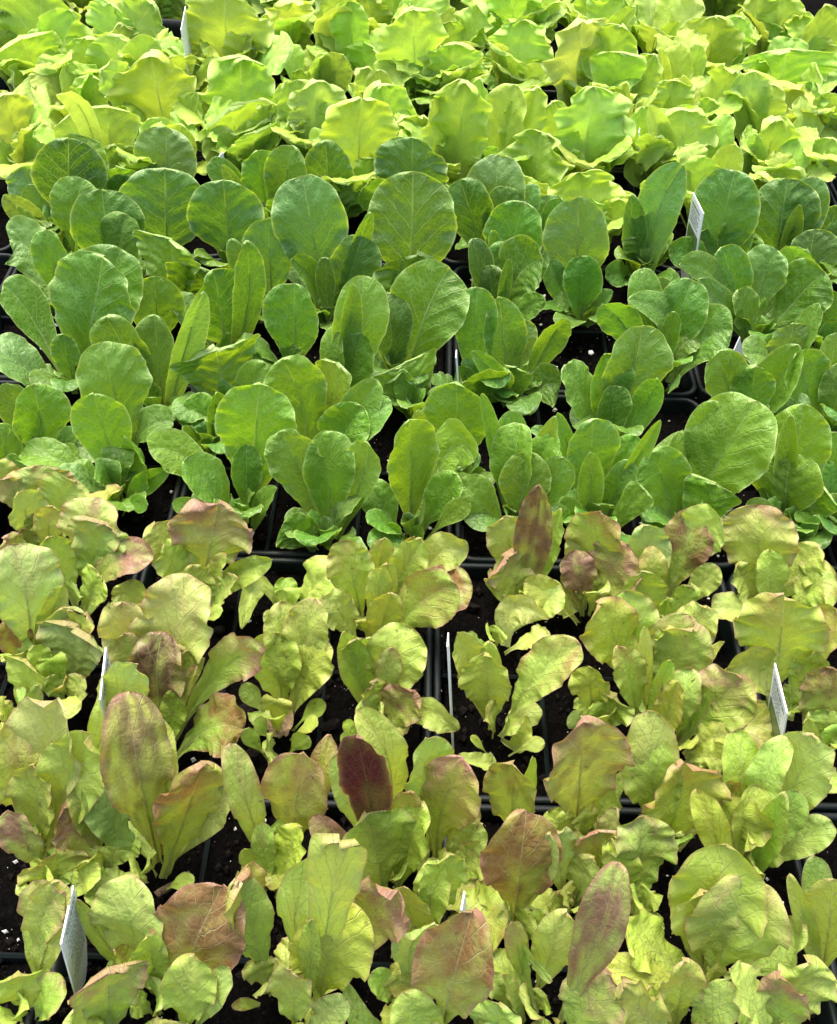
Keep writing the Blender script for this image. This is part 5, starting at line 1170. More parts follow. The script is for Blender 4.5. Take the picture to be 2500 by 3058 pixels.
('red',(0.041,0.2088,0.0),'open lettuce right of the upright thin white tag, with a crescent leaf below',[
 ('n',-4.1,12.7,1.0,-13.1,18.0,35.7,-22.0,23.2,60.2,0.52,-0.80,0.30,18.3,'p0.1 d0.1'),
 ('o',-1.8,10.9,1.0,-4.5,15.4,30.6,-7.2,20.0,54.0,-0.12,-0.98,0.15,11.1,''),
 ('o',5.3,6.4,1.0,10.5,13.0,37.6,31.5,17.0,62.1,-0.79,-0.45,0.41,22.6,'r0.45 p0.2'),
 ('o',-2.4,4.6,1.0,-6.0,9.1,29.9,-9.7,13.7,54.0,-0.04,-0.99,0.16,23.8,'r0.1 y0.1'),
 ('n',3.0,-0.4,1.0,12.5,-10.5,2.4,12.2,3.3,20.4,-0.50,-0.78,0.38,9.5,'p0.2'),
 ('n',-4.7,-7.3,1.0,3.1,-18.7,4.6,-20.1,-15.8,15.8,0.74,-0.21,0.64,8.5,'p0.15'),
 ('c',5.2,-8.6,1.0,12.9,-9.3,17.1,20.6,-10.1,18.5,-0.67,-0.50,0.55,7.5,'g0.2'),
 ('c',-3.5,-10.8,1.0,-8.9,-10.1,17.0,-14.2,-9.5,22.1,0.83,-0.35,0.44,4.9,''),
]),
('red',(0.0589,0.2864,0.0),'lettuce with a tall narrow brown leaf standing before the romaine',[
 ('o',-3.7,9.5,1.0,-9.4,14.3,30.5,-15.2,19.2,52.6,0.18,-0.96,0.22,23.3,'r0.2 p0.1'),
 ('n',3.1,6.8,1.0,7.8,12.3,35.0,12.5,17.8,62.0,-0.43,-0.87,0.22,14.0,'y0.1'),
 ('n',-0.1,4.4,1.0,-0.4,10.9,44.1,-0.6,17.5,80.8,-0.15,-0.97,0.16,19.3,'r1 m0.6'),
 ('f',-3.4,-1.1,1.0,-8.5,2.0,21.9,-13.6,5.1,38.1,0.39,-0.89,0.26,31.4,'r0.55'),
 ('n',-5.9,-5.8,1.0,-15.2,-5.0,20.6,-24.5,-4.2,32.3,0.70,-0.55,0.45,5.2,''),
]),
('red',(0.041,0.2607,0.0),'nearly white curled lettuce leaf lying over the dark soil right of the rim',[
 ('o',5.5,4.8,1.0,20.4,15.8,23.7,33.3,14.4,31.7,-0.45,-0.65,0.61,20.2,'p0.15 g0.2'),
 ('n',6.0,0.7,1.0,2.9,19.1,29.6,25.5,3.0,24.8,-0.56,-0.64,0.52,17.1,'p0.9'),
 ('o',5.9,-3.5,1.0,16.6,-4.3,19.2,27.4,-5.1,19.8,-0.66,-0.09,0.74,15.8,'r0.2 p0.2'),
]),
('red',(0.0921,0.2842,0.0),'reddish lettuce with three rounded brown leaves right of the tall narrow brown leaf',[
 ('o',-2.7,10.9,1.0,-6.9,15.2,25.2,-11.1,19.6,42.6,-0.20,-0.97,0.16,12.8,'p0.5'),
 ('r',-0.1,8.6,1.0,-0.3,14.5,34.1,-0.5,20.4,61.2,-0.39,-0.91,0.17,30.8,'r0.5'),
 ('n',-4.4,3.4,1.0,-10.9,6.2,20.1,-17.5,9.0,33.0,0.49,-0.80,0.34,11.5,''),
 ('r',3.5,1.1,1.0,8.6,5.2,26.5,13.9,9.4,47.0,-0.61,-0.75,0.27,30.9,'r0.65'),
 ('o',-2.9,-2.3,1.0,-7.2,1.6,24.1,-11.6,5.5,43.5,0.14,-0.97,0.21,19.2,'r0.9'),
 ('o',-5.9,-7.2,1.0,-21.3,-7.2,30.2,-37.1,-7.3,35.6,0.41,-0.84,0.36,16.2,'p0.1'),
]),
('red',(0.1294,0.2758,0.0),'bright lettuce with a slanting leaf showing a thick white midrib',[
 ('r',-3.0,13.6,1.0,-9.2,19.8,32.0,-15.4,26.2,53.8,-0.30,-0.94,0.15,25.7,'p0.25 g0.4'),
 ('r',2.0,11.6,1.0,5.4,18.3,37.2,9.0,25.2,65.4,-0.57,-0.79,0.23,26.2,'r0.85'),
 ('o',4.1,7.9,1.0,5.3,27.7,50.6,19.9,20.7,67.2,-0.41,-0.87,0.27,26.6,'r0.05 p0.2 y0.15'),
 ('r',-2.6,4.8,1.0,-6.6,9.7,27.1,-10.6,14.6,47.8,0.09,-0.97,0.22,14.8,'r0.35'),
 ('r',5.0,0.6,1.0,17.9,10.6,31.2,20.1,7.1,43.1,-0.53,-0.79,0.31,14.8,'p0.15'),
 ('o',-4.4,-2.3,1.0,-10.9,1.6,24.5,-17.6,5.5,42.5,0.01,-0.98,0.19,23.2,'y0.1'),
 ('f',2.0,-5.8,1.0,4.9,-2.6,21.2,7.9,0.7,38.3,-0.49,-0.84,0.23,12.4,'y0.1'),
 ('n',-0.8,-9.3,1.0,-2.0,-6.4,17.9,-3.2,-3.6,32.2,-0.23,-0.96,0.16,9.0,'y0.2'),
]),
('red',(0.1899,0.2808,0.0),'wide pink-faced lettuce in the right half, a small lime leaf at its heart',[
 ('o',3.7,10.7,1.0,10.0,15.4,25.5,16.3,20.2,42.1,-0.63,-0.70,0.35,21.5,'r0.1 p0.1'),
 ('r',-4.1,8.0,1.0,-12.9,15.7,37.8,-21.9,23.5,64.9,-0.32,-0.94,0.14,41.2,'r0.45 p0.15'),
 ('n',-5.6,3.4,1.0,-16.1,7.0,23.6,-26.7,10.6,37.0,0.53,-0.72,0.45,19.2,'d0.15'),
 ('r',5.7,-0.4,1.0,12.8,7.9,27.2,23.0,2.9,36.1,-0.82,-0.36,0.44,30.4,'r0.4'),
 ('o',-5.9,-4.6,1.0,-21.9,-5.8,25.3,-38.2,-6.9,24.9,0.60,-0.14,0.79,17.4,'p0.1'),
 ('o',-3.3,-4.3,1.0,-8.2,1.2,28.8,-13.3,6.9,52.3,0.17,-0.96,0.24,16.8,'p0.1 y0.35'),
]),
('red',(0.1835,0.2263,0.0),'broad dusty tan lettuce standing behind the right printed tag',[
 ('r',2.9,8.9,1.0,7.6,15.6,34.6,12.4,22.4,60.6,-0.83,-0.50,0.24,23.8,'r0.5 p0.1'),
 ('r',-3.4,6.1,1.0,-9.5,14.2,39.8,-15.8,22.5,70.5,-0.22,-0.96,0.19,41.8,'r0.3'),
 ('r',-5.9,-0.4,1.0,-15.3,14.6,31.2,-33.9,4.5,34.8,0.61,-0.53,0.58,26.4,'p0.1 y0.15'),
 ('o',3.1,-2.6,1.0,3.2,15.8,33.8,12.5,3.6,35.4,-0.38,-0.89,0.27,24.1,'y0.05'),
]),
('red',(0.1166,0.2216,0.0),'densest lettuce clump right of centre with a spotted leaf and pale strips',[
 ('r',-2.9,18.5,1.0,-10.4,25.6,36.0,-18.0,32.8,59.5,0.05,-0.97,0.25,26.4,'r0.25 p0.05'),
 ('r',3.3,15.8,1.0,11.4,22.4,35.1,19.6,29.1,58.6,-0.69,-0.63,0.34,22.7,'p0.25 s1'),
 ('r',-4.7,12.2,1.0,-18.6,18.9,38.4,-32.8,25.8,63.0,0.12,-0.96,0.27,28.5,'r0.4 y0.1'),
 ('f',1.6,11.5,1.0,4.1,16.6,29.7,6.6,21.8,51.2,-0.11,-0.97,0.21,20.8,'y0.25'),
 ('r',1.7,8.7,1.0,4.3,14.5,33.5,6.9,20.4,59.6,-0.62,-0.76,0.21,25.5,'r0.45 p0.15'),
 ('r',2.7,5.4,1.0,6.8,11.1,33.1,11.0,16.8,59.3,-0.44,-0.87,0.23,29.6,'r0.3 p0.05'),
 ('n',5.4,1.3,1.0,14.9,6.1,33.0,24.3,11.0,56.6,-0.81,-0.46,0.36,9.0,'p0.4'),
 ('n',-3.4,-0.5,1.0,-8.4,5.8,36.3,-13.4,12.1,65.8,-0.04,-0.98,0.19,8.1,'p0.4'),
 ('o',-5.5,-4.5,1.0,-13.7,0.6,31.6,-22.1,5.9,55.5,0.50,-0.81,0.31,16.3,'r0.35'),
 ('n',-0.3,-7.6,1.0,-0.7,-2.2,29.3,-1.0,3.1,53.3,-0.55,-0.82,0.16,10.3,'y0.2'),
 ('r',2.2,-11.4,1.0,5.7,-7.1,26.5,9.2,-2.6,48.6,-0.30,-0.93,0.22,18.5,'r0.3 p0.1'),
 ('n',0.7,-14.5,1.0,1.9,-9.8,26.4,3.0,-5.2,48.0,-0.40,-0.90,0.20,13.5,'r0.25 y0.2'),
]),
('red',(0.1238,0.2041,0.0),'lettuce spreading right with a brown and a yellow lying leaf by the right tag',[
 ('o',5.1,6.6,1.0,4.5,8.7,18.9,20.7,12.0,32.8,-0.49,-0.79,0.37,26.1,'r0.15'),
 ('r',5.2,4.2,1.0,14.3,8.7,30.0,23.6,13.4,50.7,-0.56,-0.75,0.35,32.3,'r0.55'),
 ('r',6.0,-1.4,1.0,15.0,-1.5,23.8,37.6,-1.3,39.6,-0.76,-0.16,0.62,31.6,'r0.3 y0.2'),
 ('o',4.7,-7.3,1.0,13.4,-4.5,19.7,22.1,-17.2,20.2,-0.78,-0.35,0.52,19.0,'p0.15'),
]),
('red',(0.0895,0.2146,0.0),'low green lettuce leaves behind the round mottled brown leaf',[
 ('o',-1.8,5.6,1.0,-4.6,9.2,21.6,-7.3,12.8,37.7,-0.00,-0.98,0.19,19.6,'r0.1'),
 ('o',1.6,1.6,1.0,4.1,4.0,14.9,6.7,6.4,26.1,-0.78,-0.57,0.27,26.2,'d0.15'),
 ('c',-3.9,-2.6,1.0,-9.8,-1.5,13.5,-15.6,-0.5,16.1,0.33,-0.86,0.38,10.2,'g0.3'),
]),
('red',(0.197,0.2045,0.0),'frilled brown-green lettuce at the right edge',[
 ('l',-1.5,7.1,1.0,-3.7,13.0,27.7,-5.8,19.0,48.1,-0.36,-0.91,0.20,21.8,'r0.5 m0.5'),
 ('o',-0.7,2.2,1.0,-1.7,5.5,15.7,-2.7,8.9,27.6,-0.41,-0.89,0.19,20.5,'d0.05'),
 ('n',-3.5,-1.1,1.0,-8.8,2.2,17.1,-14.1,5.4,28.4,-0.05,-0.98,0.21,7.5,''),
]),
('red',(-0.1652,0.1453,0.0),'large left lettuce with a smooth grey-green disc leaf and a yellow leaf',[
 ('r',3.7,9.5,1.0,14.3,20.6,51.5,25.1,31.9,89.8,-0.20,-0.94,0.28,36.4,'p0.35 g0.9'),
 ('o',5.2,5.3,1.0,50.5,44.0,84.2,56.4,31.7,108.5,-0.39,-0.84,0.39,19.6,'p0.5 g0.3'),
 ('r',1.6,5.6,1.0,4.1,14.0,41.3,6.6,22.5,74.9,0.25,-0.95,0.20,25.9,'r0.4 p0.1'),
 ('o',5.2,0.5,1.0,21.8,10.9,48.0,38.8,21.6,81.5,0.03,-0.97,0.24,28.2,'y0.2'),
 ('r',3.5,-1.2,1.0,8.7,6.7,36.0,14.0,14.8,65.2,-0.16,-0.95,0.26,21.5,'r0.25'),
]),
('red',(-0.1341,0.1383,0.0),'orange-brown leaf lettuce at the lower left, below the yellow leaf',[
 ('r',0.0,5.4,1.0,0.1,11.1,30.4,0.1,17.0,54.9,0.60,-0.78,0.17,14.6,'r0.3 d0.1'),
 ('r',-1.8,1.6,1.0,0.6,10.7,31.0,-7.6,11.5,46.9,0.78,-0.59,0.22,24.6,'r0.85 y0.3'),
]),
('red',(-0.1535,0.1293,0.0),'brownish low lettuce leaf spread above the big white tag',[
 ('r',-2.2,6.6,1.0,-5.6,11.7,27.6,-9.1,17.0,48.4,0.41,-0.88,0.25,16.7,'r0.75'),
 ('r',1.8,2.1,1.0,4.4,5.3,16.0,7.2,8.6,27.6,0.42,-0.90,0.14,31.0,'r0.35'),
 ('o',5.9,-1.5,1.0,15.1,1.2,18.1,24.4,3.9,27.5,-0.44,-0.77,0.46,12.5,'p0.1'),
]),
('red',(-0.1123,0.1387,0.0),'tall toothed lettuce with mottled and tan upright leaves on one thick stem',[
 ('o',-3.5,12.1,1.0,-15.1,5.9,23.1,-15.5,21.8,55.0,0.86,-0.43,0.27,18.8,'d0.3 g0.6'),
 ('r',2.3,10.3,1.0,6.5,18.2,47.0,10.9,26.2,84.8,0.02,-0.98,0.18,21.2,'r0.1 y0.1'),
 ('o',5.4,5.0,1.0,27.4,12.5,36.1,38.1,18.4,60.7,-0.56,-0.69,0.46,18.5,'d0.2 g0.4'),
 ('o',1.6,5.7,1.0,4.1,14.7,56.5,6.7,23.8,104.7,0.23,-0.96,0.16,28.0,'r0.45 m0.6'),
 ('o',5.2,0.4,1.0,20.8,11.7,45.9,30.4,16.5,74.0,0.07,-0.98,0.19,31.7,'r0.65'),
 ('c',5.5,-6.3,1.0,13.9,-6.0,16.1,22.3,-5.7,16.4,-0.61,-0.40,0.68,7.6,'d0.1'),
 ('c',-1.4,-9.3,1.0,-3.4,-8.9,14.0,-5.4,-8.5,20.5,0.76,-0.62,0.18,5.0,'d0.1'),
]),
('red',(-0.0599,0.1331,0.0),'slim lettuce beside white perlite lumps with a yellow ruffled leaf',[
 ('o',-1.8,8.8,1.0,-4.5,14.9,47.6,-7.2,21.1,87.8,0.34,-0.93,0.15,14.3,'r0.35 y0.2'),
 ('c',-2.5,3.9,1.0,-6.2,7.5,15.0,-9.9,11.0,24.3,0.41,-0.83,0.38,9.4,'d0.05'),
 ('o',0.0,1.2,1.0,0.0,5.6,26.6,0.0,10.0,48.7,-0.11,-0.98,0.18,10.2,'r0.2'),
 ('r',3.4,-1.6,1.0,8.4,3.2,27.9,13.6,8.1,50.2,-0.52,-0.81,0.27,18.3,'y0.15'),
]),
('red',(-0.0555,0.1459,0.0),'broad speckled tan lettuce leaf left of the deep purple leaf',[
 ('r',4.7,5.0,1.0,13.7,11.5,44.2,22.8,18.2,78.8,-0.06,-0.98,0.18,12.6,'r0.6'),
 ('r',2.9,2.6,1.0,7.3,8.9,41.7,11.7,15.3,76.9,-0.23,-0.96,0.19,28.9,'r0.5 m0.3'),
]),
('red',(-0.008,0.1378,0.0),'lettuce with one deep purple leaf above green ruffled ones',[
 ('o',-2.0,12.8,1.0,5.4,29.3,69.2,-8.7,24.0,101.7,0.50,-0.86,0.13,15.6,'p0.3'),
 ('o',-4.2,9.0,1.0,-11.9,14.2,45.0,-19.8,19.5,80.8,0.31,-0.93,0.18,14.8,'p0.4 g0.3'),
 ('o',-2.8,5.4,1.0,-7.1,8.6,64.5,-11.5,11.9,119.7,0.12,-0.99,0.06,20.5,'r1 k1 c0.1'),
 ('r',1.9,3.6,1.0,4.8,8.9,38.5,7.8,14.4,71.1,-0.17,-0.97,0.16,14.6,'r0.4'),
 ('r',-5.8,-1.1,1.0,-17.6,2.6,31.6,-29.6,6.4,53.0,0.53,-0.77,0.35,12.8,'r0.9'),
 ('o',2.8,-2.6,1.0,7.0,3.1,36.1,11.2,8.9,66.5,-0.37,-0.91,0.21,21.0,'d0.1'),
 ('r',-2.2,-5.8,1.0,-5.6,0.0,35.8,-9.0,5.9,65.9,0.59,-0.78,0.20,37.0,'y0.1 d0.15'),
]),
('red',(0.0102,0.1418,0.0),'lettuce with a large brown cupped leaf leaning right above bare soil',[
 ('r',-1.0,11.5,1.0,-2.4,16.8,46.7,-3.9,22.1,86.1,0.34,-0.93,0.13,25.2,'p0.1 y0.1'),
 ('r',3.9,7.2,1.0,9.8,10.8,28.1,15.9,14.5,48.8,-0.33,-0.92,0.22,13.2,'r0.4 p0.2'),
 ('r',2.3,5.4,1.0,-0.2,16.0,50.1,9.6,16.6,78.0,-0.16,-0.97,0.16,30.0,'r0.55'),
 ('o',4.7,0.6,1.0,11.8,3.9,23.8,19.0,7.3,40.5,-0.37,-0.88,0.28,13.8,'p0.2 g0.2'),
 ('o',5.5,-3.2,1.0,13.8,-0.8,24.2,22.2,1.7,33.3,-0.48,-0.80,0.36,16.6,'r0.4'),
 ('o',0.5,-6.0,1.0,1.4,-3.1,11.9,2.3,-0.1,21.4,-0.15,-0.95,0.29,13.5,'g0.1'),
]),
('red',(0.0473,0.1523,0.0),'solitary upright yellow-green lettuce leaf with brown veins at the tray edge',[
 ('n',0.4,5.2,1.0,1.1,10.6,36.8,1.7,16.0,67.2,-0.06,-0.99,0.16,7.3,''),
 ('o',-1.7,2.1,1.0,-4.3,7.6,36.3,-6.8,13.2,66.9,-0.33,-0.93,0.13,23.8,'r0.3 y0.1 m0.4'),
]),
('red',(0.0456,0.1179,0.0),'large red-brown lettuce leaf with yellow veins, lower right of centre',[
 ('o',1.9,6.7,1.0,4.6,11.9,37.6,7.4,17.2,68.9,-0.23,-0.96,0.17,13.8,'p0.2 g0.2'),
 ('r',-0.8,4.0,1.0,-2.0,10.1,42.9,-3.3,16.3,79.3,-0.15,-0.98,0.15,32.4,'r0.85 y0.2'),
 ('o',2.8,-1.8,1.0,7.0,0.3,14.3,11.2,2.5,24.1,-0.56,-0.75,0.34,11.5,'d0.1'),
]),
('red',(0.0706,0.128,0.0),'pale blue-green lobed lettuce right of the large red-brown leaf',[
 ('o',-3.3,6.2,1.0,-8.2,10.6,30.5,-13.2,15.1,54.0,0.29,-0.93,0.21,18.3,'p0.2 g0.4'),
 ('r',0.9,2.4,1.0,2.2,5.9,21.1,3.5,9.5,38.3,-0.55,-0.81,0.19,20.6,'p0.2 g0.5'),
 ('o',-2.3,-2.0,1.0,-5.7,-0.2,12.0,-9.2,1.7,20.2,0.16,-0.96,0.24,11.4,'r0.3 d0.2'),
]),
('red',(0.007,0.1136,0.0),'spreading olive lettuce behind the thin white tag at the bottom centre',[
 ('o',1.9,7.5,1.0,4.7,11.6,32.7,7.6,15.7,59.5,0.01,-0.99,0.14,21.0,'y0.1'),
 ('r',5.9,2.3,1.0,14.6,7.5,17.4,33.1,6.1,24.5,-0.65,-0.03,0.76,29.9,'r0.4'),
 ('o',0.6,1.5,1.0,1.6,6.0,30.8,2.5,10.7,56.7,-0.15,-0.97,0.17,15.2,''),
 ('n',-2.3,-1.7,1.0,-5.6,3.0,29.3,-8.9,7.6,53.4,0.19,-0.96,0.19,19.2,'p0.1'),
]),
('red',(-0.0001,0.0913,0.0),'pale curled lettuce with a looping stem leaf over bare soil, bottom centre',[
 ('o',3.7,6.4,1.0,9.3,8.9,22.6,14.9,11.4,38.6,-0.77,-0.56,0.30,17.7,'r0.2 p0.2'),
 ('o',2.4,4.6,1.0,-3.2,14.2,41.0,9.9,13.5,62.2,-0.16,-0.97,0.16,19.2,'p0.55'),
 ('o',-2.8,-0.2,1.0,-7.0,1.9,15.9,-11.3,4.1,27.1,0.87,-0.36,0.34,11.5,''),
 ('n',-5.8,-3.3,1.0,-15.1,-18.7,2.8,-23.3,1.4,29.5,0.66,-0.56,0.50,10.1,'y0.1'),
]),
('red',(-0.0402,0.0879,0.0),'lettuce with an upright cream leaf over a round lime-yellow leaf, bottom',[
 ('r',5.2,7.8,1.0,29.6,25.9,57.1,35.1,20.7,80.6,-0.54,-0.78,0.33,24.3,'r0.75'),
 ('o',2.0,7.4,1.0,-8.0,24.0,65.3,8.1,20.0,96.2,-0.11,-0.98,0.14,15.0,'p0.15'),
 ('f',3.9,4.5,1.0,11.2,12.9,70.7,18.4,21.3,129.9,-0.13,-0.98,0.14,19.0,'r0.15 p0.3 y0.3'),
 ('r',3.9,1.0,1.0,9.9,7.3,40.8,15.9,13.7,74.5,-0.37,-0.91,0.22,31.6,'y0.5'),
 ('r',1.7,-1.8,1.0,4.3,5.2,43.3,6.9,12.3,79.9,-0.25,-0.95,0.19,8.2,'y0.3'),
]),
('red',(-0.0443,0.0759,0.0),'brown-green lettuce leaf cut by the bottom edge, left of centre',[
 ('r',0.8,4.5,1.0,1.9,8.9,30.6,3.1,13.3,56.2,-0.16,-0.97,0.16,17.8,'r0.3'),
 ('o',5.0,0.7,1.0,12.5,4.1,22.5,20.2,7.6,37.3,-0.79,-0.46,0.41,13.6,'d0.25 g0.4'),
]),
('red',(-0.0996,0.0859,0.0),'lettuce with one large dusky mauve-brown oval leaf, lower left',[
 ('r',-2.8,6.9,1.0,-6.9,10.2,22.5,-11.2,13.5,38.8,0.90,-0.35,0.26,10.0,'r0.5'),
 ('r',4.9,4.6,1.0,17.5,9.1,41.1,30.4,21.5,76.3,-0.38,-0.87,0.32,36.9,'r0.8'),
 ('o',1.1,2.3,1.0,2.8,8.2,30.8,4.4,14.2,56.4,0.06,-0.98,0.21,13.4,'y0.05'),
 ('c',1.4,-1.2,1.0,3.6,4.2,18.6,5.7,9.6,32.7,0.38,-0.89,0.25,8.8,'d0.1'),
]),
('red',(-0.0559,0.0942,0.0),'yellow ruffled lettuce with an orange stem, right of the mauve-brown leaf',[
 ('f',-1.1,7.0,1.0,-2.8,12.8,42.5,-4.6,18.5,77.8,0.71,-0.69,0.13,21.2,'r0.35'),
 ('o',-0.9,4.1,1.0,-2.4,10.1,41.7,-3.9,16.3,76.9,0.34,-0.93,0.16,17.7,'r0.15 y0.35'),
 ('n',-3.0,-4.5,1.0,-7.5,-6.4,13.0,-12.0,-8.3,15.7,0.86,-0.21,0.47,4.8,'r0.6'),
]),
('red',(-0.1122,0.0947,0.0),'pale sea-green lettuce leaf just right of the big white tag',[
 ('n',-2.8,5.4,1.0,-6.9,11.0,32.2,-11.0,16.6,57.0,0.47,-0.85,0.24,7.6,'p0.1'),
 ('r',2.4,3.1,1.0,6.0,10.0,36.0,9.7,17.1,65.4,-0.13,-0.97,0.23,31.3,'p0.25 g0.3'),
]),
('red',(-0.1516,0.0834,0.0),'tan and green lettuce left of the big white tag',[
 ('o',4.0,8.1,1.0,14.1,17.7,42.1,24.4,27.5,72.0,-0.18,-0.94,0.31,18.8,'d0.1'),
 ('o',4.3,5.4,1.0,6.9,27.5,51.4,26.1,24.5,70.6,-0.37,-0.86,0.35,20.3,'r0.55'),
 ('r',0.8,1.0,1.0,2.1,4.8,16.7,3.4,8.7,29.8,0.17,-0.96,0.24,25.1,'r0.15'),
 ('o',4.7,-2.3,1.0,11.9,1.4,17.8,19.1,5.2,28.5,-0.58,-0.66,0.48,16.2,'r0.3'),
]),
('red',(-0.1186,0.073,0.0),'pink-rimmed folded lettuce at the foot of the big white tag',[
 ('f',2.5,5.4,1.0,6.1,11.0,28.7,9.8,16.6,50.3,0.18,-0.97,0.19,29.7,'r0.45'),
 ('r',-0.5,1.1,1.0,-1.4,5.1,19.2,-2.2,9.3,34.7,0.77,-0.61,0.19,31.5,'r0.1 p0.1 y0.2'),
]),
('red',(-0.0889,0.0749,0.0),'yellow-green lettuce at the bottom edge below the mauve-brown leaf',[
 ('o',5.2,4.3,1.0,14.1,9.2,28.6,23.2,14.2,47.9,-0.35,-0.88,0.32,11.8,'g0.3'),
 ('r',2.7,2.2,1.0,6.8,7.8,30.4,10.9,13.6,54.7,-0.08,-0.97,0.22,21.0,'y0.3'),
]),
('red',(0.0122,0.0749,0.0),'two-toned brown lettuce leaf at the bottom centre beneath the thin tag',[
 ('r',1.6,5.6,1.0,4.1,11.7,50.0,6.6,17.8,92.6,-0.34,-0.93,0.14,29.7,'r0.75 p0.15'),
 ('r',-2.6,0.7,1.0,-6.5,4.1,23.4,-10.5,7.6,42.1,0.51,-0.83,0.24,19.8,'y0.2'),
]),
('red',(0.0517,0.0894,0.0),'lettuce with a small pointed yellow leaf turned toward the viewer, bottom right of centre',[
 ('o',-3.2,9.0,1.0,-8.1,12.9,32.6,-13.1,16.9,57.9,0.20,-0.97,0.17,9.6,'r0.5'),
 ('o',1.1,6.6,1.0,2.8,11.7,36.0,4.5,16.8,66.0,-0.51,-0.85,0.16,17.4,'p0.25 g0.2'),
 ('n',0.5,0.7,1.0,-17.5,29.4,45.7,2.1,2.7,37.1,-0.72,-0.69,0.07,14.3,'p0.2 y0.35'),
 ('o',-4.9,-1.2,1.0,-12.2,1.8,20.6,-19.7,4.8,34.0,0.53,-0.76,0.38,9.2,'g0.3'),
 ('n',-3.9,-3.6,1.0,-9.8,0.5,22.9,-15.6,4.6,39.7,0.74,-0.57,0.35,7.2,'r0.3'),
]),
('red',(0.0371,0.0755,0.0),'pale arched lettuce leaf at the very bottom edge, right of centre',[
 ('r',-0.7,1.9,1.0,-1.8,4.7,19.2,-2.9,7.6,35.1,-0.27,-0.95,0.14,24.2,'p0.2'),
]),
('red',(0.0785,0.1584,0.0),'big round speckled brown lettuce leaf right of centre with a thick pale stem',[
 ('n',3.4,7.5,1.0,8.6,11.6,27.3,13.7,15.7,47.0,-0.59,-0.76,0.27,7.6,'y0.2'),
 ('o',1.9,4.1,1.0,4.8,7.8,23.1,7.7,11.7,41.1,-0.41,-0.88,0.23,15.3,''),
 ('r',-2.7,3.1,1.0,-6.8,10.0,45.6,-11.0,17.2,84.3,0.21,-0.96,0.18,38.5,'r0.55 m0.4'),
 ('r',-4.6,-3.0,1.0,-11.4,-0.4,17.2,-18.3,2.3,27.8,0.36,-0.86,0.36,15.6,'d0.1'),
]),
('red',(0.0823,0.1367,0.0),'tiny brown crimped leaf lettuce before the big round speckled leaf',[
 ('o',-0.2,4.8,1.0,-0.3,9.6,29.2,-0.5,14.6,53.3,-0.45,-0.88,0.16,9.8,'r0.6'),
 ('f',-1.5,1.3,1.0,-3.6,5.7,25.0,-5.8,10.0,45.3,-0.28,-0.95,0.16,19.7,'r0.5'),
]),
('red',(0.1149,0.1556,0.0),'lettuce with a wide dusky pink leaf and pale leaves behind it, right',[
 ('o',-3.8,8.2,1.0,-11.6,15.8,43.9,-19.5,23.5,77.7,-0.04,-0.98,0.19,21.7,'p0.3 y0.1'),
 ('r',-4.2,5.5,1.0,-11.0,12.1,38.0,-18.0,18.8,67.3,0.00,-0.98,0.20,25.5,'r0.15 p0.1 y0.2'),
 ('n',5.3,1.6,1.0,18.0,16.6,39.2,21.1,11.3,51.7,-0.43,-0.85,0.30,9.7,'r0.5 p0.1'),
 ('r',-0.9,-0.5,1.0,-2.2,6.1,34.4,-3.6,12.8,63.3,-0.03,-0.98,0.21,37.8,'r0.5 p0.1'),
]),
('red',(0.1477,0.1441,0.0),'dense upright lettuce with a ruffled edge leaf and two flaps, right of the pink leaf',[
 ('r',-2.3,15.1,1.0,-7.6,23.2,40.5,-12.9,31.4,69.7,0.11,-0.96,0.24,17.6,'r0.1 y0.1'),
 ('o',2.1,12.8,1.0,16.3,22.8,47.5,11.3,30.7,80.1,-0.84,-0.50,0.21,27.1,'r0.15 p0.25'),
 ('o',-0.6,10.8,1.0,-1.6,19.0,42.4,-2.6,27.4,75.7,-0.70,-0.70,0.14,15.3,'p0.1'),
 ('o',5.5,4.7,1.0,16.6,8.1,24.9,27.9,11.6,39.5,-0.67,-0.56,0.49,15.2,'g0.2'),
 ('r',2.5,4.0,1.0,6.3,10.1,30.8,10.2,16.3,55.0,-0.36,-0.90,0.26,16.0,'p0.1'),
 ('o',-2.1,1.2,1.0,-5.1,7.9,31.9,-8.2,14.7,57.9,-0.29,-0.94,0.19,16.9,'d0.05'),
 ('n',0.3,-1.5,1.0,0.8,5.9,34.4,1.4,13.2,62.8,-0.42,-0.88,0.22,13.5,'r0.2'),
 ('o',-0.9,-6.8,1.0,-19.4,24.2,47.8,-3.2,1.1,42.6,-0.67,-0.73,0.11,23.6,''),
 ('o',-5.9,-8.3,1.0,-19.8,-0.2,40.0,-33.9,8.0,68.5,0.21,-0.93,0.31,13.3,'p0.1 y0.3'),
]),
('red',(0.0977,0.1273,0.0),'small lettuce with a ruffled narrow leaf beside a round blistered one',[
 ('r',-0.8,8.1,1.0,-2.1,13.1,30.5,-3.4,18.1,54.5,0.07,-0.98,0.19,28.0,'r0.3 m0.4'),
 ('l',-3.5,4.6,1.0,-8.7,9.0,27.0,-14.0,13.4,46.8,0.39,-0.88,0.26,17.1,'y0.15'),
 ('o',-1.5,-0.7,1.0,-3.8,0.6,9.0,-6.1,2.0,15.1,0.58,-0.75,0.33,12.1,'d0.1'),
 ('o',1.9,-4.5,1.0,4.6,-4.0,10.2,7.4,-3.5,14.3,-0.63,-0.71,0.31,9.7,'d0.1'),
]),
('red',(0.126,0.098,0.0),'largest pale lettuce at the lower right, three wide overlapping leaves',[
 ('r',-2.2,11.5,1.0,-6.6,19.5,42.8,-11.0,27.6,75.7,-0.40,-0.91,0.15,36.6,'r0.15 p0.1'),
 ('o',5.1,6.7,1.0,30.2,7.7,22.1,24.2,15.1,42.1,-0.88,-0.15,0.45,19.3,'p0.2'),
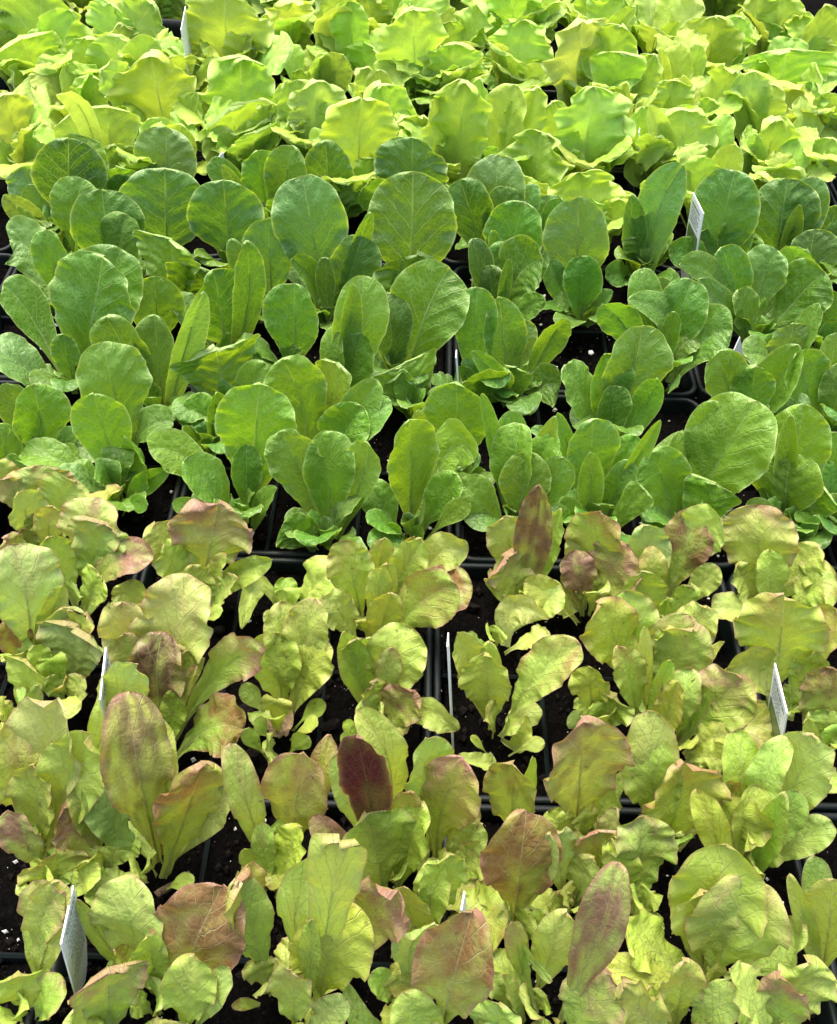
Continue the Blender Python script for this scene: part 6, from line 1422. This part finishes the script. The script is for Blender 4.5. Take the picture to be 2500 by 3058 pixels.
 ('o',-3.9,5.7,1.0,-10.1,12.4,35.2,-16.5,19.3,61.8,-0.26,-0.95,0.16,24.6,'p0.1 y0.15'),
 ('r',-0.6,3.5,1.0,-1.5,11.3,38.0,-2.3,19.2,69.5,-0.40,-0.90,0.19,37.4,'r0.3 p0.1'),
 ('l',-5.9,-2.6,1.0,-34.6,13.3,38.0,-41.7,7.6,49.0,0.67,-0.44,0.60,19.7,'y0.1'),
 ('o',-6.0,-6.0,1.0,-28.5,-2.8,36.6,-51.4,0.5,39.7,0.65,-0.01,0.76,13.6,'y0.1'),
]),
('red',(0.059,0.0771,0.0),'long mauve-purple lettuce leaf rising from the bottom, right of centre',[
 ('o',1.7,7.0,1.0,7.2,20.0,69.1,7.0,23.3,110.6,-0.30,-0.94,0.15,17.6,'r1 p0.1'),
 ('r',3.2,1.7,1.0,8.1,6.6,29.0,13.1,11.6,51.8,-0.56,-0.79,0.26,25.0,'r0.6 p0.1'),
]),
('red',(0.1102,0.0766,0.0),'olive lettuce leaf at the bottom edge below the largest pale lettuce',[
 ('o',-2.2,8.3,1.0,-5.6,13.5,30.2,-9.0,18.8,53.1,0.06,-0.98,0.21,17.8,'r0.3'),
 ('l',-4.6,4.4,1.0,-11.5,8.6,24.4,-18.3,12.7,40.7,0.36,-0.88,0.31,10.5,'d0.1'),
 ('o',2.0,1.8,1.0,5.0,6.9,24.9,8.0,12.1,44.5,-0.61,-0.75,0.26,16.1,'d0.1 g0.3'),
 ('l',-5.7,-1.7,1.0,-18.8,4.6,32.2,-31.9,10.8,52.5,0.27,-0.89,0.36,16.7,'d0.05'),
]),
('red',(0.1512,0.0775,0.0),'pale whitish lettuce leaf leaning left beside a brown one, bottom right corner',[
 ('r',-0.7,7.2,1.0,-1.8,13.1,27.7,-2.9,19.2,48.7,-0.25,-0.94,0.22,26.8,'p0.1 y0.2'),
 ('n',-3.3,4.1,1.0,-8.3,10.2,27.8,-13.3,16.3,47.9,-0.29,-0.94,0.18,21.0,'r0.6'),
 ('o',-5.4,0.2,1.0,-18.4,7.7,33.3,-31.7,15.3,54.8,0.64,-0.61,0.48,17.5,'p0.45 y0.1'),
]),
('red',(0.1752,0.101,0.0),'tall light lettuce at the right edge beyond the tray rim',[
 ('c',-2.7,7.8,1.0,-9.9,21.2,34.6,-17.2,34.6,55.8,-0.00,-0.90,0.44,12.5,'d0.1 g0.4'),
 ('n',-5.0,3.4,1.0,-19.3,13.0,40.9,-33.6,22.6,67.9,0.08,-0.95,0.31,8.2,'y0.05'),
 ('r',-3.9,2.2,1.0,-10.7,11.3,38.2,-17.7,20.7,67.3,-0.44,-0.88,0.15,22.6,'y0.05'),
]),
]
NAMES = {'romaine': 'romaine_plant', 'butter': 'butter_lettuce_plant', 'red': 'red_lettuce_plant'}
GROUPS = {'romaine': 'romaine seedlings in the middle rows', 'butter': 'pale yellow-green lettuces in the far rows', 'red': 'red-tinged lettuce seedlings in the front rows'}
seed = 100
for kind, b, label, leaves in PLANTS:
    pl = empty(NAMES[kind], b); tag(pl, label, 'lettuce', GROUPS[kind])
    for lf in leaves:
        seed += 1
        a = np.array(lf[1:13]) ; B = a[0:3] / 1000; Cc = a[3:6] / 1000; T = a[6:9] / 1000; Rn = nrm(a[9:12])
        build_leaf(pl, kind, lf[0], B, Cc, T, Rn, lf[13] / 1000, flags(lf[14]), seed, name='seed_leaf' if lf[0] == 'c' else 'leaf')
    rr = random.Random(seed)
    # young heart leaves and a few low outer leaves
    big = max(l[13] for l in leaves) / 1000
    spec = {'romaine': [('h', 3), ('o', 4)], 'butter': [('h', 2), ('o', 6)], 'red': [('h', 2), ('o', 1)]}[kind]
    for what, cnt in spec:
        a0 = rr.uniform(0, 6.28)
        for k in range(cnt):
            seed += 1
            az = a0 + k * 6.283 / cnt + rr.uniform(-.5, .5)
            if what == 'o' and kind != 'butter': az = math.pi * (1 + (k + rr.uniform(.1, .9)) / cnt) if k < cnt - 1 else rr.uniform(0, 6.28)   # mostly on the open near side
            d = np.array([math.cos(az), math.sin(az), 0])
            if what == 'h':
                hh, out, wd = rr.uniform(.014, .03), rr.uniform(.003, .009), rr.uniform(.010, .018)
            elif kind == 'butter':
                hh, out, wd = rr.uniform(.025, .06), rr.uniform(.02, .05), rr.uniform(.035, .055)
            else:
                hh, out, wd = rr.uniform(.014, .034), rr.uniform(.018, .036), rr.uniform(.016, .027)
                if kind == 'red': hh, out, wd = hh * .6, out * .75, wd * .8
            B = d * .002; B[2] = .001; T = d * out; T[2] = hh
            Cc = d * out * .42; Cc[2] = hh * rr.uniform(.75, 1.15)
            Rn = nrm(-d * hh + np.array([0, 0, out + .008]))
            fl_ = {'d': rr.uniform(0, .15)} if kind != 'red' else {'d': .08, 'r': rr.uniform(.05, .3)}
            if kind == 'butter': fl_['z'] = 1
            if kind == 'romaine': fl_['y'] = rr.uniform(0, .35); fl_['p'] = rr.uniform(0, .2)
            build_leaf(pl, kind, 'l' if kind == 'butter' else rr.choice('oor'), B, Cc, T, Rn, min(big * .85, wd), fl_, seed, small=what == 'h')

# ------------------------------------------------------------------ plant tags
TAGS=[([-0.214, 0.8566, 0.075], [-0.2094, 0.8091, 0.075], [-0.2128, 0.8516, -0.012], [-0.2082, 0.8041, -0.012], 'white plant tag standing in the black hollow, far left', 0), ([-0.1549, 0.66, 0.05], [-0.1592, 0.6458, 0.05], [-0.1532, 0.6607, -0.012], [-0.1575, 0.6465, -0.012], 'white tag tip poking out between lettuce and romaine, left', 0), ([0.1833, 0.5872, 0.07], [0.1861, 0.5616, 0.07], [0.1913, 0.5882, -0.012], [0.1941, 0.5626, -0.012], 'printed picture tag behind the far right romaine', 2), ([0.1952, 0.4584, 0.05], [0.1852, 0.4377, 0.05], [0.22, 0.4575, -0.012], [0.21, 0.4368, -0.012], 'grey pointed tag beside the upright romaine trio, right', 0), ([-0.1342, 0.4359, 0.042], [-0.1415, 0.431, 0.042], [-0.1387, 0.435, -0.012], [-0.146, 0.4301, -0.012], 'grey tag under the yellow drooping fan leaf beside the tray rim', 0), ([0.0203, 0.4389, 0.05], [0.02, 0.4319, 0.05], [0.0263, 0.4399, -0.012], [0.026, 0.4329, -0.012], 'thin edge-on white tag between two centre romaine plants', 0), ([-0.1221, 0.1947, 0.1], [-0.1189, 0.1715, 0.1], [-0.1431, 0.2136, -0.012], [-0.1398, 0.1904, -0.012], 'printed white tag left of the dark brown mottled lettuce', 1), ([0.0145, 0.2248, 0.07], [0.0141, 0.2178, 0.07], [0.0208, 0.2057, -0.012], [0.0203, 0.1987, -0.012], 'tall edge-on white tag standing beside the bare tray rim', 0), ([0.1558, 0.2137, 0.07], [0.1556, 0.1897, 0.07], [0.1729, 0.2075, -0.012], [0.1728, 0.1834, -0.012], 'white-framed picture tag among the right red lettuce', 2), ([-0.1232, 0.1138, 0.066], [-0.1224, 0.0935, 0.066], [-0.1348, 0.1074, -0.012], [-0.134, 0.0871, -0.012], 'large printed white tag in the lower left corner', 1), ([0.0209, 0.1173, 0.06], [0.0196, 0.1105, 0.06], [0.0264, 0.1178, -0.012], [0.0252, 0.111, -0.012], 'short edge-on white tag at the bottom centre', 0), ([0.167, 0.7129, 0.05], [0.1654, 0.706, 0.05], [0.1756, 0.7106, -0.012], [0.174, 0.7038, -0.012], 'thin white tag inside the hook-shaped lettuce rim', 0)]
for Fp, Np, Fb, Nb, label, pr in TAGS:
    Fp, Np, Fb, Nb = [np.array(p) for p in (Fp, Np, Fb, Nb)]
    root = (Fb + Nb) / 2; root[2] = 0
    t = empty('plant_tag', root); tag(t, label, 'plant tag', 'plastic tags stuck in the trays')
    ex_, ey_ = Np - Fp, Fb - Fp
    nn = np.cross(ex_, ey_); nn /= np.linalg.norm(nn)
    cam_p = np.array([0, 0, CAM['h']])
    if nn @ (cam_p - (Fp + Nb) / 2) < 0: nn = -nn
    th = .0006
    def q(u, v, o): return Fp + ex_ * u + ey_ * v + nn * o - root
    vs = [q(u, v, o) for o in (th / 2, -th / 2) for u, v in ((0, 0), (1, 0), (1, .72), (.62, 1), (.38, 1), (0, .72))]
    fs = [tuple(range(6)), tuple(range(11, 5, -1))] + [(i, i + 6, (i + 1) % 6 + 6, (i + 1) % 6) for i in range(6)]
    grey = label.startswith('grey')
    link(bpy.data.objects.new('card', mesh('card', vs, fs, M['greytag' if grey else 'tag'], False)), t)
    if pr:
        rr = random.Random(len(label))
        ow, oh = np.linalg.norm(ex_), np.linalg.norm(ey_)
        lv, lf_ = [], []
        v = .05; first = True
        vmax = .62 if pr == 1 else .22
        while v < vmax:
            u = .10; hgt = .022 if first else .010
            end = rr.uniform(.6, .9)
            while u < end:
                wl = rr.uniform(.03, .10)
                i0 = len(lv); lv += [q(u, v, th), q(min(u + wl, end), v, th), q(min(u + wl, end), v + hgt, th), q(u, v + hgt, th)]
                lf_.append((i0, i0 + 1, i0 + 2, i0 + 3)); u += wl + .025
            v += hgt + (.020 if first else .014); first = False
        link(bpy.data.objects.new('printed_text', mesh('printed_text', lv, lf_, M['ink'], False)), t)
        if pr == 2:
            link(bpy.data.objects.new('printed_picture', mesh('printed_picture', [q(.08, .26, th), q(.92, .26, th), q(.92, .66, th), q(.08, .66, th)], [(0, 1, 2, 3)], M['print'], False)), t)

# ------------------------------------------------------------------ soil litter
LUMPS=[([-0.0679, 0.1694], 0.001), ([-0.0671, 0.1661], 0.0013), ([-0.0685, 0.1635], 0.0008), ([-0.0938, 0.1922], 0.0011), ([-0.0985, 0.1891], 0.0009), ([-0.0962, 0.1299], 0.0007), ([-0.0945, 0.3339], 0.0012), ([0.0067, 0.341], 0.0011), ([0.0082, 0.3368], 0.0011), ([0.1155, 0.4992], 0.002), ([0.0863, 0.442], 0.0015), ([0.152, 0.4437], 0.0013), ([0.1604, 0.1308], 0.0009), ([0.17, 0.1312], 0.0007), ([0.1633, 0.1358], 0.0008), ([-0.0142, 0.1149], 0.0009), ([0.0501, 0.2712], 0.0018), ([-0.0261, 0.2196], 0.0011), ([0.1598, 0.2965], 0.0008), ([-0.1039, 0.1214], 0.0008)]
CHIPS=[([-0.0402, 0.2147], 0.0099, 0.0057, 0.5), ([-0.0246, 0.2521], 0.0078, 0.0043, -0.4), ([-0.0844, 0.2216], 0.0124, 0.0058, 0.1), ([-0.0787, 0.1978], 0.0104, 0.0048, 0.2), ([0.0304, 0.2871], 0.0108, 0.0036, -0.2), ([0.1399, 0.3487], 0.0117, 0.0049, -0.6), ([0.0035, 0.0975], 0.0076, 0.0041, 0.1), ([-0.1032, 0.2675], 0.0071, 0.0044, 0.3), ([0.001, 0.2671], 0.0079, 0.0035, 0.1), ([-0.0483, 0.232], 0.0059, 0.005, 0.6), ([0.0322, 0.2598], 0.0052, 0.0052, 0.9), ([-0.1011, 0.1291], 0.0051, 0.0043, 0.3)]
TWIG=([-0.1085, 0.1308], [-0.0947, 0.1394]); DRY=[-0.0638, 0.2124]; POT=[-0.2517, 0.8708, 0.03]
LUMP_LABELS = ['topmost perlite lump of the white pile beside the yellow ruffled lettuce', 'biggest perlite lump of the white pile beside the yellow ruffled lettuce',
 'lowest perlite lump of the white pile beside the yellow ruffled lettuce', 'white perlite lump below the purple-rimmed leaf, left half', 'tan-tinted perlite lump above the tall tan lettuce leaf',
 'perlite lump on bare soil above the mauve-brown leaf', 'perlite lump under the front centre-left romaine, left of its stem', 'upper perlite lump of two beside the front centre romaine foot',
 'lower perlite lump of two beside the front centre romaine foot', 'large perlite lump above the bowl-shaped romaine', 'perlite lump left of the bowl-shaped romaine',
 'perlite lump in the open black soil right of the bowl-shaped romaine', 'perlite lump left of the tray rim, lower right', 'perlite lump on the tray rim, lower right', 'small perlite lump above the pair by the lower right rim',
 'perlite lump beside the pale curled lettuce, bottom centre', 'crumbly white lump beside the nearly white curled leaf', 'perlite lump by the lettuce that hugs the tray rim',
 'small perlite lump near the right tray rim among red lettuce', 'perlite crumb at the upper edge of the mauve-brown leaf']
CHIP_LABELS = ['dark curled bark chip left of the seed leaves by the tray rim', 'bark chip under the lettuce that hugs the tray rim', 'wide flat bark chip left of the young lettuce with seed leaves',
 'bark chip below the young lettuce with seed leaves, left', 'slim bark chip right of the two overlapping red-brown leaves', 'bark chip below the front romaine right of centre',
 'grey-brown stone-like chip inside the looping stem leaf, bottom centre', 'bark chip below the tray corner lettuce', 'bark chip just left of the bare tray rim', 'small bark chip by the dry brown leaf scrap',
 'small bark chip right of the thin upright white tag', 'bark chip below the short twig']
def rock(name, sx, sy, sz, rg, mat, nu=10, nv=7):
    vs, fs = [], []
    for i in range(nv + 1):
        for j in range(nu):
            th_, ph_ = math.pi * i / nv, 2 * math.pi * j / nu
            vs.append([math.sin(th_) * math.cos(ph_), math.sin(th_) * math.sin(ph_), math.cos(th_)])
    vs = np.array(vs); bumpy = 1 + rg.uniform(-.28, .28, (len(vs), 1)); bumpy[:nu] = bumpy[0]; bumpy[-nu:] = bumpy[-1]
    vs = vs * bumpy * np.array([sx, sy, sz])
    fs = [(i * nu + j, i * nu + (j + 1) % nu, (i + 1) * nu + (j + 1) % nu, (i + 1) * nu + j) for i in range(nv) for j in range(nu)]
    return mesh(name, vs, fs, mat, False)
for i, ((x, y), r_) in enumerate(LUMPS):
    o = link(bpy.data.objects.new('perlite_lump', rock('perlite_lump', r_, r_ * .85, r_ * .7, rng, M['perlite'])))
    o.location = (x, y, r_ * .3 - .001); o.rotation_euler.z = i * 1.3
    tag(o, LUMP_LABELS[i], 'perlite', 'white perlite lumps on the soil')
for i, ((x, y), a_, b_, rz) in enumerate(CHIPS):
    o = link(bpy.data.objects.new('bark_chip', rock('bark_chip', a_ / 2, b_ / 2, .0016, rng, M['bark'], 9, 5)))
    o.location = (x, y, 0.0); o.rotation_euler = (.15, .1 * (i % 3 - 1), rz)
    tag(o, CHIP_LABELS[i], 'bark chip', 'bark chips on the soil')
(ax, ay), (bx, by) = TWIG
vs, fs = [], []
for i in range(9):
    f = i / 8; c = np.array([ax + (bx - ax) * f, ay + (by - ay) * f, .003 + .004 * f]); rad = .0022 * (1 - .45 * f)
    for j in range(8):
        a = j * math.pi / 4; rj = rad * rng.uniform(.8, 1.2)
        vs.append(c + np.array([.6 * math.cos(a) * rj, -.6 * math.cos(a) * rj, math.sin(a) * rj]))
fs = [(i * 8 + j, i * 8 + (j + 1) % 8, (i + 1) * 8 + (j + 1) % 8, (i + 1) * 8 + j) for i in range(8) for j in range(8)] + [tuple(range(7, -1, -1)), tuple(range(64, 72))]
tag(link(bpy.data.objects.new('twig', mesh('twig', vs, fs, M['twig']))), 'short broken brown twig lying on the soil, lower left', 'twig')
n = 9; vs = []
for i in range(n):
    for j in range(n):
        u, v = i / (n - 1) - .5, j / (n - 1) - .5
        vs.append((DRY[0] + u * .013 * (1 - .6 * abs(v)), DRY[1] + v * .016, .006 + .006 * abs(u) + .004 * rng.uniform(-1, 1) * .4))
tag(link(bpy.data.objects.new('dry_leaf_scrap', mesh('dry_leaf_scrap', vs, [(i * n + j, (i + 1) * n + j, (i + 1) * n + j + 1, i * n + j + 1) for i in range(n - 1) for j in range(n - 1)], M['dry']))),
    'shrivelled tan dead leaf at the heart of a young lettuce', 'dead leaf')
# small perlite and crumbs: nobody could count them
def scatter(name, count, rmin, rmax, mat, label, cat, bury, sd_):
    rg = np.random.default_rng(sd_); vs, fs = [], []
    octv = np.array([(1, 0, 0), (-1, 0, 0), (0, 1, 0), (0, -1, 0), (0, 0, 1), (0, 0, -1)], float)
    octf = [(0, 2, 4), (2, 1, 4), (1, 3, 4), (3, 0, 4), (2, 0, 5), (1, 2, 5), (3, 1, 5), (0, 3, 5)]
    for k in range(count):
        y = .07 + .53 * rg.uniform() ** 1.1; x = rg.uniform(-1, 1) * (.17 + .26 * (y - .08))
        r_ = rmin + (rmax - rmin) * rg.uniform() ** 4
        an = rg.uniform(0, 6.28); ca, sa = math.cos(an), math.sin(an)
        q = octv * r_ * rg.uniform(.6, 1.3, (6, 1)); q = np.stack([q[:, 0] * ca - q[:, 2] * sa, q[:, 1], q[:, 0] * sa + q[:, 2] * ca], 1)
        b0 = len(vs); vs += list(q + np.array([x, y, -.0038 + bury * r_])); fs += [tuple(b0 + t for t in f) for f in octf]
    o = link(bpy.data.objects.new(name, mesh(name, vs, fs, mat, False))); tag(o, label, cat, None, 'stuff')
scatter('perlite_grains', 1500, .0002, .0017, M['perlite'], 'tiny white perlite grains scattered over the black soil', 'perlite', .5, 3)
scatter('soil_crumbs', 9000, .0005, .0028, M['bark'], 'dark crumbs of bark and peat covering the soil', 'soil crumbs', .2, 4)
# round pot behind the far left lettuce
pt = empty('round_pot', (POT[0], POT[1], 0)); tag(pt, 'round black pot whose rim curves behind the far left lettuce', 'pot')
prof = [(.050, -.03), (.056, .028), (.058, .030), (.058, .034), (.055, .034), (.053, .028), (.049, -.03)]
k = 40; vs = [(r_ * math.cos(2 * math.pi * j / k), r_ * math.sin(2 * math.pi * j / k), z_) for r_, z_ in prof for j in range(k)]
fs = [(i * k + j, i * k + (j + 1) % k, (i + 1) * k + (j + 1) % k, (i + 1) * k + j) for i in range(len(prof) - 1) for j in range(k)]
link(bpy.data.objects.new('pot_wall', mesh('pot_wall', vs, fs, M['plastic'])), pt)
